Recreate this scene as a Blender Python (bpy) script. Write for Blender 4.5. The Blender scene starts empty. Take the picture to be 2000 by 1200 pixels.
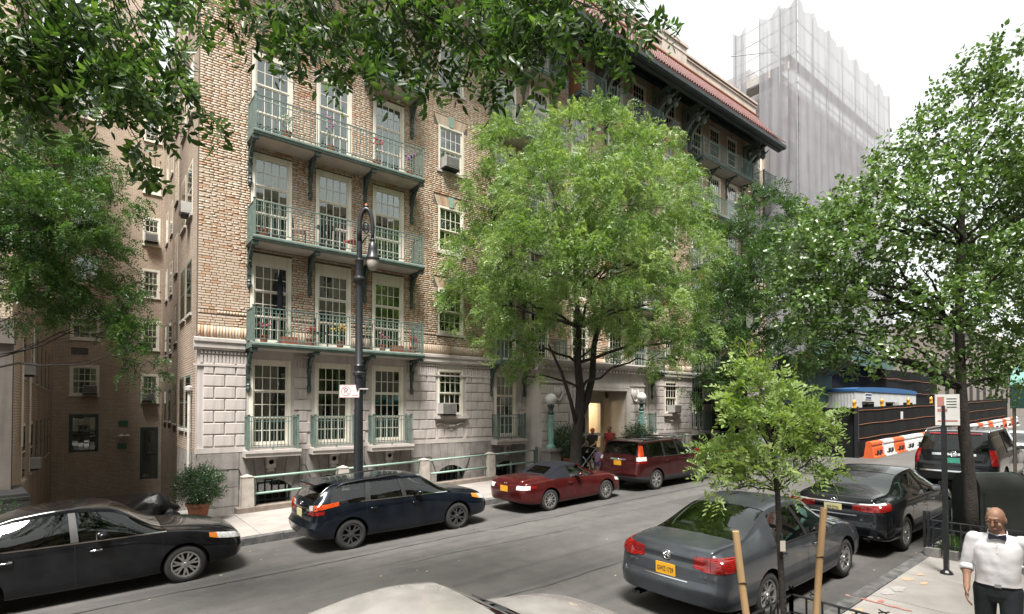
import bpy, bmesh, math, random
import numpy as np
from mathutils import Vector, Matrix
from mathutils.bvhtree import BVHTree
R = math.radians
random.seed(7); rng = np.random.default_rng(7)
scene = bpy.context.scene
COL = scene.collection
# ---------------------------------------------------------------- camera
cam_d = bpy.data.cameras.new('camera'); cam = bpy.data.objects.new('camera', cam_d); COL.objects.link(cam)
cam.location = (0, 0, 3.0)
cam.rotation_euler = (R(91.0), 0, R(-38.4))
cam_d.sensor_width = 36; cam_d.lens = 36 * 1046 / 2000
cam_d.shift_y = (200 - 1046 * math.tan(R(1.0))) / 2000
cam_d.clip_start = .05; cam_d.clip_end = 2000
scene.camera = cam
scene.render.resolution_x = 1024; scene.render.resolution_y = 614
# ---------------------------------------------------------------- sky, sun, exposure
SUN_EL, SUN_AZ = R(64), R(222)     # azimuth measured clockwise from +Y
world = bpy.data.worlds.new('World'); scene.world = world; world.use_nodes = True
nt = world.node_tree; nt.nodes.clear()
wo = nt.nodes.new('ShaderNodeOutputWorld'); bg = nt.nodes.new('ShaderNodeBackground')
sky = nt.nodes.new('ShaderNodeTexSky'); sky.sky_type = 'NISHITA'; sky.sun_disc = False
sky.sun_elevation = SUN_EL; sky.sun_rotation = SUN_AZ; sky.air_density = 1.2; sky.dust_density = 4.0; sky.ozone_density = 1.0
hs = nt.nodes.new('ShaderNodeHueSaturation'); hs.inputs['Saturation'].default_value = .18
mixw = nt.nodes.new('ShaderNodeMix'); mixw.data_type = 'RGBA'; mixw.inputs[0].default_value = .72
mixw.inputs[7].default_value = (9.9, 10.4, 10.1, 1)      # even cloud layer over the clear sky
nt.links.new(sky.outputs[0], hs.inputs['Color']); nt.links.new(hs.outputs[0], mixw.inputs[6])
nt.links.new(mixw.outputs[2], bg.inputs[0]); bg.inputs[1].default_value = .06
nt.links.new(bg.outputs[0], wo.inputs[0])
sun_d = bpy.data.lights.new('sun', 'SUN'); sun_d.energy = 4.6; sun_d.angle = R(18); sun_d.color = (1, .96, .9)
sun = bpy.data.objects.new('sun', sun_d); COL.objects.link(sun)
sdir = Vector((math.sin(SUN_AZ) * math.cos(SUN_EL), math.cos(SUN_AZ) * math.cos(SUN_EL), math.sin(SUN_EL)))
sun.rotation_euler = sdir.to_track_quat('Z', 'Y').to_euler(); sun.location = sdir * 60
vs = scene.view_settings; vs.view_transform = 'Standard'; vs.look = 'None'; vs.gamma = 1; vs.use_curve_mapping = False
vs.exposure = 1.3
scene.cycles.max_bounces = 7; scene.cycles.diffuse_bounces = 3; scene.cycles.glossy_bounces = 3
scene.cycles.transmission_bounces = 4; scene.cycles.transparent_max_bounces = 10
scene.cycles.caustics_reflective = False; scene.cycles.caustics_refractive = False
scene.cycles.use_denoising = True

# ---------------------------------------------------------------- materials
MATS = {}
def _new(name):
    m = bpy.data.materials.new(name); m.use_nodes = True; n = m.node_tree; n.nodes.clear()
    o = n.nodes.new('ShaderNodeOutputMaterial'); MATS[name] = m; return m, n, o
def ramp(n, src, stops):
    r = n.nodes.new('ShaderNodeValToRGB'); e = r.color_ramp.elements
    while len(e) < len(stops): e.new(.5)
    for i, (p, c) in enumerate(stops): e[i].position = p; e[i].color = (c[0], c[1], c[2], 1)
    n.links.new(src, r.inputs[0]); return r
def noise(n, scale, detail=4, coord='Object', stretch=None, dist=0):
    t = n.nodes.new('ShaderNodeTexCoord'); x = n.nodes.new('ShaderNodeTexNoise')
    x.inputs['Scale'].default_value = scale; x.inputs['Detail'].default_value = detail; x.inputs['Distortion'].default_value = dist
    if stretch:
        mp = n.nodes.new('ShaderNodeMapping'); mp.inputs['Scale'].default_value = stretch
        n.links.new(t.outputs[coord], mp.inputs[0]); n.links.new(mp.outputs[0], x.inputs[0])
    else: n.links.new(t.outputs[coord], x.inputs[0])
    return x
def mixc(n, fac, a, b, mode='MIX'):
    m = n.nodes.new('ShaderNodeMix'); m.data_type = 'RGBA'; m.blend_type = mode; m.clamp_factor = True
    for s, v in ((0, fac), (6, a), (7, b)):
        if hasattr(v, 'links') or hasattr(v, 'is_linked'): n.links.new(v, m.inputs[s])
        elif s: m.inputs[s].default_value = (v[0], v[1], v[2], 1)
        else: m.inputs[s].default_value = v
    return m.outputs[2]
def M(name, c, c2=None, scale=6, rough=.6, metal=0, bump=0, bscale=40, coat=0, spec=.5, stretch=None, streak=0, var=0, rvar=0):
    """principled material: colour mottled between c and c2, optional dirt streaks, fine bump, per-object variation"""
    if name in MATS: return MATS[name]
    m, n, o = _new(name); p = n.nodes.new('ShaderNodeBsdfPrincipled'); n.links.new(p.outputs[0], o.inputs[0])
    p.inputs['Roughness'].default_value = rough; p.inputs['Metallic'].default_value = metal
    p.inputs['Coat Weight'].default_value = coat; p.inputs['Coat Roughness'].default_value = .04; p.inputs['Specular IOR Level'].default_value = spec
    col = None
    c2 = c2 or tuple(v * .8 for v in c)
    nz = noise(n, scale, 5, stretch=stretch)
    col = ramp(n, nz.outputs[0], [(.35, c), (.68, c2)]).outputs[0]
    if streak:
        s = noise(n, 1.0, 5, stretch=(7, 7, .5)); r = ramp(n, s.outputs[0], [(.5, (1, 1, 1)), (.75, (1 - streak,) * 3)])
        col = mixc(n, 1.0, col, r.outputs[0], 'MULTIPLY')
    if var:
        oi = n.nodes.new('ShaderNodeObjectInfo'); r = ramp(n, oi.outputs['Random'], [(0, (1 - var,) * 3), (1, (1, 1, 1))])
        col = mixc(n, 1.0, col, r.outputs[0], 'MULTIPLY')
    n.links.new(col, p.inputs['Base Color'])
    if rvar:
        r = n.nodes.new('ShaderNodeMapRange'); r.inputs[3].default_value = max(0, rough - rvar); r.inputs[4].default_value = min(1, rough + rvar)
        n.links.new(noise(n, 3, 6).outputs[0], r.inputs[0]); n.links.new(r.outputs[0], p.inputs['Roughness'])
    if bump:
        b = n.nodes.new('ShaderNodeBump'); b.inputs['Strength'].default_value = bump; b.inputs['Distance'].default_value = .02
        n.links.new(noise(n, bscale, 6).outputs[0], b.inputs['Height']); n.links.new(b.outputs[0], p.inputs['Normal'])
    return m
def emis(name, c, s):
    m, n, o = _new(name); e = n.nodes.new('ShaderNodeEmission'); e.inputs[0].default_value = (*c, 1); e.inputs[1].default_value = s
    n.links.new(e.outputs[0], o.inputs[0]); return m
def glassmat(name, tint=(.6, .7, .68), refl=1.0, rough=.02, ior=1.5, wave=0):
    """thin pane: fresnel mirror over a tinted see-through"""
    m, n, o = _new(name); fr = n.nodes.new('ShaderNodeFresnel'); fr.inputs[0].default_value = ior
    g = n.nodes.new('ShaderNodeBsdfGlossy'); g.inputs['Roughness'].default_value = rough; g.inputs[0].default_value = (.95, .97, .96, 1)
    t = n.nodes.new('ShaderNodeBsdfTransparent'); t.inputs[0].default_value = (*tint, 1)
    k = n.nodes.new('ShaderNodeMath'); k.operation = 'MULTIPLY'; k.use_clamp = True; k.inputs[1].default_value = refl
    n.links.new(fr.outputs[0], k.inputs[0]); mx = n.nodes.new('ShaderNodeMixShader')
    if wave:
        b = n.nodes.new('ShaderNodeBump'); b.inputs['Strength'].default_value = wave; b.inputs['Distance'].default_value = .01
        n.links.new(noise(n, 1.3, 2).outputs[0], b.inputs['Height']); n.links.new(b.outputs[0], g.inputs['Normal'])
    n.links.new(k.outputs[0], mx.inputs[0]); n.links.new(t.outputs[0], mx.inputs[1]); n.links.new(g.outputs[0], mx.inputs[2])
    n.links.new(mx.outputs[0], o.inputs[0]); return m
def leafmat(name, cols, trans=.35, rough=.4, gloss=.35, clump=0, cs=.9):
    """leaf: colour picked per leaf, light passes through"""
    m, n, o = _new(name); ge = n.nodes.new('ShaderNodeNewGeometry')
    k = len(cols); src = ge.outputs['Random Per Island']
    if clump:      # sprays of young growth are paler than old ones
        a = n.nodes.new('ShaderNodeMapRange'); a.inputs[1].default_value = .36; a.inputs[2].default_value = .64; n.links.new(noise(n, cs, 3).outputs[0], a.inputs[0])
        mx_ = n.nodes.new('ShaderNodeMix'); mx_.inputs[0].default_value = clump; n.links.new(src, mx_.inputs[2]); n.links.new(a.outputs[0], mx_.inputs[3]); src = mx_.outputs[0]
    r = ramp(n, src, [(i / (k - 1), c) for i, c in enumerate(cols)])
    d = n.nodes.new('ShaderNodeBsdfPrincipled'); d.inputs['Roughness'].default_value = rough; d.inputs['Specular IOR Level'].default_value = gloss
    t = n.nodes.new('ShaderNodeBsdfTranslucent'); tc = mixc(n, 1.0, r.outputs[0], (1.5, 1.6, .7), 'MULTIPLY')
    n.links.new(r.outputs[0], d.inputs['Base Color']); n.links.new(tc, t.inputs[0])
    mx = n.nodes.new('ShaderNodeMixShader'); mx.inputs[0].default_value = trans
    n.links.new(d.outputs[0], mx.inputs[1]); n.links.new(t.outputs[0], mx.inputs[2]); n.links.new(mx.outputs[0], o.inputs[0]); return m
def brickwall(name, cols, mortar, bw=.21, bh=.072, mw=.012, rough=.85, dirt=.25):
    """brick pattern in metres for walls too far or too oblique to build piece by piece"""
    m, n, o = _new(name); p = n.nodes.new('ShaderNodeBsdfPrincipled'); p.inputs['Roughness'].default_value = rough
    t = n.nodes.new('ShaderNodeTexCoord'); s = n.nodes.new('ShaderNodeSeparateXYZ'); n.links.new(t.outputs['Object'], s.inputs[0])
    a = n.nodes.new('ShaderNodeMath'); n.links.new(s.outputs[0], a.inputs[0]); n.links.new(s.outputs[1], a.inputs[1])
    c = n.nodes.new('ShaderNodeCombineXYZ'); n.links.new(a.outputs[0], c.inputs[0]); n.links.new(s.outputs[2], c.inputs[1])
    b = n.nodes.new('ShaderNodeTexBrick'); n.links.new(c.outputs[0], b.inputs[0]); b.inputs['Scale'].default_value = 1
    b.inputs['Brick Width'].default_value = bw; b.inputs['Row Height'].default_value = bh; b.inputs['Mortar Size'].default_value = mw
    b.inputs['Mortar Smooth'].default_value = .1; b.inputs['Color1'].default_value = (0, 0, 0, 1); b.inputs['Color2'].default_value = (1, 1, 1, 1)
    b.inputs['Mortar'].default_value = (.5, .5, .5, 1); b.inputs['Bias'].default_value = 0
    r = ramp(n, b.outputs[0], [(i / (len(cols) - 1), k) for i, k in enumerate(cols)])
    col = mixc(n, b.outputs['Fac'], r.outputs[0], mortar)
    s2 = noise(n, .7, 6, stretch=(1, 1, .5)); r2 = ramp(n, s2.outputs[0], [(.4, (1, 1, 1)), (.72, (1 - dirt,) * 3)])
    col = mixc(n, 1.0, col, r2.outputs[0], 'MULTIPLY'); n.links.new(col, p.inputs['Base Color'])
    bp = n.nodes.new('ShaderNodeBump'); bp.inputs['Strength'].default_value = .6; bp.inputs['Distance'].default_value = .01; bp.invert = True
    n.links.new(b.outputs['Fac'], bp.inputs['Height']); n.links.new(bp.outputs[0], p.inputs['Normal'])
    n.links.new(p.outputs[0], o.inputs[0]); return m

# ---------------------------------------------------------------- mesh builder
SL = .026                                     # the street climbs to the right
def gz(x): return SL * x - .09
class MB:
    def __init__(s): s.v = []; s.f = []
    def add(s, vs, fs):
        b = len(s.v); s.v.extend([tuple(v) for v in vs]); s.f.extend([tuple(b + i for i in f) for f in fs]); return s
    def box(s, x0, x1, y0, y1, z0, z1, tap=0):
        t = tap
        return s.add([(x0, y0, z0), (x1, y0, z0), (x1, y1, z0), (x0, y1, z0), (x0 + t, y0 + t, z1), (x1 - t, y0 + t, z1), (x1 - t, y1 - t, z1), (x0 + t, y1 - t, z1)],
                     [(0, 3, 2, 1), (4, 5, 6, 7), (0, 1, 5, 4), (1, 2, 6, 5), (2, 3, 7, 6), (3, 0, 4, 7)])
    def prism(s, pts, a, b, axis='y'):
        """polygon pts (2D) extruded from a to b along axis: y -> pts are (x,z); x -> (y,z); z -> (x,y)"""
        n = len(pts)
        def P(p, t): return (p[0], t, p[1]) if axis == 'y' else ((t, p[0], p[1]) if axis == 'x' else (p[0], p[1], t))
        vs = [P(p, a) for p in pts] + [P(p, b) for p in pts]
        fs = [tuple(range(n)), tuple(range(2 * n - 1, n - 1, -1))] + [(i, n + i, n + (i + 1) % n, (i + 1) % n) for i in range(n)]
        return s.add(vs, fs)
    def tube(s, pts, r, n=8, cap=True):
        pts = [Vector(p) for p in pts]; m = len(pts); rs = r if hasattr(r, '__len__') else [r] * m
        vs = []; up = None
        for i, p in enumerate(pts):
            d = (pts[min(i + 1, m - 1)] - pts[max(i - 1, 0)]).normalized()
            if up is None: up = d.orthogonal().normalized()
            up = (up - d * up.dot(d)); up = up.normalized() if up.length > 1e-6 else d.orthogonal().normalized()
            w = d.cross(up)
            for k in range(n):
                a = 2 * math.pi * (k + .5) / n; vs.append(p + (up * math.cos(a) + w * math.sin(a)) * rs[i])
        fs = [(i * n + k, i * n + (k + 1) % n, (i + 1) * n + (k + 1) % n, (i + 1) * n + k) for i in range(m - 1) for k in range(n)]
        if cap: fs += [tuple(range(n - 1, -1, -1)), tuple(range((m - 1) * n, m * n))]
        return s.add(vs, fs)
    def lathe(s, prof, c=(0, 0, 0), n=16, axis='z', cap=True):
        vs = []; fs = []; m = len(prof)
        for (r, h) in prof:
            for k in range(n):
                a = 2 * math.pi * k / n; x, y = r * math.cos(a), r * math.sin(a)
                q = (x, y, h) if axis == 'z' else ((x, h, y) if axis == 'y' else (h, x, y))
                vs.append((c[0] + q[0], c[1] + q[1], c[2] + q[2]))
        for i in range(m - 1):
            for k in range(n): fs.append((i * n + k, i * n + (k + 1) % n, (i + 1) * n + (k + 1) % n, (i + 1) * n + k))
        if cap: fs += [tuple(range(n - 1, -1, -1)), tuple(range((m - 1) * n, m * n))]
        return s.add(vs, fs)
    def ball(s, c, r, n=10, m=6, sq=(1, 1, 1)):
        return s.add(*_ball(c, r, n, m, sq))
    def xf(s, mtx, start=0):
        s.v[start:] = [tuple(mtx @ Vector(v)) for v in s.v[start:]]; return s
    def slope(s):
        s.v = [(x, y, z + gz(x)) for x, y, z in s.v]; return s
    def mesh(s, name, mats, smooth=False, angle=None):
        me = bpy.data.meshes.new(name); me.from_pydata(s.v, [], s.f); me.update()
        for m in (mats if isinstance(mats, (list, tuple)) else [mats]): me.materials.append(m)
        if smooth or angle: shade(me, angle)
        return me
    def build(s, name, mat, parent=None, loc=None, smooth=False, angle=None, sub=True):
        """mesh object; vertices are in world coordinates when the parent has a plain location, local otherwise"""
        if parent is not None and sub and s.v:
            L = base_of(parent)
            if L.length: s.v = [(x - L.x, y - L.y, z - L.z) for x, y, z in s.v]
        return obj(name, s.mesh(name, mat, smooth, angle), parent, loc)
def _ball(c, r, n, m, sq):
    vs = [(c[0], c[1], c[2] - r * sq[2])]
    for j in range(1, m):
        t = math.pi * j / m - math.pi / 2
        for k in range(n):
            a = 2 * math.pi * k / n; vs.append((c[0] + r * sq[0] * math.cos(t) * math.cos(a), c[1] + r * sq[1] * math.cos(t) * math.sin(a), c[2] + r * sq[2] * math.sin(t)))
    vs.append((c[0], c[1], c[2] + r * sq[2])); L = len(vs) - 1; fs = []
    for k in range(n):
        fs.append((0, 1 + (k + 1) % n, 1 + k)); fs.append((L, 1 + (m - 2) * n + k, 1 + (m - 2) * n + (k + 1) % n))
        for j in range(m - 2): fs.append((1 + j * n + k, 1 + j * n + (k + 1) % n, 1 + (j + 1) * n + (k + 1) % n, 1 + (j + 1) * n + k))
    return vs, fs
def shade(me, angle=None):
    me.polygons.foreach_set('use_smooth', np.ones(len(me.polygons), bool))
    if angle: me.set_sharp_from_angle(angle=R(angle))
def base_of(o):
    v = Vector((0, 0, 0))
    while o is not None: v += o.location; o = o.parent
    return v
def obj(name, data, parent=None, loc=None):
    o = bpy.data.objects.new(name, data); COL.objects.link(o)
    if parent is not None: o.parent = parent
    if loc is not None: o.location = loc
    return o
def tag(o, label, cat, group=None, kind=None):
    o['label'] = label; o['category'] = cat
    if group: o['group'] = group
    if kind: o['kind'] = kind
    return o
def thing(name, label, cat, loc=(0, 0, 0), rot=None, group=None):
    o = obj(name, None, None, loc)
    if rot is not None: o.rotation_euler = rot
    return tag(o, label, cat, group)
def struct(o, kind='structure'): o['kind'] = kind; return o
def bigmesh(name, V, F, mat, parent=None, loc=None, smooth=False):
    """mesh from numpy arrays, all faces with the same corner count"""
    me = bpy.data.meshes.new(name); k = F.shape[1]
    me.vertices.add(len(V)); me.vertices.foreach_set('co', V.astype(np.float32).ravel())
    me.loops.add(F.size); me.loops.foreach_set('vertex_index', F.astype(np.int32).ravel())
    me.polygons.add(len(F)); me.polygons.foreach_set('loop_start', np.arange(0, F.size, k, dtype=np.int32))
    me.update(calc_edges=True); me.materials.append(mat)
    if smooth: me.polygons.foreach_set('use_smooth', np.ones(len(F), bool))
    return obj(name, me, parent, loc)
def copy_tree(o, parent=None):
    c = o.copy(); COL.objects.link(c)
    if parent is not None: c.parent = parent
    for ch in list(o.children): copy_tree(ch, c)
    return c
def arc(cx, cy, r, a0, a1, n): return [(cx + r * math.cos(R(a0 + (a1 - a0) * i / n)), cy + r * math.sin(R(a0 + (a1 - a0) * i / n))) for i in range(n + 1)]
# ---------------------------------------------------------------- palette
m_asphalt = None
def _asphalt():
    m, n, o = _new('asphalt'); p = n.nodes.new('ShaderNodeBsdfPrincipled'); n.links.new(p.outputs[0], o.inputs[0])
    big = noise(n, .35, 5, stretch=(.35, 1.6, 1)); mid = noise(n, 2.2, 6, dist=.6); fine = noise(n, 160, 3)
    c = ramp(n, big.outputs[0], [(.3, (.066, .063, .061)), (.7, (.112, .107, .102))]).outputs[0]
    c = mixc(n, 1, c, ramp(n, mid.outputs[0], [(.3, (1.08, 1.08, 1.08)), (.72, (.78, .78, .79))]).outputs[0], 'MULTIPLY')
    c = mixc(n, 1, c, ramp(n, fine.outputs[0], [(.32, (.55, .55, .55)), (.62, (1.25, 1.24, 1.22))]).outputs[0], 'MULTIPLY')
    # tyre-polished lanes and tar seams along the street
    w = noise(n, 1, 3, stretch=(.06, 2.3, 1)); c = mixc(n, 1, c, ramp(n, w.outputs[0], [(.55, (1, 1, 1)), (.66, (.8, .8, .82))]).outputs[0], 'MULTIPLY')
    n.links.new(c, p.inputs['Base Color']); p.inputs['Roughness'].default_value = .82
    b = n.nodes.new('ShaderNodeBump'); b.inputs['Strength'].default_value = .5; b.inputs['Distance'].default_value = .006
    n.links.new(fine.outputs[0], b.inputs['Height']); n.links.new(b.outputs[0], p.inputs['Normal']); return m
m_asphalt = _asphalt()
m_conc = M('concrete', (.33, .30, .28), (.25, .228, .21), scale=1.6, rough=.9, bump=.3, bscale=60, streak=.0, var=.14)
m_conc_n = M('concrete_near', (.33, .308, .288), (.26, .24, .225), scale=2.2, rough=.9, bump=.3, bscale=60, var=.1)
m_kerb = M('kerb_stone', (.16, .155, .15), (.07, .07, .072), scale=7, rough=.85, bump=.4, var=.3)
m_spray_red = M('red_marking', (.45, .13, .11), (.36, .22, .19), scale=9, rough=.9)
m_spray_or = M('orange_marking', (.44, .30, .17), (.36, .31, .25), scale=9, rough=.9)
m_stone = M('painted_stone', (.50, .455, .43), (.45, .405, .382), scale=1.3, rough=.78, bump=.15, bscale=30, streak=.22)
m_stone_trim = M('stone_trim', (.49, .45, .42), (.42, .38, .355), scale=2, rough=.75, bump=.12, bscale=30, streak=.2)
m_granite = M('granite', (.32, .295, .275), (.22, .20, .188), scale=3, rough=.8, bump=.25, bscale=120, streak=.3, var=.12)
m_pillar = M('pillar_stone', (.45, .41, .37), (.33, .29, .25), scale=5, rough=.85, bump=.3, bscale=60, var=.12)
m_coping = M('coping_stone', (.22, .18, .15), (.15, .12, .10), scale=6, rough=.85, bump=.2)
m_mortar = M('mortar', (.10, .084, .072), (.145, .12, .10), scale=4, rough=.95)
m_cream = M('cream_paint', (.74, .70, .60), (.67, .63, .54), scale=3, rough=.5, streak=.12)
m_white = M('white_paint', (.75, .75, .73), (.66, .66, .64), scale=3, rough=.5)
m_verdi = M('verdigris_iron', (.125, .175, .152), (.085, .125, .108), scale=6, rough=.55, bump=.1, bscale=30)
m_verdi_l = M('pale_green_paint', (.25, .36, .30), (.20, .30, .25), scale=8, rough=.5)
m_dkgreen = M('dark_green_iron', (.045, .075, .065), (.03, .05, .045), scale=8, rough=.5)
m_soffit = M('balcony_soffit', (.44, .40, .35), (.34, .31, .27), scale=2, rough=.85)
m_slabtop = M('balcony_floor', (.30, .29, .27), rough=.85)
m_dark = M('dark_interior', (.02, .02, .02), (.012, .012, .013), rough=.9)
m_room = M('room_wall', (.10, .09, .08), (.06, .055, .05), scale=1, rough=.9)
m_curtain = M('curtain', (.74, .70, .62), (.62, .58, .5), scale=3, rough=.9, var=.25, stretch=(9, 9, .3))
m_pane = glassmat('window_glass', (.8, .85, .83), refl=3.0, wave=.12)
m_pane2 = glassmat('old_window_glass', (.6, .65, .65), refl=3.4, wave=.25)
m_black = M('black_iron', (.018, .020, .024), (.01, .011, .013), rough=.38, scale=9)
m_blackpl = M('black_plastic', (.02, .02, .021), rough=.5)
m_terra = M('terracotta', (.33, .115, .06), (.24, .08, .045), scale=8, rough=.8)
m_tile = M('roof_tile', (.17, .075, .068), (.11, .045, .04), scale=5, rough=.65)
m_herring = M('soffit_tile', (.20, .095, .05), (.12, .055, .035), scale=8, rough=.7, var=.4)
m_gutter = M('gutter_iron', (.03, .042, .042), (.018, .024, .025), rough=.5)
m_bronze = M('bracket_iron', (.16, .19, .165), (.10, .125, .11), scale=5, rough=.6)
m_ac = M('unit_metal', (.42, .41, .39), (.33, .32, .3), rough=.55)
m_acgr = M('unit_grille', (.10, .095, .09), (.05, .05, .05), rough=.7)
m_wood = M('cedar_wood', (.34, .15, .085), (.24, .10, .06), scale=4, rough=.7, stretch=(1, 1, .15))
m_soil = M('soil', (.05, .035, .025), rough=.95)
m_bark = M('bark', (.042, .034, .029), (.02, .017, .015), scale=14, rough=.9, bump=.8, bscale=30, stretch=(1, 1, .3))
m_chrome = M('chrome', (.75, .76, .77), (.7, .7, .71), rough=.12, metal=1)
m_alloy = M('alloy', (.62, .61, .60), (.52, .51, .5), rough=.3, metal=.9)
m_alloy_d = M('dark_alloy', (.16, .16, .165), (.1, .1, .1), rough=.3, metal=.8)
m_tyre = M('tyre_rubber', (.018, .018, .018), (.028, .027, .026), rough=.8)
m_rubber = M('rubber_trim', (.012, .012, .013), rough=.45)
m_int = M('car_interior', (.035, .033, .032), (.02, .02, .02), rough=.8)
m_seat = M('car_seat', (.07, .065, .06), (.04, .038, .036), rough=.75)
m_tail = M('red_lens', (.30, .008, .006), (.15, .004, .004), scale=14, rough=.12, coat=.8)
m_tailo = M('orange_lens', (.55, .075, .012), (.36, .03, .008), scale=14, rough=.12, coat=.8)
def ribbed(m, n_=34):
    n = m.node_tree; p = [q for q in n.nodes if q.type == 'BSDF_PRINCIPLED'][0]; w = n.nodes.new('ShaderNodeTexWave'); w.bands_direction = 'Z'; w.inputs['Scale'].default_value = n_; w.inputs['Distortion'].default_value = .4
    t = n.nodes.new('ShaderNodeTexCoord'); n.links.new(t.outputs['Object'], w.inputs[0]); src = p.inputs['Base Color'].links[0].from_socket
    c = mixc(n, 1.0, src, ramp(n, w.outputs[0], [(.25, (.35, .3, .3)), (.6, (1.1, 1.1, 1.1))]).outputs[0], 'MULTIPLY'); n.links.new(c, p.inputs['Base Color'])
ribbed(m_tail, 16); ribbed(m_tailo, 16)
m_clear = M('clear_lens', (.72, .72, .70), (.4, .4, .4), scale=30, rough=.1, coat=.9)
m_amber = M('amber_lens', (.72, .22, .03), (.6, .15, .02), rough=.15, coat=.8)
m_plate_y = M('yellow_plate', (.72, .37, .02), (.68, .34, .02), rough=.45)
m_plate_nj = M('cream_plate', (.62, .55, .24), (.60, .56, .36), rough=.45)
m_plate_g = M('green_plate', (.06, .33, .24), rough=.45)
m_ink = M('ink', (.01, .012, .03), rough=.6)
m_glass_l = glassmat('car_glass', (.50, .58, .55), refl=1.7, rough=.01)
m_glass_d = glassmat('tinted_car_glass', (.10, .11, .115), refl=1.5, rough=.01)
m_cloth = M('canvas_top', (.014, .015, .019), (.010, .011, .014), scale=30, rough=.95, bump=.15, bscale=90, spec=.1)
m_net = None
# ================================================================ the ground
def ground():
    xs = [-900, -60, 80, 900]; ys = [-900, 16.2, 16.21, 900]
    V = []; F = []
    for y in (-900, 0, 60, 900):
        for x in xs: V.append((x, y, SL * max(-60, min(80, x)) - 2.6))
    for j in range(3):
        for i in range(3): a = j * 4 + i; F.append((a, a + 1, a + 5, a + 4))
    mb = MB(); mb.add(V, F); o = struct(mb.build('ground', M('earth', (.16, .145, .13), scale=.3, rough=.95)))
    # road sheet, slightly crowned
    V = []; F = []; XS = np.linspace(-60, 130, 96); YS = [3.09, 3.6, 5.1, 8.05, 11.0, 12.6, 13.08]; CZ = [0, .012, .05, .09, .05, .012, 0]
    for x in XS:
        for y, c in zip(YS, CZ): V.append((x, y, gz(x) + c - .02))
    k = len(YS)
    for i in range(len(XS) - 1):
        for j in range(k - 1): a = i * k + j; F.append((a, a + k, a + k + 1, a + 1))
    struct(MB().add(V, F).build('road', m_asphalt, smooth=True))
    th = (0, -math.atan(SL), 0)
    # pavements: bedding sheet + separate flags
    def pavement(name, x0, x1, y0, y1, mat, rows, step, z=.15, skip=None):
        p = struct(MB().box(x0, x1, y0, y1, -.5, z - .035).slope().build(name, m_kerb))
        k = 0; cache = {}
        for (ya, yb) in rows:
            n = int((x1 - x0) / step)
            for i in range(n):
                xa = x0 + i * step
                if skip and skip(xa, ya): continue
                key = (round(yb - ya, 3))
                if key not in cache:
                    h = (yb - ya) / 2 - .006; w = step / 2 - .006
                    mb = MB().box(-w, w, -h, h, -.035, -.004).add([(-w, -h, -.004), (w, -h, -.004), (w, h, -.004), (-w, h, -.004), (-w + .008, -h + .008, 0), (w - .008, -h + .008, 0), (w - .008, h - .008, 0), (-w + .008, h - .008, 0)],
                        [(4, 5, 6, 7), (0, 1, 5, 4), (1, 2, 6, 5), (2, 3, 7, 6), (3, 0, 4, 7)])
                    cache[key] = mb.mesh('paving_flag', mat)
                o = obj('paving_flag', cache[key], p, (xa + step / 2, (ya + yb) / 2, z + gz(xa + step / 2) + random.uniform(-.003, .003))); o.rotation_euler = th
    pavement('pavement_far', -9, 66, 13.24, 16.25, m_conc, [(13.26, 14.74), (14.74, 16.22)], 1.52)
    pavement('pavement_near', -4.5, 48, -4.6, 2.94, m_conc_n, [(1.5, 2.92), (0.08, 1.5), (-1.34, .08)], 1.5)
    def kerb(name, y0, y1, x0, x1, L=2.1):
        p = struct(MB().box(x0, x1, y0 + .02, y1 - .02, -.6, .0).slope().build(name, m_kerb))
        h = (y1 - y0) / 2
        mb = MB(); pr = [(-h, -.2), (h, -.2), (h, .135), (h - .02, .15), (-h + .02, .15), (-h, .135)]
        mb.prism(pr, -L / 2 + .006, L / 2 - .006, 'x'); me = mb.mesh('kerb_stone', m_kerb)
        for i in range(int((x1 - x0) / L)):
            o = obj('kerb_stone', me, p, (x0 + (i + .5) * L, (y0 + y1) / 2 + random.uniform(-.006, .006), gz(x0 + (i + .5) * L) + random.uniform(-.006, .006))); o.rotation_euler = th
    kerb('kerb_far', 13.06, 13.24, -9, 66); kerb('kerb_near', 2.93, 3.11, -4.5, 48)
    # paint left by surveyors on the near pavement
    pv = bpy.data.objects['pavement_near']
    def streaky(name, mat, pts, w, z=.155):
        mb = MB(); L = []; Rr = []
        for i, (x, y) in enumerate(pts):
            a, b = pts[max(0, i - 1)], pts[min(len(pts) - 1, i + 1)]; d = Vector((b[0] - a[0], b[1] - a[1])).normalized(); n_ = Vector((-d.y, d.x)) * w * random.uniform(.35, .6)
            L.append((x + n_.x, y + n_.y, gz(x) + z)); Rr.append((x - n_.x, y - n_.y, gz(x) + z))
        k = len(pts); mb.add(L + Rr, [(i, i + 1, k + i + 1, k + i) for i in range(k - 1)]); return mb.build(name, mat, pv)
    def blot(name, mat, x, y, rx, ry, z=.1555):
        mb = MB(); n_ = 14; vs = [(x, y, gz(x) + z)]
        for k in range(n_):
            a = 2 * math.pi * k / n_; r = random.uniform(.55, 1.1); vs.append((x + rx * r * math.cos(a), y + ry * r * math.sin(a), gz(x + rx * r * math.cos(a)) + z))
        mb.add(vs, [(0, 1 + k, 1 + (k + 1) % n_) for k in range(n_)]); mb.build(name, mat, pv)
    # points on the pavement, found from the picture's pixels
    def gp(x, y):
        t = math.tan(R(38.4) + math.atan((x - 1000) / 1046)); p = 2.94 / ((y - 800) * (math.cos(R(38.4)) + t * math.sin(R(38.4))) / 1046 + SL * t); return (p * t, p)
    P = [gp(1648 + 128 * i / 9, 1160 + 32 * i / 9) for i in range(10)]
    streaky('red_paint_line', m_spray_red, [(x + random.uniform(-.01, .01), y + random.uniform(-.01, .01)) for x, y in P], .05)
    x, y = gp(1717, 1172); blot('red_paint_mark', m_spray_red, x, y, .08, .05, .1562)
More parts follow.
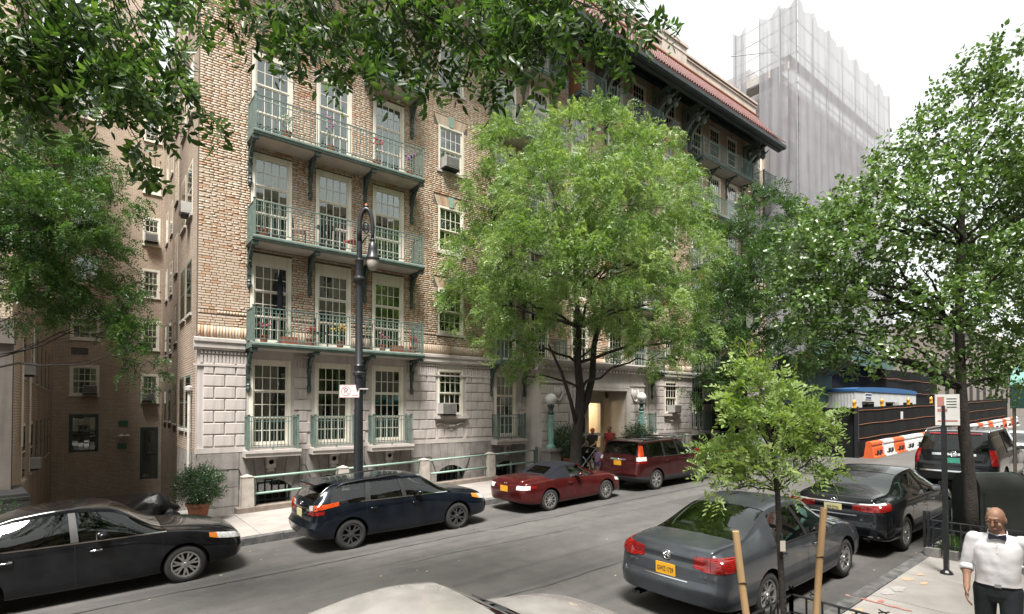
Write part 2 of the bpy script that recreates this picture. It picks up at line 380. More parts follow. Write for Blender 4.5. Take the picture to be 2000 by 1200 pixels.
    for (u, v, a, b, m) in ((1768, 1130, .16, .09, m_spray_or), (1800, 1138, .11, .05, m_spray_or), (1792, 1121, .1, .05, m_spray_or), (1672, 1190, .16, .07, m_spray_or), (1702, 1206, .1, .05, m_spray_red)):
        x, y = gp(u, v); blot('paint_splash', m, x, y, a, b)
    mstain = M('damp_stain', (.30, .28, .265), (.36, .34, .32), scale=20, rough=.9)
    for (u, v) in ((1750, 1149), (1729, 1154)):
        x, y = gp(u, v); blot('dark_stain', mstain, x, y, .17, .1)
    # repairs in the road: darker patches, sealed seams, an iron cover
    rd = bpy.data.objects['road']; crown = lambda y: float(np.interp(y, [3.09, 3.6, 5.1, 8.05, 11.0, 12.6, 13.08], [0, .012, .05, .09, .05, .012, 0])) - .02
    m_patch = M('asphalt_patch', (.07, .067, .065), (.055, .053, .052), scale=3, rough=.85, bump=.4, bscale=140); m_tar = M('tar_seam', (.028, .027, .027), (.045, .043, .042), scale=6, rough=.6)
    def sheet(nm, mat, x0, x1, y0, y1, dz=.004):
        mb = MB(); n_ = max(2, int((x1 - x0) / .25)); k = max(2, int((y1 - y0) / .25)); V = []
        for i in range(n_ + 1):
            for j in range(k + 1):
                e = random.uniform(-.02, .02) if i in (0, n_) or j in (0, k) else 0; x, y = x0 + (x1 - x0) * i / n_ + e, y0 + (y1 - y0) * j / k + e; V.append((x, y, gz(x) + crown(y) + dz))
        mb.add(V, [(i * (k + 1) + j, (i + 1) * (k + 1) + j, (i + 1) * (k + 1) + j + 1, i * (k + 1) + j + 1) for i in range(n_) for j in range(k)]).build(nm, mat, rd)
    sheet('road_patch', m_patch, 13.2, 19.8, 8.9, 9.5)
    def seam_line(pts, w):
        mb = MB(); L = []; Q = []
        for i, (x, y) in enumerate(pts):
            ww = w * random.uniform(.4, 1.2); L.append((x, y + ww / 2, gz(x) + crown(y) + .008)); Q.append((x, y - ww / 2, gz(x) + crown(y) + .008))
        k = len(pts); mb.add(L + Q, [(i, i + 1, k + i + 1, k + i) for i in range(k - 1)]).build('tar_seam', m_tar, rd)
    def wander(x0, x1, y, amp, st=.25):
        out = []; yy = y
        for x in np.arange(x0, x1, st): yy += random.uniform(-amp, amp); out.append((x, yy))
        return out
    seam_line(wander(-3, 26, 10.35, .025), .028); seam_line(wander(2, 30, 6.6, .03), .022); seam_line(wander(4.5, 9.5, 9.2, .05), .016); seam_line(wander(10.5, 14, 7.6, .06), .014)
    # litter: small fallen leaves along the gutters
    mb = MB()
    for i in range(420):
        c = random.random()
        if c < .45: x, y, z = random.uniform(-2, 26), 13.04 - abs(random.gauss(0, .8)), .0
        elif c < .75: x, y, z = random.uniform(0, 24), 3.14 + abs(random.gauss(0, 1.1)), 0.0
        else: x, y, z = random.uniform(-2, 24), random.uniform(3.3, 12.8), 0
        zz = gz(x) + float(np.interp(y, [3.09, 3.6, 5.1, 8.05, 11.0, 12.6, 13.08], [0, .012, .05, .09, .05, .012, 0])) - .012
        a = random.uniform(0, 6.28); s = random.uniform(.012, .035); d = Vector((math.cos(a), math.sin(a))) * s; e = Vector((-d.y, d.x)) * .5
        mb.add([(x - d.x, y - d.y, zz), (x + e.x, y + e.y, zz + .008), (x + d.x, y + d.y, zz + .003), (x - e.x, y - e.y, zz)], [(0, 1, 2, 3)])
    o = mb.build('fallen_leaves', leafmat('dry_leaf', [(.30, .20, .05), (.42, .36, .18), (.2, .16, .05), (.5, .45, .3)], .2)); tag(o, 'small dry yellow leaves scattered over the street', 'leaves', kind='stuff')
ground()
# ================================================================ the apartment house
YF = 17.3; XL, XR, XC = 2.41, 35.2, 17.7
FL = {2: 4.95, 3: 8.03, 4: 11.10, 5: 14.18, 6: 17.20}
TOP = {2: 7.69, 3: 10.73, 4: 13.80, 5: 16.88, 6: 19.78}
bld = thing('apartment_building', 'six storey buff brick apartment house with green iron balconies and tiled eaves', 'building', (XC, YF, 0))
m_brick_js = None
def brickmat(name, src):
    m, n, o = _new(name); p = n.nodes.new('ShaderNodeBsdfPrincipled'); p.inputs['Roughness'].default_value = .8
    if src == 'island': g = n.nodes.new('ShaderNodeNewGeometry'); r = g.outputs['Random Per Island']
    else: g = n.nodes.new('ShaderNodeObjectInfo'); r = g.outputs['Random']
    big = noise(n, .35, 3)
    if src != 'island':
        pass
    a = n.nodes.new('ShaderNodeMath'); a.operation = 'MULTIPLY_ADD'; a.inputs[1].default_value = .7; a.inputs[2].default_value = -.40; n.links.new(big.outputs[0], a.inputs[0])
    s = n.nodes.new('ShaderNodeMath'); s.operation = 'ADD'; s.use_clamp = True; n.links.new(r, s.inputs[0]); n.links.new(a.outputs[0], s.inputs[1])
    rp = ramp(n, s.outputs[0], [(0, (.58, .47, .375)), (.25, (.52, .41, .315)), (.48, (.56, .445, .345)), (.70, (.51, .37, .265)), (.84, (.50, .335, .225)), (.94, (.46, .28, .17)), (1, (.42, .22, .125))])
    rp.color_ramp.interpolation = 'LINEAR'
    f = noise(n, 30, 4); c = mixc(n, 1, rp.outputs[0], ramp(n, f.outputs[0], [(.3, (1.05, 1.05, 1.05)), (.75, (.82, .81, .8))]).outputs[0], 'MULTIPLY')
    st = noise(n, .9, 6, stretch=(1.5, 1.5, .35)); c = mixc(n, 1, c, ramp(n, st.outputs[0], [(.45, (1, 1, 1)), (.8, (.72, .7, .68))]).outputs[0], 'MULTIPLY')
    n.links.new(c, p.inputs['Base Color']); n.links.new(p.outputs[0], o.inputs[0]); return m
m_brick = brickmat('buff_brick', 'island'); m_brick1 = brickmat('buff_brick_single', 'object')
m_sidebrick = brickwall('side_brick', [(.52, .43, .34), (.47, .37, .28), (.55, .45, .36), (.44, .30, .20)], (.16, .13, .11))
m_courtbrick = brickwall('court_brick', [(.54, .43, .325), (.49, .38, .28), (.57, .46, .35), (.45, .33, .235)], (.27, .225, .185))

OPEN = []      # wall openings: x0,x1,z0,z1
ROOM = MB()
def rect_cells(x0, x1, z0, z1, opens):
    xs = sorted({x0, x1} | {v for o in opens for v in o[:2] if x0 < v < x1}); zs = sorted({z0, z1} | {v for o in opens for v in o[2:4] if z0 < v < z1})
    out = []
    for j in range(len(zs) - 1):
        run = None
        for i in range(len(xs) - 1):
            cx, cz = (xs[i] + xs[i + 1]) / 2, (zs[j] + zs[j + 1]) / 2
            hit = any(o[0] < cx < o[1] and o[2] < cz < o[3] for o in opens)
            if hit:
                if run: out.append((run[0], run[1], zs[j], zs[j + 1])); run = None
            else: run = (run[0], xs[i + 1]) if run else (xs[i], xs[i + 1])
        if run: out.append((run[0], run[1], zs[j], zs[j + 1]))
    return out

_pane_cache = {}
def window(parent, x0, x1, z0, z1, cols, sashes, rows, Y=YF, case=.10, head=.14, detail=True, mat=None, curtain=None, glass=None, depth=.12, sill=0, room=True, base=None):
    """double or triple hung window: casing, sashes and glazing bars in one mesh, every pane its own sub-part"""
    mat = mat or m_cream; glass = glass or m_pane
    xc, zc = (x0 + x1) / 2, (z0 + z1) / 2; W, H = x1 - x0, z1 - z0
    mb = MB(); a, b = -W / 2, W / 2; lo, hi = -H / 2, H / 2
    yo = -.012
    mb.box(a, a + case, yo, depth, lo, hi); mb.box(b - case, b, yo, depth, lo, hi)
    mb.box(a + case, b - case, yo, depth, hi - head, hi)
    if sill: mb.box(a - .03, b + .03, yo - .06, depth, lo - .07, lo)
    ia, ib, iz0, iz1 = a + case, b - case, lo + .02, hi - head
    n = sashes; sh = (iz1 - iz0) / n; panes = []
    st, mu = .05, .022
    for k in range(n):
        yb = depth - .055 - .04 * (k / max(1, n - 1)) if n > 1 else depth - .05
        s0, s1 = iz0 + k * sh, iz0 + (k + 1) * sh
        bot = .10 if k == 0 else .045
        mb.box(ia, ia + st, yb, yb + .04, s0, s1); mb.box(ib - st, ib, yb, yb + .04, s0, s1)
        mb.box(ia + st, ib - st, yb, yb + .04, s0, s0 + bot); mb.box(ia + st, ib - st, yb, yb + .04, s1 - .04, s1)
        gx0, gx1, gz0, gz1 = ia + st, ib - st, s0 + bot, s1 - .04
        pw, ph = (gx1 - gx0) / cols, (gz1 - gz0) / rows
        for i in range(1, cols): mb.box(gx0 + i * pw - mu / 2, gx0 + i * pw + mu / 2, yb + .004, yb + .034, gz0, gz1)
        for j in range(1, rows):
            for i in range(cols): mb.box(gx0 + i * pw + (mu / 2 if i else 0), gx0 + (i + 1) * pw - (mu / 2 if i < cols - 1 else 0), yb + .006, yb + .032, gz0 + j * ph - mu / 2, gz0 + j * ph + mu / 2)
        for i in range(cols):
            for j in range(rows): panes.append((gx0 + (i + .5) * pw, yb + .02, gz0 + (j + .5) * ph, pw, ph))
    mb.box(a + .003, b - .003, depth - .002, depth + .03, lo + .002, lo + .022)
    B = base if base is not None else base_of(parent)
    w = obj('window', mb.mesh('window', mat), parent, (xc - B.x, Y - B.y, zc - B.z))
    if detail:
        for (px, py, pz, pw, ph) in panes:
            key = (round(pw, 3), round(ph, 3), glass.name)
            if key not in _pane_cache:
                _pane_cache[key] = MB().box(-pw / 2, pw / 2, -.003, .003, -ph / 2, ph / 2).mesh('pane', glass)
            o = obj('pane', _pane_cache[key], w, (px, py, pz)); o.rotation_euler = (random.uniform(-.006, .006), 0, random.uniform(-.008, .008))
    else:
        g = MB()
        for k in range(n):
            pk = panes[k * cols * rows]; g.box(ia + .03, ib - .03, pk[1] - .003, pk[1] + .003, iz0 + k * sh + .02, iz0 + (k + 1) * sh - .02)
        g.build('pane', glass, w, sub=False)
    if curtain is None: curtain = random.choice(['sheer', 'drapes', 'blind', 'sheer', 'half'])
    cb = MB(); cy = depth + .16
    def sheet(xa, xb, za, zb, amp=.03, n_=None):
        n_ = n_ or max(8, int((xb - xa) / .035)); vs = []; fs = []
        for i in range(n_ + 1):
            x = xa + (xb - xa) * i / n_; y = cy + amp * math.sin(i * 1.25 + xa * 7) + random.uniform(-.004, .004); vs += [(x, y, za), (x, y, zb)]
        fs = [(2 * i, 2 * i + 2, 2 * i + 3, 2 * i + 1) for i in range(n_)]; cb.add(vs, fs)
    if curtain == 'sheer': sheet(ia, ib, iz0, iz1)
    elif curtain == 'drapes': sheet(ia, ia + (ib - ia) * .27, iz0, iz1); sheet(ib - (ib - ia) * .27, ib, iz0, iz1)
    elif curtain == 'blind': sheet(ia, ib, iz0 + (iz1 - iz0) * random.uniform(.35, .6), iz1, .002, 4)
    elif curtain == 'half': sheet(ia, ib, iz0, iz0 + (iz1 - iz0) * .36)
    if cb.v: cb.build('curtain', m_curtain, w, sub=False, smooth=True)
    if room:      # dark room behind the glass
        d = Y + depth + .03; x0_, x1_, z0_, z1_ = x0 + .01, x1 - .01, z0 + .01, z1 - .01; e = .35
        ROOM.add([(x0_, d, z0_), (x1_, d, z0_), (x1_, d, z1_), (x0_, d, z1_), (x0_ - e, d + 1.3, z0_), (x1_ + e, d + 1.3, z0_), (x1_ + e, d + 1.3, z1_), (x0_ - e, d + 1.3, z1_)],
                 [(0, 1, 5, 4), (1, 2, 6, 5), (2, 3, 7, 6), (3, 0, 4, 7), (4, 5, 6, 7)])
    return w

# ---- windows
CB = [4.35, 6.26, 8.19]; RB = [27.25, 29.15, 31.08]; MID = [13.37, 15.2, 20.2, 22.05]
for c in CB + RB:
    for f in FL:
        if f == 6 and c in CB or f == 5 and c in CB and c < 7: continue
        OPEN.append((c - .59, c + .59, FL[f] + .05, TOP[f], 'fr', f, c))
    OPEN.append((c - .59, c + .59, 1.91, 4.5, 'gf', 1, c))
for c in (10.75, 24.67):
    for f in FL:
        if f == 6 and c < 12: continue
        OPEN.append((c - .56, c + .56, FL[f] + .90, FL[f] + 2.62, 'si', f, c))
    OPEN.append((c - .56, c + .56, 2.77, 4.5, 'si', 1, c))
for c in MID:
    for f in FL: OPEN.append((c - .56, c + .56, FL[f] + .05, TOP[f], 'fr', f, c))
for c in (13.37, 22.05): OPEN.append((c - .56, c + .56, 1.91, 4.5, 'gf', 1, c))
for f in FL: OPEN.append((17.14, 18.26, FL[f] + .05, TOP[f], 'fr', f, 17.7))
for f in (3, 4, 5, 6): OPEN.append((33.64, 34.8, FL[f] + .05, TOP[f], 'fr', f, 34.2))
curt = {(4.35, 1): 'sheer', (6.26, 1): 'drapes', (8.19, 1): 'half', (4.35, 2): 'blind', (6.26, 2): 'blind', (8.19, 2): 'none', (4.35, 3): 'sheer', (6.26, 3): 'sheer', (8.19, 3): 'drapes', (4.35, 4): 'sheer', (6.26, 4): 'sheer', (8.19, 4): 'drapes', (10.75, 3): 'half', (10.75, 1): 'drapes', (10.75, 4): 'blind'}
for (a, b, c, d, k, f, xc) in OPEN:
    near = xc < 11
    cu = curt.get((xc, f))
    if f in (4, 5): gl = m_pane2
    else: gl = m_pane
    if k == 'si': window(bld, a, b, c, d, 4, 2, 2, detail=near, curtain=cu, glass=gl, case=.07, head=.08)
    else: window(bld, a, b, c, d, 4, 3, 2, detail=near or xc > 27, curtain=cu, glass=gl, head=.34 if (f == 2 and xc < 9) else .14)

# ---- brick wall: mortar backing, then every brick
WZ0, WZ1 = 4.5, 21.9
portal_hole = [(15.9, 20.2, .3, 4.2)]
mb = MB()
for (a, b, c, d) in rect_cells(XL, XR, 5.02, WZ1, [o for o in OPEN if o[5] > 1]): mb.box(a, b, YF + .008, YF + .3, c, d)
mb.build('wall', m_mortar, bld)
def bricks(x0, x1, z0, z1, opens, course=.0755, mj=.012, proud=.010, y=YF):
    B = []; z = z0; r = 0
    while z + .02 < z1:
        h = min(course - mj, z1 - z); pat = [(.235, .112), (.112, .235), (.335, .112, .235)][r % 2 if random.random() < .8 else 2]
        cuts = [(o[0] - mj, o[1] + mj) for o in opens if o[2] - mj < z + h and o[3] + mj > z]
        x = x0 - (0 if r % 2 else .06) - random.choice([0, .03]); i = 0
        while x < x1:
            L = pat[i % len(pat)]; i += 1
            a, b = max(x, x0), min(x + L, x1); x += L + mj
            for (ca, cb) in cuts:
                if a >= ca and b <= cb: a = b
                elif a < ca < b: b = ca if ca - a >= b - cb else b; a = a if b == ca else cb
                elif a < cb < b: a = cb
            if b - a > .025: B.append((a, b, z, z + h))
        z += course; r += 1
    return B
def soldier(x0, x1, z0, z1, opens, w=.072, mj=.008):
    out = []; x = x0
    while x < x1 - .02:
        b = min(x + w, x1)
        if not any(o[0] < b and o[1] > x and o[2] < z1 and o[3] > z0 for o in opens): out.append((x, b, z0, z1))
        x += w + mj
    return out
up = [o for o in OPEN if o[5] > 1]
flat = []       # flat arches over the single windows
for c in (10.75, 24.67):
    for f in (2, 3, 4, 5): flat.append((c - .74, c + .74, FL[f] + 2.62, FL[f] + 2.98))
RECT = bricks(XL, XR, 5.42, 5.74, up) + soldier(XL, XR, 5.05, 5.405, up) + soldier(XL, XR, 5.75, 5.85, up, .072, .009) + bricks(XL, XR, 5.875, 20.3, up + flat)
RECT = np.array(RECT); jit = rng.uniform(-.003, .004, len(RECT))
# the 300 bricks that show largest: lowest courses of the near corner
score = (RECT[:, 0] - XL) * .55 + np.abs((RECT[:, 2] + RECT[:, 3]) / 2 - 6.6) * .5 - (RECT[:, 1] - RECT[:, 0]) * 6
single = np.zeros(len(RECT), bool); single[np.argsort(score)[:300]] = True
def brick_mesh(rect, jit):
    n = len(rect); a, b, c, d = rect.T; yf = YF - .010 + jit; yb = np.full(n, YF + .01); bv = .004
    V = np.empty((n, 8, 3)); s = [(a, yb, c), (b, yb, c), (b, yb, d), (a, yb, d), (a + bv, yf, c + bv), (b - bv, yf, c + bv), (b - bv, yf, d - bv), (a + bv, yf, d - bv)]
    for i, (x, y, z) in enumerate(s): V[:, i, 0] = x - XC; V[:, i, 1] = y - YF; V[:, i, 2] = z
    F = np.array([(4, 5, 6, 7), (0, 1, 5, 4), (1, 2, 6, 5), (2, 3, 7, 6), (3, 0, 4, 7)])
    return V.reshape(-1, 3), (F[None] + np.arange(n)[:, None, None] * 8).reshape(-1, 4)
V, F = brick_mesh(RECT[~single], jit[~single])
o = bigmesh('brickwork', V, F, m_brick, bld); o['kind'] = 'stuff'
cache = {}
for (a, b, c, d), j in zip(RECT[single], jit[single]):
    key = (round((b - a) / .01), round((d - c) / .01))
    if key not in cache:
        w, h = (b - a) / 2, (d - c) / 2; v = .004
        cache[key] = MB().add([(-w, .01, -h), (w, .01, -h), (w, .01, h), (-w, .01, h), (-w + v, -.010, -h + v), (w - v, -.010, -h + v), (w - v, -.010, h - v), (-w + v, -.010, h - v)],
                              [(4, 5, 6, 7), (0, 1, 5, 4), (1, 2, 6, 5), (2, 3, 7, 6), (3, 0, 4, 7)]).mesh('brick', m_brick1)
    obj('brick', cache[key], bld, ((a + b) / 2 - XC, float(j), (c + d) / 2))
# flat arches with green keystones
mbk = MB()
for (a, b, c, d) in flat:
    xc = (a + b) / 2
    for i in range(-9, 10):
        if abs(i) < 2: continue
        x = xc + i * .062; t = xc + i * .078; hw, ht = .027, .034
        mbk.add([(x - hw, YF - .009, c + .01), (x + hw, YF - .009, c + .01), (t + ht, YF - .009, d), (t - ht, YF - .009, d), (x - hw, YF + .02, c + .01), (x + hw, YF + .02, c + .01), (t + ht, YF + .02, d), (t - ht, YF + .02, d)],
                [(0, 1, 2, 3), (0, 4, 5, 1), (1, 5, 6, 2), (2, 6, 7, 3), (3, 7, 4, 0)])
    k = MB().prism([(xc - .09, c + .005), (xc + .09, c + .005), (xc + .13, d + .03), (xc - .13, d + .03)], YF - .035, YF + .01); k.build('keystone', m_verdi_l, bld)
o = mbk.build('flat_arch', m_brick, bld); o['kind'] = 'stuff'

# ---- ground storey: painted stone with raised blocks
gf = [o for o in OPEN if o[5] == 1]
mb = MB()
for (a, b, c, d) in rect_cells(XL, XR, 1.75, 5.02, gf + portal_hole): mb.box(a, b, YF, YF + .3, c, d)
mb.build('stone_wall', m_stone, bld)
bcache = {}
def block(xa, xb, za, zb, y=YF, par=None, mat=None, t=.035):
    w, h = (xb - xa) / 2, (zb - za) / 2; key = (round(w, 2), round(h, 2), t, mat.name if mat else '')
    if key not in bcache:
        v = .012; bcache[key] = MB().add([(-w, .01, -h), (w, .01, -h), (w, .01, h), (-w, .01, h), (-w, -t + v, -h), (w, -t + v, -h), (w, -t + v, h), (-w, -t + v, h), (-w + v, -t, -h + v), (w - v, -t, -h + v), (w - v, -t, h - v), (-w + v, -t, h - v)],
            [(8, 9, 10, 11), (0, 1, 5, 4), (1, 2, 6, 5), (2, 3, 7, 6), (3, 0, 4, 7), (4, 5, 9, 8), (5, 6, 10, 9), (6, 7, 11, 10), (7, 4, 8, 11)]).mesh('stone_block', mat or m_stone)
    B = base_of(bld); return obj('stone_block', bcache[key], par or bld, ((xa + xb) / 2 - B.x, y - B.y, (za + zb) / 2))
CH = .345
def blocks(xa, xb, z0=1.93, n=7, gap=.035, y=YF, w=.56):
    for k in range(n):
        z = z0 + k * CH; L = xb - xa - .04; m = max(1, round(L / w))
        if L < .8:
            ins = .0 if k % 2 else .14
            block(xa + .02 + ins, xb - .02 - ins, z + gap / 2, z + CH - gap / 2, y); continue
        off = 0 if k % 2 else -w * .5
        xs = [xa + .02] + [xa + .02 + off + i * w for i in range(1, m + 2) if .22 < off + i * w < L - .22] + [xb - .02]
        for i in range(len(xs) - 1): block(xs[i] + gap / 2, xs[i + 1] - gap / 2, z + gap / 2, z + CH - gap / 2, y)
piers = [(XL + .12, 3.70), (5.02, 5.60), (6.93, 7.52), (8.86, 10.12), (11.39, 12.74), (14.0, 14.38), (21.1, 21.4), (22.68, 24.04), (25.3, 26.6), (27.92, 28.48), (29.82, 30.4), (31.75, 33.4)]
for a, b in piers: blocks(a, b)
for c in (10.75, 24.67): blocks(c - .58, c + .58, 1.93, 1)
# belt course, fluted frieze, base moulding
mb = MB()
def belt(x0, x1):
    mb.prism([(YF + .05, 4.98), (YF - .05, 5.05), (YF - .16, 5.02), (YF - .16, 4.93), (YF - .12, 4.90), (YF - .12, 4.76), (YF - .07, 4.70), (YF + .05, 4.68)], x0, x1, 'x')
    mb.box(x0, x1, YF - .05, YF + .01, 4.24, 4.29)
belt(XL - .1, 3.62); belt(9.2, 12.6); belt(22.9, 26.5); belt(32.3, XR); belt(3.63, 9.19) if False else None
mb.box(XL - .05, XR, YF - .06, YF + .01, 1.75, 1.90)
mb.build('belt_course', m_stone_trim, bld)
mb = MB()
for x in np.arange(XL + .1, XR - .1, .095):
    if any(o[0] - .06 < x < o[1] + .06 for o in gf) or 14.4 < x < 21.1: continue
    mb.box(x - .032, x + .032, YF - .03, YF + .005, 4.33, 4.56)
    mb.box(x - .028, x + .028, YF - .055, YF + .005, 4.60, 4.67)
o = mb.build('fluted_frieze', m_stone, bld); o['kind'] = 'stuff'
# sills with brackets under the single ground-storey windows
for c in (10.75, 24.67):
    s = MB().box(c - .72, c + .72, YF - .18, YF + .1, 2.66, 2.77).box(c - .66, c + .66, YF - .10, YF + .02, 2.60, 2.66)
    for sg in (-1, 1):
        s.tube([(c + sg * .62, YF - .04, 2.44), (c + sg * .45, YF - .05, 2.49), (c + sg * .25, YF - .05, 2.42), (c + sg * .1, YF - .05, 2.40)], .035, 6)
    s.box(c - .13, c + .13, YF - .12, YF + .02, 2.36, 2.44).box(c - .07, c + .07, YF - .07, YF + .02, 2.22, 2.36, .02)
    s.build('window_sill', m_stone_trim, bld)
for c in (10.75, 24.67):
    for f in FL:
        if f == 6 and c < 12: continue
        MB().box(c - .64, c + .64, YF - .06, YF + .1, FL[f] + .81, FL[f] + .895).build('window_sill', m_stone_trim, bld)

# ---- granite base with fanned stones over the basement lights
mb = MB(); bw = [c for c in CB + [10.75, 13.37, 22.05, 24.67] + RB]
holes = [(c - .62, c + .62, -1.2, .92) for c in bw] + [(14.4, 21.2, -2, 5)]
for (a, b, c, d) in rect_cells(XL, XR, -2.4, 1.75, holes): mb.box(a, b, YF + .01, YF + .35, c, d)
mb.build('base_wall', m_granite, bld)
def slab(pts, t=.05):
    MB().prism(pts, YF - t, YF + .02).build('base_stone', m_granite, bld)
g = .008
for c in bw:
    zt = 1.735; zb = lambda x: .92 - .28 * (x / .62) ** 2 if abs(x) < .62 else .64
    xs = [-.62, -.37, -.13, .13, .37, .62]; xt = [-.86, -.52, -.17, .17, .52, .86]
    for i in range(5):
        pts = [(c + xs[i] + g, zb(xs[i])), (c + xs[i + 1] - g, zb(xs[i + 1])), (c + xt[i + 1] - g, zt), (c + xt[i] + g, zt)]
        if i == 0: pts = [(c - .62 + g, zb(.62)), (c + xs[1] - g, zb(xs[1])), (c + xt[1] - g, zt), (c - .86 + g, zt), (c - .86 + g, 1.25)]
        if i == 4: pts = [(c + xs[4] + g, zb(xs[4])), (c + .62 - g, zb(.62)), (c + .86 - g, 1.25), (c + .86 - g, zt), (c + xt[4] + g, zt)]
        slab(pts, .05 + .01 * (i == 2))
    for sg in (-1, 1):      # stepped jambs
        for z0, z1 in ((.1, .62), (-.45, .08)):
            slab(sorted([(c + sg * (.62 + g), z0), (c + sg * (.86 - g), z0)]) + sorted([(c + sg * (.86 - g), z1), (c + sg * (.62 + g), z1)], reverse=True), .05)
    bars = MB()     # basement light: dark glass and iron bars
    for x in np.arange(c - .5, c + .55, .2): bars.box(x - .012, x + .012, YF + .10, YF + .125, -.5, .92)
    bars.box(c - .62, c + .62, YF + .09, YF + .10, .25, .28)
    w = bars.build('basement_window', m_black, bld); MB().box(c - .63, c + .63, YF + .16, YF + .17, -1.2, .93).build('pane', m_pane2, w)
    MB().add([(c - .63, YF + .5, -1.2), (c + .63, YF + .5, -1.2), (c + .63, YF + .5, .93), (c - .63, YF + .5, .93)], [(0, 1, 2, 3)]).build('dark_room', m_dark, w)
edges = sorted([XL] + [v for c in bw for v in (c - .86, c + .86)] + [14.4, 21.2, XR])
for i in range(len(edges) - 1):
    a, b = edges[i], edges[i + 1]
    if any(abs((a + b) / 2 - c) < .5 for c in bw) or 14.3 < (a + b) / 2 < 21.3 or b - a < .12: continue
    n_ = max(1, round((b - a) / 1.0))
    for k in range(n_):
        xa, xb = a + (b - a) * k / n_ + g, a + (b - a) * (k + 1) / n_ - g
        for z0, z1 in ((1.27, 1.735), (.75, 1.255), (.2, .735), (-.35, .185)): slab([(xa, z0), (xb, z0), (xb, z1), (xa, z1)], .04 if z0 < 1.2 else .055)

# ---- balconies
def railing(L, D, H, sp=.105, br=.0095, ends=True, post=.03):
    mb = MB(); h = L / 2
    mb.box(-h, h, -D, -D + .035, H - .03, H); mb.box(-h, h, -D + .004, -D + .030, .07, .095); mb.box(-h, h, -D + .006, -D + .028, H - .16, H - .14)
    n_ = int(L / sp)
    for i in range(1, n_): x = -h + L * i / n_; mb.box(x - br, x + br, -D + .008, -D + .008 + 2 * br, .095, H - .03)
    for sg in (-1, 1):
        x = sg * (h - post); mb.box(x - post, x + post, -D - .012, -D + .048, 0, H + .03); mb.box(x - post - .012, x + post + .012, -D - .024, -D + .06, H + .03, H + .05)
        if ends:
            xe = sg * (h - .03); mb.box(xe - .016, xe + .016, -D + .05, -.01, H - .03, H); mb.box(xe - .012, xe + .012, -D + .05, -.01, .07, .095)
            m_ = int(D / .075)
            for i in range(1, m_): y = -D + D * i / m_; mb.box(xe - .008, xe + .008, y - .012, y + .012, .095, H - .03)
            mb.box(xe - .03, xe + .03, -.05, -.012, 0, H + .03)
    for x in np.arange(-h + .7, h - .3, 1.1): mb.box(x - .02, x + .02, -D + .005, -D + .04, 0, .07)
    return mb
def bracket(D, Hh):
    """cast scroll bracket in the y-z plane, under the slab"""
    mb = MB(); t = .045
    mb.box(-.05, .05, -.045, 0, -Hh, -.01)
    def bar(pts, w, tt=t):
        for i in range(len(pts) - 1):
            a, b = Vector(pts[i]), Vector(pts[i + 1]); d = (b - a).normalized(); n_ = Vector((-d.y, d.x)) * w / 2; a2, b2 = a - d * .006, b + d * .006
            mb.prism([tuple(a2 + n_), tuple(a2 - n_), tuple(b2 - n_), tuple(b2 + n_)], -tt, tt, 'x')
    bar([(-.03 - (D - .12) * (1 - math.cos(R(a))), -Hh * .78 + (Hh * .76) * math.sin(R(a))) for a in range(0, 91, 10)], .06)
    bar([(-D + .06, -.035), (-.02, -.035)], .05)
    bar([(-.20 - .11 * (1 - i / 16) * math.cos(i * .75), -.22 + .11 * (1 - i / 16) * math.sin(i * .75)) for i in range(14)], .03, .03)
    bar([(-.12 - .07 * (1 - i / 14) * math.cos(i * .8 + 2), -.47 + .07 * (1 - i / 14) * math.sin(i * .8 + 2)) for i in range(12)], .026, .03)
    bar([(-.42 - .07 * (1 - i / 14) * math.cos(i * .8 + 1), -.13 + .06 * (1 - i / 14) * math.sin(i * .8 + 1)) for i in range(12)], .024, .03)
    mb.lathe([(.03, -Hh - .14), (.055, -Hh - .10), (.07, -Hh - .04), (.055, -Hh + .02), (.075, -Hh + .06), (.05, -Hh + .1)], (0, -.05, 0), 8)
    mb.box(-.075, .075, -.06, 0, -Hh * .55, -Hh * .5); mb.box(-.085, .085, -D + .02, -D + .12, -.12, -.02)
    return mb
_bal = {}
def balcony(x0, x1, zf, D=.8, H=1.0, br=None, hb=1.12, label=None):
    L = round(x1 - x0, 2)
    if (L, D) not in _bal:
        h = L / 2; s = MB().prism([(0, -.02), (-D - .03, -.02), (-D - .06, -.05), (-D - .06, -.10), (-D - .02, -.13), (-D - .02, -.17), (0, -.17)], -h - .03, h + .03, 'x')
        u = MB().box(-h + .04, h - .04, -D + .05, -.004, -.185, -.171); fl = MB().box(-h, h, -D, -.003, -.02, -.005)
        _bal[(L, D)] = (s.mesh('balcony', m_verdi), railing(L, D, H).mesh('railing', m_verdi), u.mesh('soffit', m_soffit), fl.mesh('floor', m_slabtop))
    if ('br', D, hb) not in _bal: _bal[('br', D, hb)] = bracket(D, hb).mesh('bracket', m_dkgreen)
    me = _bal[(L, D)]; b = obj('balcony', me[0], bld, ((x0 + x1) / 2 - XC, 0, zf))
    obj('railing', me[1], b); obj('soffit', me[2], b); obj('floor', me[3], b)
    br = br if br is not None else [-L / 2 + .06, -L / 6, L / 6, L / 2 - .06]
    for x in br: obj('bracket', _bal[('br', D, hb)], b, (x, 0, -.17))
    return b
for f in (2, 3, 4): balcony(3.66, 9.14, FL[f])
balcony(7.3, 9.14, FL[5], br=[.86])
for f in (2, 3, 4, 5, 6): balcony(26.62, 32.2, FL[f])
for f in (2, 3, 4, 5, 6): balcony(12.55, 16.1, FL[f], br=[-1.7, 0, 1.7]); balcony(19.4, 23.0, FL[f], br=[-1.75, 0, 1.75])
balcony(17.0, 18.65, FL[6], br=[-.75, .75]); balcony(33.5, 35.1, FL[6], br=[-.72, .72]); balcony(33.5, 35.1, FL[5], br=[-.72, .72])
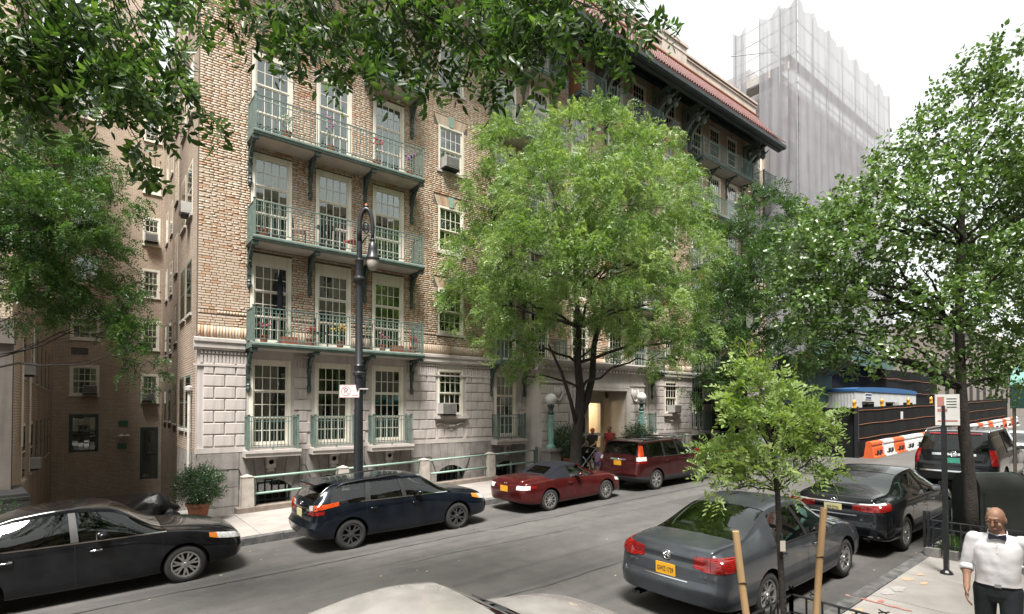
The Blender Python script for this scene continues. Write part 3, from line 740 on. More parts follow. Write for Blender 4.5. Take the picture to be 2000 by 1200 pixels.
# balconettes on the ground storey
for c in CB + RB + [13.37, 22.05]:
    s = MB().prism([(0, 1.80), (-.50, 1.80), (-.50, 1.72), (-.46, 1.66), (-.46, 1.60), (0, 1.60)], -.78, .78, 'x')
    b = obj('balconette', s.mesh('balconette', m_stone_trim), bld, (c - XC, 0, 0.0))
    obj('railing', railing(1.44, .44, 1.0, .1).mesh('railing', m_verdi), b, (0, 0, 1.80))
    MB().box(-.13, .13, -.17, 0, 1.24, 1.6, .0).box(-.16, .16, -.22, 0, 1.5, 1.598).lathe([(.075, 0), (.06, .03), (.02, .045)], (0, -.17, 1.42), 10, 'y').box(-.10, .10, -.14, 0, 1.14, 1.24, .02).build('corbel', m_stone_trim, b, sub=False)

# ---- eaves: brackets, soffit, gutter, tiles, parapet
EY, EZ = 15.3, 19.08
mb = MB().prism([(EY, EZ), (EY - .10, EZ + .06), (EY - .12, EZ + .22), (EY - .02, EZ + .26), (EY + .22, EZ + .26), (EY + .22, EZ + .02)], XL - .9, 33.7, 'x')
mb.box(XL - .9, 33.7, EY + .22, EY + .42, EZ - .02, EZ + .18); mb.box(XL - .9, 33.7, YF - .25, YF - .02, 20.12, 20.3)
mb.build('gutter', m_gutter, bld)
MB().add([(XL - .8, EY + .1, EZ + .2), (34.0, EY + .1, EZ + .2), (34.0, YF, 20.36), (XL - .8, YF, 20.36), (XL - .8, EY + .1, EZ + .3), (34.0, EY + .1, EZ + .3), (34.0, YF, 20.46), (XL - .8, YF, 20.46)],
         [(0, 1, 2, 3), (4, 7, 6, 5), (0, 4, 5, 1), (2, 6, 7, 3), (0, 3, 7, 4), (1, 5, 6, 2)]).build('soffit_board', m_gutter, bld)
mb = MB(); y0s, z0s = EY + .42, EZ + .17; sl = (20.30 - z0s) / (YF - .25 - y0s)
for i in range(-1, int((34 - 16) / .155) + 2):
    for j in range(14):
        for (u, v, lu, lv) in ((0, 0, .15, .05), (.10, .05, .05, .15)):
            x = 16 + i * .155 + u + (j % 2) * .0; y = y0s + .01 + j * .105 + v - (0 if v == 0 else .05)
            if x + lu > 33.95 or y + lv > YF - .26: continue
            za, zb = z0s + (y - y0s) * sl, z0s + (y + lv - y0s) * sl
            if v == 0: sh = .05 * (i % 2)
            mb.add([(x, y, za), (x + lu - .008, y, za), (x + lu - .008, y + lv - .008, zb), (x, y + lv - .008, zb), (x, y, za + .05), (x + lu - .008, y, za + .05), (x + lu - .008, y + lv - .008, zb + .05), (x, y + lv - .008, zb + .05)],
                   [(0, 3, 2, 1), (0, 1, 5, 4), (1, 2, 6, 5), (2, 3, 7, 6), (3, 0, 4, 7)])
o = mb.build('soffit_tiles', brickmat('soffit_brick', 'island') if False else m_herring, bld); o['kind'] = 'stuff'
def big_bracket():
    mb = MB()
    def bar(pts, ws, tt):
        for i in range(len(pts) - 1):
            a, b = Vector(pts[i]), Vector(pts[i + 1]); d = (b - a).normalized(); n_ = Vector((-d.y, d.x)); wa, wb = ws[i] / 2, ws[i + 1] / 2; a2, b2 = a - d * .012, b + d * .012
            mb.prism([tuple(a2 + n_ * wa), tuple(a2 - n_ * wa), tuple(b2 - n_ * wb), tuple(b2 + n_ * wb)], -tt, tt, 'x')
    P = [(-.06 - 1.15 * (1 - math.cos(R(a))), -1.85 + 1.3 * math.sin(R(a))) for a in range(-8, 84, 7)]
    bar(P, [.24 - .05 * i / len(P) for i in range(len(P))], .085)
    bar([(-.70 - .26 * (1 - i / 22) * math.cos(.4 + i * .45), -.42 + .26 * (1 - i / 22) * math.sin(.4 + i * .45)) for i in range(18)], [.09] * 18, .10)
    bar([(-.02, -.1), (-1.15, -.1)], [.2, .16], .10)
    mb.lathe([(.05, -.95), (.13, -.86), (.15, -.75), (.10, -.62), (.16, -.55), (.09, -.4), (.12, -.25)], (0, -.98, 0), 10)
    mb.tube([(0, -1.05, -.62), (0, -1.22, -.6), (0, -1.33, -.5)], [.06, .045, .02], 6); mb.box(-.11, .11, -.12, 0, -2.1, -.1)
    mb.tube([(0, -.95, -.15), (0, -1.12, -.05), (0, -1.2, .08)], [.05, .04, .02], 6)
    return mb.mesh('eaves_bracket', m_bronze)
bb = big_bracket()
for x in (11.9, 16.2, 19.15, 23.5, 26.15, 32.75):
    for sg in (-.27, .27): obj('eaves_bracket', bb, bld, (x + sg - XC, 0, 19.62))
# barrel tiles in overlapping rows
def tiles():
    V = []; F = []; rows = 11; y0, z0, y1, z1 = EY - .14, EZ + .27, 17.05, 21.85
    for ci, x in enumerate(np.arange(16.0, 33.6, .21)):
        for r in range(rows):
            ta, tb = r / rows, (r + 1.12) / rows; ya, yb = y0 + (y1 - y0) * ta, y0 + (y1 - y0) * tb
            cv = lambda t: z0 + (z1 - z0) * (t * .85 + .15 * t * t)
            za, zb = cv(ta) + .035, cv(min(tb, 1.05)) + .012; b = len(V); n_ = 5; j = random.uniform(-.008, .008)
            for (yy, zz) in ((ya, za), (yb, zb)):
                for k in range(n_ + 1):
                    a = math.pi * k / n_; V.append((x + .088 * math.cos(a) + j - XC, yy - YF, zz + .075 * math.sin(a)))
            for k in range(n_): F.append((b + k, b + k + 1, b + n_ + 2 + k, b + n_ + 1 + k))
            # front lip
            V.append((x + j - XC, ya - YF, za)); c = len(V) - 1
    return np.array(V), np.array(F)
V, F = tiles(); o = bigmesh('roof_tiles', V, F, m_tile, bld, smooth=True); o['kind'] = 'stuff'
MB().add([(XL - .9, EY - .05, EZ + .26), (33.65, EY - .05, EZ + .26), (33.65, 17.1, 21.86), (XL - .9, 17.1, 21.86)], [(0, 1, 2, 3)]).build('roof_deck', m_tile, bld)
mb = MB(); mb.tube([(16, 17.03, 21.93), (33.65, 17.03, 21.93)], .09, 8); mb.build('ridge_tiles', M('ridge_tile', (.28, .11, .05), (.2, .07, .035), scale=9, rough=.8), bld)
mb = MB().box(XL, 33.6, 17.06, 17.4, 21.8, 22.65)
for (a, b) in ((17.5, 33.65), (XL, 17.5)): mb.box(a, b, 16.95, 17.45, 22.62, 22.74); mb.box(a, b, 17.0, 17.42, 22.45, 22.52)
mb.box(23.6, 25.8, 16.98, 17.45, 21.9, 23.0); mb.box(23.5, 25.9, 16.9, 17.5, 22.98, 23.14)
mb.build('parapet', M('parapet_stone', (.47, .41, .36), (.38, .33, .29), scale=1.5, rough=.85, streak=.3), bld)
MB().box(XL, 33.8, 17.4, 29, 21.0, 21.6).build('roof', m_gutter, bld)
# ---- side wall along the court, stepping back, and the east return
mb = MB(); 
mb.box(XL, XL + .3, YF + .3, 21.5, 1.75, 21.9); mb.box(2.95, 3.2, 21.2, 28.5, -2.4, 21.9); mb.box(3.3, 3.55, 28.2, 36.2, -2.4, 21.9); mb.box(XL + .3, 3.2, 21.2, 21.5, -2.4, 21.9)
mb.build('court_wall', m_sidebrick, bld)
mb = MB().box(XL + .005, XL + .3, YF + .3, 21.495, -2.4, 1.75); mb.build('court_base', m_granite, bld)
MB().box(XR - .3, XR, YF + .3, 30, -2, 21.9).build('end_wall', m_sidebrick, bld)
# oblique windows of the court side
for (X, ys) in ((XL, (19.0, 20.4)), (2.95, (23, 25.2, 27.2)), (3.3, (30.2, 32.4, 34.4))):
    for y in ys:
        for f in range(6):
            z = (2.4, 5.9, 8.9, 12, 15.1, 18.1)[f]
            w = MB().box(X - .012, X + .1, y - .5, y + .5, z, z + 1.65).build('window', m_verdi if f < 2 else m_cream, bld)
            MB().box(X - .016, X - .005, y - .42, y + .42, z + .08, z + .8).box(X - .016, X - .005, y - .42, y + .42, z + .86, z + 1.57).build('pane', m_pane2, w)
            MB().box(X - .06, X + .02, y - .56, y + .56, z - .08, z - .002).build('sill', m_stone_trim, w)
ROOM.build('rooms', m_room, bld)
# ================================================================ entrance porch of the house
PY = 16.35; PA, PB = 14.45, 21.15
m_warm = M('warm_plaster', (.60, .54, .45), (.54, .48, .40), scale=2, rough=.7)
def portal():
    OA, OB, OZ = 16.35, 19.75, 3.85; zg = .35
    mb = MB()
    for (a, b, c, d) in rect_cells(PA, PB, -.3, 4.62, [(OA, OB, -.3, OZ)]): mb.box(a, b, PY, YF + .1, c, d)
    mb.build('porch_wall', m_stone_trim, bld)
    mb = MB().prism([(YF, 4.62), (PY - .04, 4.62), (PY - .06, 4.72), (PY - .16, 4.78), (PY - .30, 4.9), (PY - .34, 5.02), (PY - .32, 5.08), (YF, 5.16)], PA - .2, PB + .2, 'x')
    for x in np.arange(PA, PB, .21): mb.box(x, x + .10, PY - .2, PY - .03, 4.66, 4.76)
    mb.box(PA - .02, PB + .02, PY - .05, PY + .01, 4.1, 4.17)
    mb.build('porch_cornice', m_stone_trim, bld)
    # moulded frame round the opening with eared corners
    def frame(off, w, y0, y1):
        a, b, t = OA - off, OB + off, OZ + off; s = MB()
        s.box(a - w, a, y0, y1, -.1, t); s.box(b, b + w, y0, y1, -.1, t)
        s.prism([(a - w, t), (a, t), (a + .001, t - .001), (b - .001, t - .001), (b, t), (b + w, t), (b + w - .12, t + w), (a - w + .12, t + w)], y0, y1); return s
    frame(.0, .12, PY - .10, PY + .02).build('door_surround', m_stone_trim, bld); frame(.14, .16, PY - .06, PY + .02).build('door_surround', m_stone_trim, bld)
    # rusticated blocks on the porch
    for (a, b) in ((PA + .03, OA - .36), (OB + .36, PB - .03)):
        for k in range(9):
            z = .55 + k * .385
            if z + .38 > 4.1: break
            m = a + (b - a) * (.42 if k % 2 else .62)
            block(a, m - .015, z + .015, z + .365, PY, None, m_stone_trim, .03); block(m + .015, b, z + .015, z + .365, PY, None, m_stone_trim, .03)
    for x in (15.4, 20.4):   # cartouches high on either side
        MB().ball((x, PY - .02, 3.72), .16, 12, 8, (1, .5, 1.35)).tube([(x - .2, PY - .03, 3.95), (x - .24, PY - .06, 3.7), (x - .12, PY - .05, 3.42), (x, PY - .05, 3.36), (x + .12, PY - .05, 3.42), (x + .24, PY - .06, 3.7), (x + .2, PY - .03, 3.95)], .045, 6).build('cartouche', m_stone_trim, bld, smooth=True)
    # vestibule
    yb = 17.75
    mb = MB().box(OA - .3, OA, YF + .1, yb, -.3, OZ + .4).box(OB, OB + .3, YF + .1, yb, -.3, OZ + .4).box(OA, OB, YF + .1, yb, OZ + .02, OZ + .4)
    mb.build('vestibule_wall', m_warm, bld)
    MB().box(OA, OB, PY - .35, yb + 2.4, -.3, .5).box(OA - .3, OB + .3, PY - .7, PY - .35, -.3, .5 - .12).build('vestibule_floor', m_conc, bld)
    # back wall with arched iron door and side light
    ac, ar = 17.55, .95
    pts = [(OA, .5), (ac - ar, .5), (ac - ar, 2.55)] + [(ac - ar * math.cos(R(t)), 2.55 + .62 * math.sin(R(t))) for t in range(15, 180, 15)] + [(ac + ar, 2.55), (ac + ar, .5), (OB, .5), (OB, OZ), (OA, OZ)]
    # split into non-concave pieces
    mb = MB().box(OA, ac - ar, yb, yb + .2, .5, OZ + .05).box(ac + ar, OB, yb, yb + .2, .5, 1.2).box(ac + ar, ac + ar + .25, yb, yb + .2, 1.2, OZ + .05).box(OB - .2, OB, yb, yb + .2, 1.2, OZ + .05).box(ac + ar + .25, OB - .2, yb, yb + .2, 3.3, OZ + .05)
    A = [(ac - ar * math.cos(R(t)), 2.55 + .62 * math.sin(R(t))) for t in range(0, 181, 15)]
    for i in range(len(A) - 1): mb.prism([A[i], A[i + 1], (A[i + 1][0], OZ + .05), (A[i][0], OZ + .05)], yb, yb + .2)
    mb.build('vestibule_wall', m_warm, bld)
    d = MB()
    for x in np.arange(ac - ar + .05, ac + ar, .11): d.box(x - .012, x + .012, yb + .06, yb + .085, .5, 2.55 + .62 * math.sqrt(max(0, 1 - ((x - ac) / ar) ** 2)))
    for z in np.arange(.62, 2.6, .16): d.box(ac - ar, ac + ar, yb + .055, yb + .09, z - .01, z + .01)
    d.box(ac - .04, ac + .04, yb + .04, yb + .1, .5, 3.15); d.box(ac - ar, ac + ar, yb + .04, yb + .1, .5, .72); d.box(ac - ar, ac - ar + .07, yb + .03, yb + .1, .5, 2.6); d.box(ac + ar - .07, ac + ar, yb + .03, yb + .1, .5, 2.6)
    w = d.build('entrance_door', m_black, bld); MB().box(ac - ar, ac + ar, yb + .11, yb + .12, .5, 3.2).build('pane', m_pane2, w)
    MB().box(OA - .3, OB + .3, yb + 2.2, yb + 2.3, .5, OZ + .3).box(OB, OB + .1, yb + .2, yb + 2.2, .5, 4.1).box(OA - .1, OA, yb + .2, yb + 2.2, .5, 4.1).box(OA, OB, yb + .2, yb + 2.2, OZ + .1, OZ + .2).build('lobby_wall', m_warm, bld)
    MB().box(18.9, 19.25, yb + 2.17, yb + 2.199, 1.4, 2.3).build('lobby_notice_board', M('dark_board', (.05, .05, .04), rough=.5), bld)
    # lobby lamp, lit
    l = thing('wall_lamp', 'lit amber bowl lamp glowing inside the arched entrance lobby', 'lamp', (18.95, yb + 2.0, 2.55))
    MB().lathe([(.02, -.06), (.12, -.02), (.16, .05), (.15, .06), (.10, .0), (.0, -.04)], (0, 0, 0), 14).build('lamp_bowl', emis('lamp_glow', (1, .66, .25), 6), l, sub=False, smooth=True)
    MB().box(-.02, .02, 0, .2, .0, .03).build('lamp_arm', m_black, l, sub=False)
    ld = bpy.data.lights.new('lobby_light', 'POINT'); ld.energy = 60; ld.color = (1, .8, .52); ld.shadow_soft_size = .15
    lo = obj('lobby_light', ld, l, (0, -.35, .55))
portal()
# globe lamp standards either side of the door
def globe_lamp(x, label):
    L = thing('globe_lamp', label, 'lamp', (x, 15.9, gz(x) + .15), group='globe lamps at the entrance')
    mb = MB().box(-.3, .3, -.3, .3, 0, .9, .03).box(-.34, .34, -.34, .34, .9, 1.0); mb.build('pedestal', m_granite, L, sub=False)
    c = MB().lathe([(.20, 1.0), (.20, 1.08), (.12, 1.14), (.10, 1.2), (.085, 2.2), (.12, 2.28), (.10, 2.34)], (0, 0, 0), 12)
    for k in range(8):
        a = k * math.pi / 4; c.tube([(.10 * math.cos(a), .10 * math.sin(a), 1.2), (.09 * math.cos(a), .09 * math.sin(a), 2.2)], .018, 5)
    for s in (-1, 1): c.tube([(s * .1, 0, 1.9), (s * .3, 0, 1.86), (s * .38, 0, 1.95), (s * .33, 0, 2.04), (s * .26, 0, 1.98)], .022, 6)
    c.build('column', M('verdigris', (.24, .42, .37), (.17, .31, .28), scale=8, rough=.6), L, sub=False, smooth=True, angle=40)
    MB().lathe([(.10, 2.34), (.14, 2.42), (.09, 2.5), (.10, 2.62), (.16, 2.7), (.15, 2.74), (.08, 2.76)], (0, 0, 0), 12).build('cap', m_dkgreen, L, sub=False, smooth=True, angle=40)
    MB().ball((0, 0, 2.98), .225, 20, 12).build('globe', M('opal_glass', (.80, .80, .77), (.76, .76, .73), rough=.25), L, sub=False, smooth=True)
globe_lamp(14.6, 'verdigris lamp standard with white globe, left of the entrance behind the tree trunk')
globe_lamp(20.35, 'verdigris lamp standard with white globe, right of the entrance')

# ================================================================ iron and stone railing along the area
def area_rail(xs, label, cap_end=None):
    t = thing('area_railing', label, 'railing', (xs[0], 16.3, gz(xs[0]) + .15))
    B = base_of(t)
    cop = MB().box(xs[0] - .28, xs[-1] + .25, 16.07, 16.47, -.3, .14)
    cop.v = [(x, y, z + gz(x) + .15) for x, y, z in cop.v]; cop.build('coping', m_coping, t)
    for x in xs:
        z0 = gz(x) + .15 + .14; h = .84
        p = MB().box(x - .165, x + .165, 16.13, 16.43, z0 - .02, z0 + h, .02)
        q = len(p.v); p.add([(x - .16, 16.135, z0 + h), (x + .16, 16.135, z0 + h), (x + .16, 16.425, z0 + h), (x - .16, 16.425, z0 + h), (x, 16.28, z0 + h + .07)], [(0, 1, 4), (1, 2, 4), (2, 3, 4), (3, 0, 4)])
        p.build('pillar', m_pillar, t)
    ends = list(xs) + ([cap_end] if cap_end else [])
    for a, b in zip(ends[:-1], ends[1:]):
        for h in (.34, .80):
            za, zb = gz(a) + .15 + .14 + h, gz(b) + .15 + .14 + h
            MB().tube([(a + .15, 16.28, za), (b - .15, 16.28, zb)], .034, 8).build('rail', m_verdi_l, t, smooth=True)
        for x in (a + .22, b - .22): MB().box(x - .014, x + .014, 16.265, 16.295, gz(x) + .15 + .14, gz(x) + .15 + .14 + .80).build('strut', m_verdi, t)
    if cap_end:
        x = cap_end - .1; MB().box(x - .05, x + .05, 16.23, 16.33, gz(x) + .2, gz(x) + 1.12).ball((x, 16.28, gz(x) + 1.17), .07, 8, 6).build('end_post', m_verdi, t)
area_rail([3.5, 6.22, 9.05, 11.85], 'granite pillars joined by green pipe rails below the left bays', 14.25)
area_rail([22.3, 24.6, 27.2, 29.8], 'granite pillars joined by green pipe rails right of the entrance')
# ================================================================ the court and its other walls
def court():
    YB = 36.2
    cw = thing('brick_building', 'brown brick rear wing closing the narrow court', 'building', (1.3, YB, -1.6))
    mb = MB(); wins = []
    for k, z in enumerate((.75, 3.75, 6.7, 9.65, 12.6, 15.55, 18.5)):
        wins.append((-.75, .48, z, z + (2.0 if k == 0 else 1.6), k, 0))
        wins.append((2.0, 3.15, (-.9 if k == 0 else z - .35), (2.0 if k == 0 else z + 1.25), k, 1))
    wins = [w for w in wins]
    for (a, b, c, d) in rect_cells(-1.6, 2.3, -3, 20.6, [(w[0], w[1], w[2], w[3]) for w in wins if w[5] == 0]): mb.box(a, b, YB, YB + .3, c, d)
    for (a, b, c, d) in rect_cells(2.3, 4.4, -3, 20.6, [(w[0] + .31, w[1], w[2], w[3]) for w in wins if w[5] == 1]): mb.box(a, b, YB, YB + .3, c, d)
    mb.box(2.0, 2.3, YB - .001, YB + .01, -3, 20.6) if False else None
    mb.build('wall', m_courtbrick, cw)
    for (a, b, c, d, k, col) in wins:
        if col: a += .31
        cu = 'drapes' if k == 1 else random.choice(['none', 'blind', 'sheer'])
        window(cw, a, b, c, d, 4 if col == 0 else 3, 2, 2, Y=YB, detail=k < 4, mat=m_dkgreen if k == 0 else m_cream, curtain='none' if k == 0 else cu, glass=m_pane, sill=1 if k else 0, room=False)
    r = MB()
    for (a, b, c, d, k, col) in wins: r.add([(a, YB + .8, c), (b, YB + .8, c), (b, YB + .8, d), (a, YB + .8, d)], [(0, 1, 2, 3)])
    r.build('rooms', m_room, cw)
    MB().box(1.35, 1.75, YB - .05, YB + .01, 2.1, 2.4).box(1.3, 1.7, YB - .05, YB + .01, .85, 1.15).build('vent_plate', M('green_plate_paint', (.05, .16, .1), rough=.6), cw)
    MB().box(-.7, .0, YB - .03, YB + .01, 5.9, 6.25).build('air_grille', m_acgr, cw)
    l = MB().tube([(1.6, YB, 1.55), (1.6, YB - .25, 1.6)], .02, 6).lathe([(.02, .06), (.16, -.02), (.15, -.05), (.0, -.05)], (1.45, YB - .28, 1.6), 10).lathe([(.02, .06), (.14, -.02), (.13, -.05), (.0, -.05)], (1.72, YB - .28, 1.6), 10); l.build('flood_light', m_white, cw)
    # penthouse and chimney against the sky
    MB().box(.35, 2.4, YB + 1.0, YB + 4, 20.5, 27).box(2.45, 3.0, YB, YB + 1.0, 20.6, 24).box(-1.6, 4.4, YB - .06, YB + .36, 20.5, 20.7).build('penthouse', m_courtbrick, cw)
    # left wing across the court
    lw = thing('brick_wing', 'brown brick wing with stone corner at the left edge across the court', 'building', (-1.42, YF, 0))
    X = -1.42
    mb = MB().box(X - 9, X, YF, YF + .3, 4.9, 22); mb.box(X - .3, X, YF + .3, 37, -2.4, 22); mb.build('wall', m_courtbrick, lw)
    MB().box(X - 9, X + .02, YF - .03, YF + .25, -1, 4.55).box(X - 9, X + .05, YF - .12, YF + .3, 4.55, 4.9).box(X - 9, X + .03, YF - .06, YF + .3, 4.9, 5.15).build('stone_base', M('shaded_stone', (.13, .112, .10), (.10, .085, .075), scale=2, rough=.85, streak=.3), lw)  # stone colour darkened to stand for the shade of the tree
    for i, y in enumerate((20.5, 23.2, 25.6, 28, 30.4, 32.8)):
        for k, z in enumerate((1.0, 3.9, 6.9, 9.9, 12.9, 15.9)):
            w = MB().box(X - .06, X + .012, y - .45, y + .45, z, z + 1.6).build('window', m_dkgreen if k < 2 and i > 1 else m_cream, lw)
            MB().box(X + .005, X + .017, y - .38, y + .38, z + .08, z + .77).box(X + .005, X + .017, y - .38, y + .38, z + .83, z + 1.52).build('pane', m_pane2, w)
            MB().box(X - .02, X + .06, y - .5, y + .5, z - .07, z - .002).build('sill', m_stone_trim, w)
    for y, z in ((19.4, 2.0), (21.9, 2.0), (23.0, 4.5)): MB().tube([(X + .05, y, z), (X + .05, y, z + 2.2)], .03, 6).build('drain_pipe', m_cream, lw)
    struct(MB().box(-1.25, 2.41, 16.2, 17.9, -.4, .145).slope().build('court_path', m_conc))
    struct(MB().add([(-1.3, 17.9, -.0), (3.4, 17.9, -.0), (3.4, 19.2, -.9), (-1.3, 19.2, -.9), (-1.3, 36.3, -1.7), (3.4, 36.3, -1.7)], [(0, 1, 2, 3), (3, 2, 5, 4)]).build('court_floor', M('court_paving', (.16, .14, .125), (.1, .09, .08), scale=3, rough=.9)))
    rp = thing('rain_pipe', 'grey rain pipe with hood on the court corner beside the stone pier', 'pipe', (2.33, 18.2, .2))
    MB().tube([(0, 0, 0), (0, 0, 3.25), (.0, .06, 3.35)], .04, 8).lathe([(.05, 3.3), (.11, 3.36), (.11, 3.46), (.03, 3.5)], (0, 0, 0), 8).build('pipe', m_ac, rp, sub=False, smooth=True, angle=40)
court()
# buildings that close the street at the left and beyond the scaffold
# ================================================================ scaffolded building under white netting
def netmat():
    m, n, o = _new('scaffold_net'); t = n.nodes.new('ShaderNodeBsdfTransparent'); d = n.nodes.new('ShaderNodeBsdfDiffuse'); tr = n.nodes.new('ShaderNodeBsdfTranslucent')
    w = noise(n, 1.0, 4, stretch=(1.2, 1.2, .12)); r = ramp(n, w.outputs[0], [(.33, (.62, .62, .62)), (.7, (.9, .9, .9))])
    d.inputs[0].default_value = (.46, .45, .475, 1); tr.inputs[0].default_value = (.42, .41, .43, 1)
    a = n.nodes.new('ShaderNodeMixShader'); a.inputs[0].default_value = .45; n.links.new(d.outputs[0], a.inputs[1]); n.links.new(tr.outputs[0], a.inputs[2])
    mx = n.nodes.new('ShaderNodeMixShader'); n.links.new(r.outputs[0], mx.inputs[0]); n.links.new(t.outputs[0], mx.inputs[1]); n.links.new(a.outputs[0], mx.inputs[2]); n.links.new(mx.outputs[0], o.inputs[0]); return m
m_net = netmat()
def scaffold():
    X0, X1, Y0, Y1, ZT = 35.4, 52.6, 15.2, 19.6, 29.6; step = 2.45
    b = thing('building_under_repair', 'tall pale building behind scaffold netting at the far right', 'building', (X0, Y0, 0))
    m = M('covered_facade', (.42, .40, .40), (.34, .32, .32), scale=.8, rough=.9)
    mb = MB().box(X0 + 1.3, X1, 17.0, 32, -1, 25.9); mb.box(X0 + 1.2, X1, 16.8, 17.0, 25.2, 25.6); mb.box(X0 + 1.25, X1, 16.9, 17.0, 17.4, 17.7); mb.box(X0 + 1.25, X0 + 3.8, 19, 22, 25.9, 27.2)
    mb.build('wall', m, b)
    for i in range(6):
        for k in range(8):
            x = X0 + 2.4 + i * 2.6; z = 2 + k * 3.0
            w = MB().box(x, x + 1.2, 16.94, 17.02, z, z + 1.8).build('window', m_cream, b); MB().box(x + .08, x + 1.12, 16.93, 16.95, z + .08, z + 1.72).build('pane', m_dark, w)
    s = thing('scaffold', 'steel pipe scaffold wrapped in white debris netting rising above the tiled eaves', 'scaffold', (X0, Y0, 0))
    n_ = int((X1 - X0) / step)
    mb = MB()
    top = lambda i: ZT - .55 * (i % 2) * .4 - (.0 if i < 1 else .15)
    for i in range(n_ + 1):
        x = X0 + i * step
        for y in (Y0 + .08, Y0 + 1.15): mb.tube([(x, y, 2), (x, y, top(i))], .035, 5)
    for y in (16.3, 17.7, 19.4): mb.tube([(X0 + .05, y, 2), (X0 + .05, y, ZT - .3)], .035, 5); mb.tube([(X0 + 1.1, y, 24), (X0 + 1.1, y, ZT - .3)], .03, 5)
    for z in np.arange(4, ZT, 2.0):
        for y in (Y0 + .08, Y0 + 1.15): mb.tube([(X0, y, z), (X1, y, z)], .026, 4)
        mb.tube([(X0 + .05, Y0, z), (X0 + .05, 19.5, z)], .026, 4); mb.tube([(X0 + .05, Y0, z + 1), (X0 + .05, 19.5, z + 1)], .02, 4)
    for i in range(n_):
        for z in np.arange(18, ZT - 2, 4): x = X0 + i * step; mb.tube([(x, Y0 + 1.1, z), (x + step, Y0 + 1.1, z + 2)], .02, 4)
    for z in np.arange(20, ZT - 2, 2): mb.tube([(X0 + .1, 16.3, z), (X0 + .1, 17.7, z + 2)], .02, 4)
    mb.tube([(X0 - 2.2, 18.5, 26.4), (X0 + 1.5, 17.2, 27.6)], .03, 4)
    mb.build('pipes', M('scaffold_pipe', (.36, .37, .39), (.26, .27, .3), rough=.5, metal=.3), s)
    pl = MB()
    for z in (6, 10, 14, 18, 22, 26): pl.box(X0 + .1, X1, Y0 + .55, Y0 + 1.1, z + .03, z + .07)
    pl.box(X0 + .1, X0 + 1.1, Y0 + 1.1, 19.4, 25.05, 25.1); pl.box(X0 + .02, X0 + .06, Y0 + .5, 19.4, 25.1, 25.6)
    pl.build('planks', M('scaffold_plank', (.45, .42, .39), rough=.9), s)
    # netting: each bay sags between its poles
    for i in range(n_):
        V = []; F = []; nu, nv = 10, 24; x0 = X0 + i * step
        for u in range(nu + 1):
            for v in range(nv + 1):
                t = u / nu; sag = .55 * 4 * t * (1 - t); z = 2.2 + (ZT - 2.2 - sag - (0 if i < 1 else .1)) * v / nv
                V.append((x0 + t * step, Y0 - .02 + .10 * math.sin(u * 1.3 + v * .35 + i * 2) * 4 * t * (1 - t) * .8, z))
        for u in range(nu):
            for v in range(nv): a = u * (nv + 1) + v; F.append((a, a + nv + 1, a + nv + 2, a + 1))
        MB().add(V, F).build('netting', m_net, s, smooth=True)
    for (ya, yb) in ((Y0, 16.4), (16.4, 17.7), (18.6, 19.6)):
        V = []; F = []; nu, nv = 8, 22
        for u in range(nu + 1):
            for v in range(nv + 1):
                t = u / nu; sag = .5 * 4 * t * (1 - t); z = 2.2 + (ZT - 2.2 - sag) * v / nv
                V.append((X0 - .03 + .09 * math.sin(u * 1.7 + v * .4) * 4 * t * (1 - t), ya + (yb - ya) * t, z))
        for u in range(nu):
            for v in range(nv): a = u * (nv + 1) + v; F.append((a, a + 1, a + nv + 2, a + nv + 1))
        MB().add(V, F).build('netting', m_net, s, smooth=True)
scaffold()
# far end of the street
def far_end():
    t = thing('brick_building', 'low brown building closing the street beyond the netting', 'building', (74, 17, 1))
    mw = M('far_facade', (.22, .19, .165), (.18, .155, .135), scale=.5, rough=.9)
    MB().box(74, 130, 17, 34, -1, 13).build('wall', mw, t)
    for i in range(14):
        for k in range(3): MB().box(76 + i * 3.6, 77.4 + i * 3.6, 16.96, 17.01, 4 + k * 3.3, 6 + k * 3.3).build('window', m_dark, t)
    MB().box(73.6, 130, 16.6, 17.2, 12.8, 13.4).build('cornice', m_stone_trim, t)
far_end()
# the houses behind the viewer: they show only as reflections and shade
def opposite():
    t = thing('apartment_building', 'beige brick apartment house on the near side, mirrored in the panes', 'building', (10, -4.7, 0))
    mw = brickwall('opposite_brick', [(.52, .42, .32), (.46, .36, .27), (.55, .46, .36)], (.3, .26, .22))
    wins = [(x, x + 1.2, z, z + 1.8) for x in np.arange(-13, 108, 2.9) for z in (2.2, 5.3, 8.4, 11.5, 14.6)]
    mb = MB()
    for (a, b, c, d) in rect_cells(-16, 110, -2, 17.5, wins): mb.box(a, b, -5.0, -4.7, c, d)
    mb.box(-16, 110, -5.1, -4.4, 17.5, 18.1); mb.build('wall', mw, t)
    for (a, b, c, d) in wins:
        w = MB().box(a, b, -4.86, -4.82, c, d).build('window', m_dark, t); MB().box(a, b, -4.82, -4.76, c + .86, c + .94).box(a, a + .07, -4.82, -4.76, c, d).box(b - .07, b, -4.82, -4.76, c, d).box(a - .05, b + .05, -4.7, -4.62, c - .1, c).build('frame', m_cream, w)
opposite()
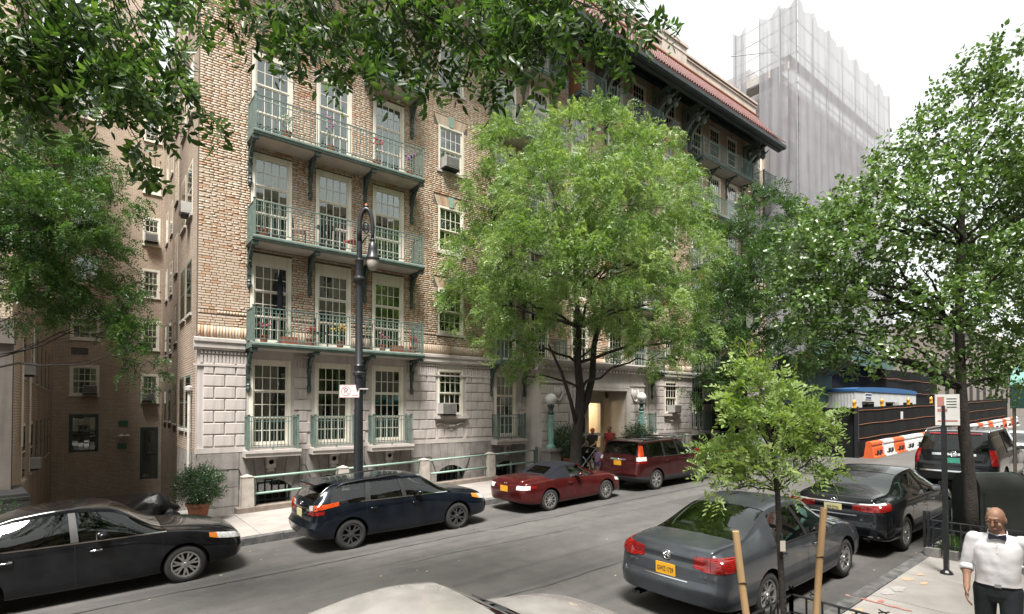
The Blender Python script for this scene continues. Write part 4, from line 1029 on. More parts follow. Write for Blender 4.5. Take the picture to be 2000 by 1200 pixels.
# ================================================================ construction site: fence, shed, trailer, barriers
m_hoard = M('black_hoarding', (.006, .007, .007), (.012, .013, .013), scale=1.2, rough=.85, spec=.15, stretch=(1, 1, .3))
m_net_b = M('black_mesh', (.018, .018, .02), (.009, .009, .011), scale=3, rough=.9, spec=.1, stretch=(6, 6, .5))
m_green_ply = M('green_plywood', (.075, .15, .125), (.055, .115, .10), scale=2, rough=.7)
m_lumber = M('lumber', (.50, .30, .10), (.40, .23, .08), scale=4, rough=.8)
m_or = M('orange_plastic', (.62, .115, .03), (.52, .09, .025), scale=4, rough=.5)
m_wp = M('white_plastic', (.66, .66, .64), (.5, .5, .48), scale=4, rough=.5)
m_cable = M('orange_cable', (.26, .10, .05), rough=.7)
FX, FY = 28.6, 9.75
def site():
    z0 = gz(FX)
    f = thing('site_fence', 'black hoarding fence with orange lines round the building site', 'fence', (FX, FY, z0))
    H = 2.42
    k = 0
    for x in np.arange(FX, 62, 2.44):
        p = MB().box(0, 2.42, 0, .05, 0, H); p.v = [(a, b, c + SL * a) for a, b, c in p.v]
        o = obj('panel', p.mesh('panel', m_hoard), f, (x - FX, 0, gz(x) - z0))
    for y in np.arange(FY + .06, 16, 2.44): obj('panel', MB().box(0, .05, 0, 2.42, 0, H).mesh('panel', m_hoard), f, (0, y - FY, 0))
    for h in (.95, 1.62, 2.28):
        pts = [(i * .6, -.02, h + SL * i * .6 + .015 * math.sin(i * .9 + h * 3)) for i in range(56)]
        MB().tube(pts, .012, 4).build('orange_line', m_cable, f, sub=False)
    MB().box(-.06, .08, -.06, .1, 0, H + .06).build('corner_post', m_black, f, sub=False)
    # danger notice on the return
    MB().box(-.03, -.004, .95, 1.6, 1.55, 1.95).build('notice', m_wp, f, sub=False); MB().box(-.036, -.03, 1.0, 1.55, 1.78, 1.92).build('notice_band', m_spray_red, f, sub=False)
    for (x, z) in ((6.2, 1.65), (13.2, 1.55), (17.2, 1.6)): MB().box(x, x + .32, -.03, -.006, z + SL * x, z + .42 + SL * x).build('notice', m_wp, f, sub=False)
    # amber warning lamps along the top
    names = ['the fence corner', 'the white trailer end', 'the sign post', 'the dark tree trunk', 'the green canopy']
    m_beacon = M('beacon_lens', (.85, .36, .02), (.75, .28, .02), rough=.2, coat=.6)
    for i, x in enumerate((28.35, 32.0, 36.2, 40.5, 46.0)):
        b = thing('warning_lamp', 'amber round warning lamp on the fence top near ' + names[i], 'lamp', (x, FY + .02, gz(x) + H), group='warning lamps on the fence')
        MB().box(-.07, .07, -.07, .05, 0, .16).build('battery_box', m_plate_y, b, sub=False); MB().lathe([(.0, -.07), (.11, -.06), (.13, -.02), (.13, .02), (.11, .05), (0, .06)], (0, 0, .26), 12, 'y').build('lens', m_beacon, b, sub=False, smooth=True)
    # water barriers along the fence
    def barrier_mesh(L):
        mb = MB(); h = L / 2 - .02
        prof = [(-.26, 0), (-.26, .10), (-.20, .14), (-.15, .5), (-.12, .62), (-.12, .78), (-.08, .82), (.08, .82), (.12, .78), (.12, .62), (.15, .5), (.20, .14), (.26, .10), (.26, 0)]
        mb.prism(prof, -h, h, 'x')
        for x in (-.42, 0, .42): mb.box(x - .08, x + .08, -.225, -.15, .26, .52)
        for x in (-.62, -.2, .2, .62): mb.box(x - .10, x + .10, -.30, -.2, 0, .12)
        mb.box(-h, h, -.16, -.10, .66, .74); return mb
    meO = barrier_mesh(1.55).mesh('barrier', m_or); meW = barrier_mesh(1.55).mesh('barrier', m_wp)
    hol = MB()
    for x in (-.21, .21): hol.box(x - .09, x + .09, -.262, -.175, .2, .4)
    meH = hol.mesh('fork_slot', m_blackpl)
    seq = 'OWOWWOWOOWOWWOWOWWOWOW'
    ords = ['first', 'second', 'third', 'fourth', 'fifth', 'sixth', 'seventh', 'eighth', 'ninth', 'tenth', 'eleventh', 'twelfth', 'thirteenth', 'fourteenth', 'fifteenth', 'sixteenth', 'seventeenth', 'eighteenth', 'nineteenth', 'twentieth', 'twenty-first', 'twenty-second']
    for i, c in enumerate(seq):
        x = FX + .85 + i * 1.58
        o = obj('traffic_barrier', meO if c == 'O' else meW, None, (x, FY - .42, gz(x))); o.rotation_euler = (0, -math.atan(SL), random.uniform(-.03, .03))
        tag(o, ('orange' if c == 'O' else 'white') + ' plastic traffic barrier, ' + ords[i] + ' from the fence corner', 'barrier', 'plastic barriers along the site fence')
        obj('fork_slot', meH, o)
    # white site trailer
    t = thing('site_trailer', 'white corrugated site trailer with blue roof edge behind the black fence', 'trailer', (37.9, 12.4, gz(30) - .75))
    L, D, hz = 5.2, 1.2, 4.05
    mb = MB().box(-L, L, -D, D, 1.4, hz)
    for x in np.arange(-L, L, .16): mb.box(x, x + .07, -D - .015, -D + .01, 1.4, hz - .02); 
    for y in np.arange(-D, D, .16): mb.box(-L - .015, -L + .01, y, y + .07, 1.4, hz - .02)
    mb.build('body', M('trailer_white', (.52, .53, .54), (.45, .46, .47), scale=2, rough=.5), t, sub=False)
    r = MB().prism([(-L - .05, hz), (L + .05, hz), (L + .05, hz + .14)] + [(L * math.cos(R(a)) * 1.01, hz + .14 + .16 * math.sin(R(a))) for a in range(15, 180, 15)] + [(-L - .05, hz + .14)], -D - .05, D + .05); r.build('roof', M('trailer_blue', (.03, .12, .30), rough=.5), t, sub=False)
    for x in (-4.3, -.6, 2.6): w = MB().box(x, x + 1.75, -D - .03, -D + .01, 2.55, 3.5).build('window', m_rubber, t, sub=False); MB().box(x + .07, x + .85, -D - .035, -D - .03, 2.62, 3.43).box(x + .92, x + 1.68, -D - .035, -D - .03, 2.62, 3.43).build('pane', m_pane2, w, sub=False)
    MB().box(-3.9, -2.9, -D - .03, -D, 3.62, 3.98).build('sign_board', m_wp, t, sub=False)
    txt('sign_text', 'CAREFULL', .2, t, (-3.4, -D - .034, 3.8), (R(90), 0, 0), M('blue_ink', (.03, .06, .2), rough=.6)) if False else None
    MB().box(-3.85, -2.95, -D - .036, -D - .03, 3.84, 3.93).box(-3.8, -3.0, -D - .036, -D - .03, 3.67, 3.76).build('sign_lettering', M('blue_ink', (.03, .06, .2), rough=.6), t, sub=False)
    MB().box(.95, 1.3, -D - .14, -D, 2.9, 3.5).build('vent', m_ac, t, sub=False)
    # sidewalk shed: green parapet on posts with raking joists, and the dark mesh behind
    s = thing('sidewalk_shed', 'dark green plywood sidewalk shed with raking timber joists beside the site fence', 'shed', (26.5, 14, gz(27)))
    B = base_of(s)
    xa, xb, yf = 27.1, 33.3, 12.6
    MB().box(xa, xb, yf, yf + .05, 3.3, 4.95).build('parapet', m_green_ply, s)
    MB().add([(xa, yf, 4.95), (xb, yf, 4.95), (xb + .5, yf - 1.1, 5.75), (xa, yf - 1.1, 5.75), (xa, yf + .04, 4.99), (xb, yf + .04, 4.99), (xb + .5, yf - 1.06, 5.79), (xa, yf - 1.06, 5.79)], [(0, 1, 2, 3), (4, 7, 6, 5), (0, 4, 5, 1), (1, 5, 6, 2), (2, 6, 7, 3), (3, 7, 4, 0)]).build('catch_panel', m_green_ply, s)
    for i in range(8):
        x = xa + .3 + i * .8; j = MB().tube([(x, yf - .06, 4.9), (x + .15, yf - 1.14, 5.70)], .045, 4); j.build('joist', m_lumber, s)
    MB().box(xa, xb, yf + .05, 17.2, 3.3, 3.5).build('deck', m_hoard, s)
    for x in (27.3, 30.2, 33.1):
        for y in (12.75, 15.4): MB().tube([(x, y, gz(x)), (x, y, 3.4)], .06, 6).build('post', m_green_ply, s)
    d = thing('mesh_screen', 'tall black debris mesh with orange lines hanging behind the white trailer', 'screen', (31, 14.4, 1))
    V = []; F = []; nu, nv = 60, 10
    for u in range(nu + 1):
        for v in range(nv + 1):
            x = 29.6 + u * .5; z = 1 + v * .5; V.append((x, 13.9 + .05 * math.sin(u * 1.1) + .04 * math.sin(v + u * .3), z))
    for u in range(nu):
        for v in range(nv): a = u * (nv + 1) + v; F.append((a, a + nv + 1, a + nv + 2, a + 1))
    MB().add(V, F).build('mesh', m_net_b, d, smooth=True)
    for z in (3.3, 4.3, 5.3): MB().tube([(29.6 + u * .5, 13.85 + .05 * math.sin(u * 1.1), z + .03 * math.sin(u * .7)) for u in range(61)], .018, 4).build('orange_line', m_cable, d)
    g = thing('hoarding_roof', 'blue and green tarpaulin roof rising behind the sidewalk shed', 'roof', (36, 15, 7))
    MB().box(37, 46, 13.3, 13.36, 5.9, 6.6).build('tarpaulin', m_green_ply, g); MB().add([(33.2, 13.38, 5.9), (46, 13.38, 5.9), (46, 14.6, 7.4), (35.0, 14.6, 7.7), (33.2, 13.42, 5.94), (46, 13.42, 5.94), (46, 14.64, 7.44), (35, 14.64, 7.74)], [(0, 1, 2, 3), (7, 6, 5, 4), (0, 4, 5, 1), (1, 5, 6, 2), (2, 6, 7, 3), (3, 7, 4, 0)]).build('roof_sheet', M('dark_teal', (.02, .05, .055), rough=.7), g)
    MB().box(34.6, 37.0, 14.5, 14.7, 7.5, 7.8).build('blue_edge', M('blue_tarp', (.05, .16, .33), rough=.6), g)
def txt(name, s, size, parent, loc, rot, mat, depth=.002, ws=1.0):
    cu = bpy.data.curves.new(name, 'FONT'); cu.body = s; cu.size = size; cu.align_x = 'CENTER'; cu.align_y = 'CENTER'; cu.extrude = depth; cu.space_character = ws
    o = bpy.data.objects.new(name, cu); COL.objects.link(o); dg = bpy.context.evaluated_depsgraph_get(); me = bpy.data.meshes.new_from_object(o.evaluated_get(dg)); bpy.data.objects.remove(o)
    me.materials.clear(); me.materials.append(mat); t = obj(name, me, parent, loc); t.rotation_euler = rot; return t
site()
# ================================================================ cars
def carpaint(name, c, rough=.22, metal=.35, flake=.12):
    m, n, o = _new(name); p = n.nodes.new('ShaderNodeBsdfPrincipled'); n.links.new(p.outputs[0], o.inputs[0])
    p.inputs['Metallic'].default_value = metal; p.inputs['Specular IOR Level'].default_value = .12; p.inputs['Coat Weight'].default_value = .85; p.inputs['Coat IOR'].default_value = 1.42; p.inputs['Coat Roughness'].default_value = .03; p.inputs['Roughness'].default_value = rough
    d = noise(n, 3, 6); c1 = tuple(v * 1.15 + .004 for v in c); c2 = tuple(v * .88 for v in c)
    n.links.new(ramp(n, d.outputs[0], [(.35, c2), (.65, c1)]).outputs[0], p.inputs['Base Color'])
    r = n.nodes.new('ShaderNodeMapRange'); r.inputs[3].default_value = .02; r.inputs[4].default_value = .09; n.links.new(noise(n, 9, 6).outputs[0], r.inputs[0]); n.links.new(r.outputs[0], p.inputs['Coat Roughness'])
    return m
PARTNAMES = ['body', 'glass_side', 'windshield', 'rear_window', 'arch', 'bumper', 'roof']
def tyre_wheel(rad, width, spokes, style, rimmat):
    """meshes for one wheel, axle along y, outer face at -y"""
    rr = rad * .70; w = width / 2
    t = MB().lathe([(rr * .98, -w * .8), (rr + .012, -w), (rad - .03, -w), (rad - .006, -w * .8), (rad, -w * .5), (rad, w * .5), (rad - .02, w), (rr, w), (rr * .98, w * .8)], (0, 0, 0), 36, 'y', cap=False)
    r = MB().lathe([(rr, w * .7), (rr, -w * .86), (rr - .012, -w * .92), (rr - .03, -w * .86), (rr - .035, -w * .2), (rr - .035, w * .6)], (0, 0, 0), 36, 'y', cap=False)
    r.lathe([(.001, -w * .86), (.03, -w * .88), (.034, -w * .8), (.075, -w * .74), (.08, -w * .4), (.001, -w * .4)], (0, 0, 0), 14, 'y', cap=False)
    def spoke(a0, a1, wa, wb, ya=-.74, yb=-.84):
        ra, rb = .06, rr - .02; ca, sa = math.cos(a0), math.sin(a0); cb, sb = math.cos(a1), math.sin(a1)
        pa, pb = Vector((ra * ca, 0, ra * sa)), Vector((rb * cb, 0, rb * sb)); d = (pb - pa).normalized(); n_ = Vector((-d.z, 0, d.x))
        v = [pa + n_ * wa, pa - n_ * wa, pb - n_ * wb, pb + n_ * wb]
        V = [(q.x, w * (ya if i in (0, 1) else yb), q.z) for i, q in enumerate(v)] + [(q.x, w * (ya if i in (0, 1) else yb) + .035, q.z) for i, q in enumerate(v)]
        r.add(V, [(0, 1, 2, 3), (0, 4, 5, 1), (1, 5, 6, 2), (2, 6, 7, 3), (3, 7, 4, 0)])
    for k in range(spokes):
        a = 2 * math.pi * k / spokes + .3; da = math.pi / spokes
        if style == 'thin': spoke(a, a, .014, .012)
        elif style == 'fat': spoke(a, a, .026, .042)
        elif style == 'split': spoke(a, a - da * .42, .016, .014); spoke(a, a + da * .42, .016, .014)
        elif style == 'pair': spoke(a - .05, a - da * .34, .014, .013); spoke(a + .05, a + da * .34, .014, .013)
    bk = MB().lathe([(.001, 0), (rr - .04, 0), (rr - .04, .01), (.001, .01)], (0, w * .05, 0), 24, 'y', cap=False)
    return t.mesh('tyre', m_tyre, True, 50), r.mesh('rim', rimmat, True, 35), bk.mesh('brake_disc', m_int)
def pchip(t, P, q):
    """monotone cubic through P (first axis) at knots t, evaluated at q"""
    h = np.diff(t); sh = (-1,) + (1,) * (P.ndim - 1); H = h.reshape(sh); d = np.diff(P, axis=0) / H; m = np.zeros_like(P)
    a, b = d[:-1], d[1:]; ok = a * b > 0; w1 = (2 * h[1:] + h[:-1]).reshape(sh); w2 = (h[1:] + 2 * h[:-1]).reshape(sh)
    with np.errstate(all='ignore'): hm = (w1 + w2) / (w1 / a + w2 / b)
    m[1:-1] = np.where(ok, hm, 0); m[0] = d[0]; m[-1] = d[-1]
    k = np.clip(np.searchsorted(t, q, side='right') - 1, 0, len(t) - 2); s = ((q - t[k]) / h[k]).reshape(sh); hk = h[k].reshape(sh)
    return (2 * s ** 3 - 3 * s ** 2 + 1) * P[k] + (s ** 3 - 2 * s ** 2 + s) * hk * m[k] + (-2 * s ** 3 + 3 * s ** 2) * P[k + 1] + (s ** 3 - s ** 2) * hk * m[k + 1]
def make_car(name, label, loc, yaw, S, paint, rad=.32, tw=.21, spokes=5, style='fat', rimmat=None, axles=(-1.33, 1.33), glass=None, rearglass=None, group='parked cars', clad=None,
             tail=None, nose=None, roofmat=None, rails=False, side=None, pillars=(), level=2, extras=None, seats=True, frontglass=None, trimline=None, shell=False):
    """S: cross sections from tail to nose: (xb, xt, zbot, zbelt, zglass, zedge, ztop, wmax, wbelt, wedge, flag)
    flag of the interval that starts there: b body, w windshield, r rear window, g side glass + roof, p pillar + roof, c canvas"""
    rimmat = rimmat or m_alloy; glass = glass or m_glass_l
    car = thing(name, label, 'car', loc, (0, -math.atan(SL), yaw), group=group)
    mats = [paint, paint, paint, paint, m_rubber, clad or paint, roofmat or paint, m_rubber]
    rows = 11; C = []
    for (xb, xt, zs, zb, zg, ze, zt, wm, wb, we, fl) in S:
        hh = zb - zs
        C.append([(xb, 0, zs), (xb, wm * .80, zs), (xb, wm * .97, zs + .08 * hh), (xb, wm * .995, zs + .25 * hh), (xb, wm, zs + .52 * hh), (xb, (wm * .45 + wb * .55) + .014, zb - .19 * hh), (xb, wb, zb), (xb * .1 + xt * .9, we + (wb - we) * .12, zb + (zg - zb) * .97), (xt, we, ze), (xt, we * .56, zt - (zt - ze) * .16), (xt, 0, zt)])
    C = np.array(C); n = len(S); mu, kr = 2 + level, 1 + level
    d = np.linalg.norm(np.diff(C[:, 4:9], axis=0), axis=2).mean(1); t = np.concatenate([[0], np.cumsum(d)])
    tq = np.concatenate([t[j] + (t[j + 1] - t[j]) * np.arange(mu) / mu for j in range(n - 1)] + [[t[-1]]]); D = pchip(t, C, tq)
    m1 = D[:, 1:2] * (1, -1, 1); m2 = D[:, -2:-1] * (1, -1, 1); E_ = np.concatenate([m1, D, m2], 1).transpose(1, 0, 2)
    vq = np.concatenate([i + np.arange(kr) / kr for i in range(rows - 1)] + [[rows - 1.]]); D = pchip(np.arange(-1., rows + 1), E_, vq).transpose(1, 0, 2)
    NU, NV = D.shape[:2]; D[:, 0, 1] = 0; D[:, -1, 1] = 0; full = [tuple(p) for p in D.reshape(-1, 3)]; mirror = {}
    for k in range(NU * NV):
        if 0 < k % NV < NV - 1: mirror[k] = len(full); p = full[k]; full.append((p[0], -p[1], p[2]))
        else: mirror[k] = k
    F = []; MI = []
    def face(q, mi): F.append(q); MI.append(mi); F.append(tuple(mirror[k] for k in reversed(q))); MI.append(mi)
    for ju in range(NU - 1):
        j = ju // mu; fl = S[j][10]
        for iv in range(NV - 1):
            i = iv // kr; a = ju * NV + iv; q = (a, a + NV, a + NV + 1, a + 1); mi = 0
            if i <= 2: mi = 5
            if fl in 'wr' and i >= 8: mi = 2 if fl == 'w' else 3
            if fl == 'g' and i == 6: mi = 1
            if fl in 'gpwr' and i == 6 and side and j in side: mi = 1
            elif fl == 'p' and i == 6 and j > 2: mi = 7
            if fl in 'gpc' and i >= 8: mi = 6
            if fl == 'c' and i >= 6 and not (side and j in side and i == 6): mi = 6
            if fl == 'c' and side and j in side and i == 6: mi = 1
            face(q, mi)
    nc = 12
    for ju, flip in ((0, False), (NU - 1, True)):         # end caps
        G = []
        for iv in range(NV):
            k = ju * NV + iv; row = [k]
            if mirror[k] != k:
                p = full[k]
                for c in range(1, nc): row.append(len(full)); full.append((p[0], p[1] * (1 - 2 * c / nc), p[2]))
                row.append(mirror[k])
            else: row = [k] * (nc + 1)
            G.append(row)
        for iv in range(NV - 1):
            for c in range(nc):
                q = tuple(dict.fromkeys((G[iv][c], G[iv + 1][c], G[iv + 1][c + 1], G[iv][c + 1])))
                if len(q) > 2: F.append(q if not flip else tuple(reversed(q))); MI.append(5 if iv // kr <= 2 else 0)
    me2 = bpy.data.meshes.new('cage'); me2.from_pydata(full, [], F); me2.update(); me2.polygons.foreach_set('material_index', MI)
    for m in mats: me2.materials.append(m)
    bm = bmesh.new(); bm.from_mesh(me2); bmesh.ops.remove_doubles(bm, verts=bm.verts[:], dist=1e-5); bmesh.ops.recalc_face_normals(bm, faces=bm.faces[:]); bm.to_mesh(me2); bm.free()
    def bake(o): dg = bpy.context.evaluated_depsgraph_get(); return bpy.data.meshes.new_from_object(o.evaluated_get(dg))
    # shape the ends: bumper, boot edge, grille
    co = np.empty(len(me2.vertices) * 3, np.float32); me2.vertices.foreach_get('co', co); co = co.reshape(-1, 3)
    x0, x1 = co[:, 0].min(), co[:, 0].max()
    yn = np.clip(1 - (co[:, 1] / co[:, 1].max()) ** 2, 0, 1)
    if tail: f = np.clip((x0 + .75 - co[:, 0]) / .75, 0, 1) ** 1.5; co[:, 0] += f * (np.interp(co[:, 2], *tail) - .07 * yn)
    if nose: f = np.clip((co[:, 0] - (x1 - .75)) / .75, 0, 1) ** 1.5; co[:, 0] += f * (np.interp(co[:, 2], *nose) + .09 * yn)
    me2.vertices.foreach_set('co', co.ravel()); me2.update()
    ob = bpy.data.objects.new('tmp', me2); COL.objects.link(ob)
    # wheel arches
    cut = MB(); W = float(co[:, 1].max())
    for ax in axles:
        for s in (-1, 1): cut.lathe([(rad + .055, s * (W - .30)), (rad + .055, s * (W + .3))] if s > 0 else [(rad + .055, s * (W + .3)), (rad + .055, s * (W - .30))], (ax, 0, rad), 40, 'y')
    cm = cut.mesh('cut', [m for m in mats]); cm.polygons.foreach_set('material_index', np.full(len(cm.polygons), 4, np.int32))
    bmc = bmesh.new(); bmc.from_mesh(cm); bmesh.ops.recalc_face_normals(bmc, faces=bmc.faces[:]); bmc.to_mesh(cm); bmc.free()
    co_ = bpy.data.objects.new('cut', cm); COL.objects.link(co_)
    bo = ob.modifiers.new('b', 'BOOLEAN'); bo.object = co_; bo.operation = 'DIFFERENCE'; bo.solver = 'EXACT'
    me3 = bake(ob); bpy.data.objects.remove(ob); bpy.data.objects.remove(co_)
    bm = bmesh.new(); bm.from_mesh(me3); bvh = BVHTree.FromBMesh(bm)
    # split the shell into its parts
    def take(idx, nm, mat, pred=None, off=0., solid=0.):
        b2 = bm.copy(); b2.faces.ensure_lookup_table()
        dl = [f for f in b2.faces if not (f.material_index in idx and (pred is None or pred(f.calc_center_median())))]
        bmesh.ops.delete(b2, geom=dl, context='FACES')
        if not b2.faces: b2.free(); return None
        if off:
            b2.normal_update()
            for v in b2.verts: v.co += v.normal * off
        for f in b2.faces: f.material_index = 0
        m_ = bpy.data.meshes.new(nm); b2.to_mesh(m_); b2.free(); m_.materials.clear(); m_.materials.append(mat); shade(m_, 38); return obj(nm, m_, car)
    body = take([0], 'body', paint)
    if roofmat: take([6], 'soft_top' if roofmat is m_cloth else 'roof', roofmat)
    else: take([6], 'roof', paint)
    if clad: take([5], 'lower_cladding', clad)
    else: take([5], 'bumper_and_sills', paint)
    for ax in axles:
        for s in (-1, 1): take([4], 'wheel_arch', m_rubber, lambda c, ax=ax, s=s: abs(c.x - ax) < .8 and c.y * s > 0)
    for s in (-1, 1):
        for a, b in ((x0, -.5), (-.5, x1)): take([7], 'door_pillar', m_rubber, lambda c, s=s, a=a, b=b: c.y * s > 0 and a < c.x <= b)
    take([2], 'windshield', frontglass or glass, None, -.006)
    take([3], 'rear_window', rearglass or glass, None, -.006)
    for s, lab in ((-1, 'right'), (1, 'left')):
        xs = sorted([x0] + list(pillars) + [x1])
        for a, b in zip(xs[:-1], xs[1:]): take([1], 'side_window', rearglass if (rearglass and b <= (pillars[0] if pillars else 0) + .01) else glass, lambda c, s=s, a=a, b=b: c.y * s > 0 and a < c.x <= b, -.008)
    # wheels
    tm, rm, bk = tyre_wheel(rad, tw, spokes, style, rimmat)
    for ax in axles:
        for s in (-1, 1):
            w = obj('wheel', None, car, (ax, s * (W - tw / 2 - .025), rad)); w.rotation_euler = (0, random.uniform(0, 1), 0 if s < 0 else math.pi)
            obj('tyre', tm, w); obj('rim', rm, w); obj('brake_disc', bk, w)
    def hit(p, d):
        h = bvh.ray_cast(Vector(p), Vector(d).normalized(), 6); return h
    def patch(nm, mat, quads, dirn, off=.006, n_=6, par=None, skirt=.012):
        """lens or trim that follows the body: each quad is 4 points, carried along dirn onto the shell"""
        mb = MB()
        for q in quads:
            q = [Vector(p) for p in q]; g = {}; pts = []
            for i in range(n_ + 1):
                for j in range(n_ + 1):
                    u, v = i / n_, j / n_; p = q[0] * (1 - u) * (1 - v) + q[1] * u * (1 - v) + q[2] * u * v + q[3] * (1 - u) * v
                    h = hit(p, dirn); pts.append((h[0] + h[1] * off) if h[0] is not None else None)
            ok = [p for p in pts if p is not None]
            if len(ok) < 4: continue
            b = len(mb.v); mp = {}
            for k, p in enumerate(pts):
                if p is not None: mp[k] = len(mb.v); mb.v.append(tuple(p))
            for i in range(n_):
                for j in range(n_):
                    ks = [i * (n_ + 1) + j, (i + 1) * (n_ + 1) + j, (i + 1) * (n_ + 1) + j + 1, i * (n_ + 1) + j + 1]
                    if all(k in mp for k in ks):
                        vv = [Vector(mb.v[mp[k]]) for k in ks]
                        if max((vv[a] - vv[b_]).length for a in range(4) for b_ in range(a)) < .35: mb.f.append(tuple(mp[k] for k in ks))
        if not mb.f: return None
        o = mb.build(nm, mat, par or car, sub=False, smooth=True)
        bm_ = bmesh.new(); bm_.from_mesh(o.data); bmesh.ops.recalc_face_normals(bm_, faces=bm_.faces[:])
        ex = bmesh.ops.extrude_face_region(bm_, geom=bm_.faces[:]); d = Vector(dirn).normalized() * skirt
        for v in [g_ for g_ in ex['geom'] if isinstance(g_, bmesh.types.BMVert)]: v.co += d
        bmesh.ops.recalc_face_normals(bm_, faces=bm_.faces[:]); bm_.to_mesh(o.data); bm_.free(); o.data.update(); shade(o.data, 50); return o
    def wrap(nm, mat, end, s, th0, th1, z0, z1, xo=.7, yc=.3, off=.009, n_=12):
        """lens bent round a corner of the car: angles about an upright axis inside it, 0 is straight back (or ahead)"""
        xe = x0 if end < 0 else x1; ax_ = Vector((xe - end * xo, s * yc, 0)); mb = MB(); k = n_ // 2
        for i in range(n_ + 1):
            u = i / n_; th = R(th0 + (th1 - th0) * u); d = Vector((end * math.cos(th), s * math.sin(th), 0))
            for j in range(k + 1):
                v = j / k; z = (z0[0] * (1 - u) + z1[0] * u) * (1 - v) + (z0[1] * (1 - u) + z1[1] * u) * v
                h = hit(ax_ + d * 2.5 + Vector((0, 0, z)), -d)
                if h[0] is None: return None
                mb.v.append(tuple(h[0] + h[1] * off))
        for i in range(n_):
            for j in range(k): a = i * (k + 1) + j; mb.f.append((a, a + k + 1, a + k + 2, a + 1))
        # rim of the lens runs back into the body
        ring = [i * (k + 1) for i in range(n_ + 1)] + [n_ * (k + 1) + j for j in range(1, k + 1)] + [i * (k + 1) + k for i in range(n_ - 1, -1, -1)] + [j for j in range(k - 1, 0, -1)]
        b = len(mb.v)
        for r_ in ring: p = Vector(mb.v[r_]); q = p + (Vector((ax_.x, ax_.y, p.z)) - p).normalized() * .03; mb.v.append(tuple(q))
        m_ = len(ring); mb.f += [(ring[i], ring[(i + 1) % m_], b + (i + 1) % m_, b + i) for i in range(m_)]
        o = mb.build(nm, mat, car, sub=False); bm_ = bmesh.new(); bm_.from_mesh(o.data); bmesh.ops.recalc_face_normals(bm_, faces=bm_.faces[:]); bm_.to_mesh(o.data); bm_.free(); shade(o.data, 50); return o
    def seam(pts, s, w=.006):
        for (a, b) in zip(pts[:-1], pts[1:]):
            d = Vector((b[0] - a[0], 0, b[1] - a[1])).normalized(); nn = Vector((-d.z, 0, d.x)) * w / 2
            A, B = Vector((a[0], s * 3, a[1])), Vector((b[0], s * 3, b[1])); patch('door_gap', m_rubber, [[A - nn, B - nn, B + nn, A + nn]], (0, -s, 0), .0015, 5, None, .002)
    kit = dict(patch=patch, wrap=wrap, seam=seam, hit=hit, car=car, W=W, x0=x0, x1=x1, body=body)
    # interior
    zb = S[len(S) // 2][3]; zt = max(s[6] for s in S)
    if seats:
        xm = sum(axles) / 2; it = MB().box(axles[0] - .1, axles[1] - .25, -W + .2, W - .2, .25, .42); it.box(axles[1] - .62, axles[1] - .30, -W + .16, W - .16, .5, zb - .02); it.box(axles[0] - .45, axles[0] + .1, -W + .25, W - .25, .5, zb - .06)
        it.build('interior', m_int, car, sub=False)
        top = .60 if seats == True else .42
        for xs_ in ([xm - .1, xm - .95] if seats == True else [xm - .30]):
            for y in (-.36, .36):
                st = MB().box(xs_ - .25, xs_ + .25, y - .24, y + .24, .40, .54, .03); q = len(st.v); st.box(-.09, .09, y - .235, y + .235, 0, top - .06, .02).box(-.06, .06, y - .13, y + .13, top - .07, top + .12, .02).xf(Matrix.Translation((xs_ - .25, 0, .46)) @ Matrix.Rotation(R(-16), 4, 'Y'), q); st.build('seat', m_seat, car, sub=False)
        sw = [(axles[1] - .72 + .05 * math.sin(a), .36 + .18 * math.cos(a), zb - .03 + .17 * math.sin(a)) for a in np.linspace(0, 6.283, 15)]; MB().tube(sw, .016, 5).build('steering_wheel', m_rubber, car, sub=False)
        MB().box(axles[1] - .15, axles[1] - .1, -.1, .1, zt - .3, zt - .24).build('inner_mirror', m_rubber, car, sub=False) if False else None
    if rails:
        for s in (-1, 1):
            we = max(q[9] for q in S); xs_ = [q for q in S if q[10] in 'gp']; xa, xb_ = xs_[0][1] + .05, xs_[-1][1] - .0
            P = []
            for i in range(13):
                x = xa + (xb_ - xa) * i / 12; h = hit((x, s * (we - .03), 3), (0, 0, -1)); P.append((x, s * (we - .03), (h[0].z if h[0] is not None else zt) + (.045 if 0 < i < 12 else -.01)))
            MB().tube(P, .018, 6).build('roof_rail', rails if not isinstance(rails, bool) else m_rubber, car, sub=False, smooth=True)
    # mirrors
    jm = [q for q in S if q[10] == 'w'][0]; xm_ = jm[0] - .38; wb = jm[8]
    for s in (-1, 1):
        mb = MB().ball((xm_, s * (wb + .11), jm[3] + .09), .1, 12, 8, (.75, 1.05, .62)); mb.box(xm_ - .03, xm_ + .03, min(s * (wb - .04), s * (wb + .08)), max(s * (wb - .04), s * (wb + .08)), jm[3] + .015, jm[3] + .06)
        mo = mb.build('mirror', paint if not clad else clad, car, sub=False, smooth=True)
        MB().box(xm_ - .082, xm_ - .07, s * (wb + .11) - .085, s * (wb + .11) + .085, jm[3] + .045, jm[3] + .135).build('mirror_glass', m_chrome, mo, sub=False)
    if extras: extras(kit)
    # rubber/chrome strip along the belt
    if trimline:
        for s in (-1, 1):
            for (xa, xb_, z) in trimline: patch('belt_trim', m_chrome, [[(xa, s * 3, z[0]), (xb_, s * 3, z[1]), (xb_, s * 3, z[1] + .018), (xa, s * 3, z[0] + .018)]], (0, -s, 0), .005, 12, None, .006)
    bm.free(); return car, kit
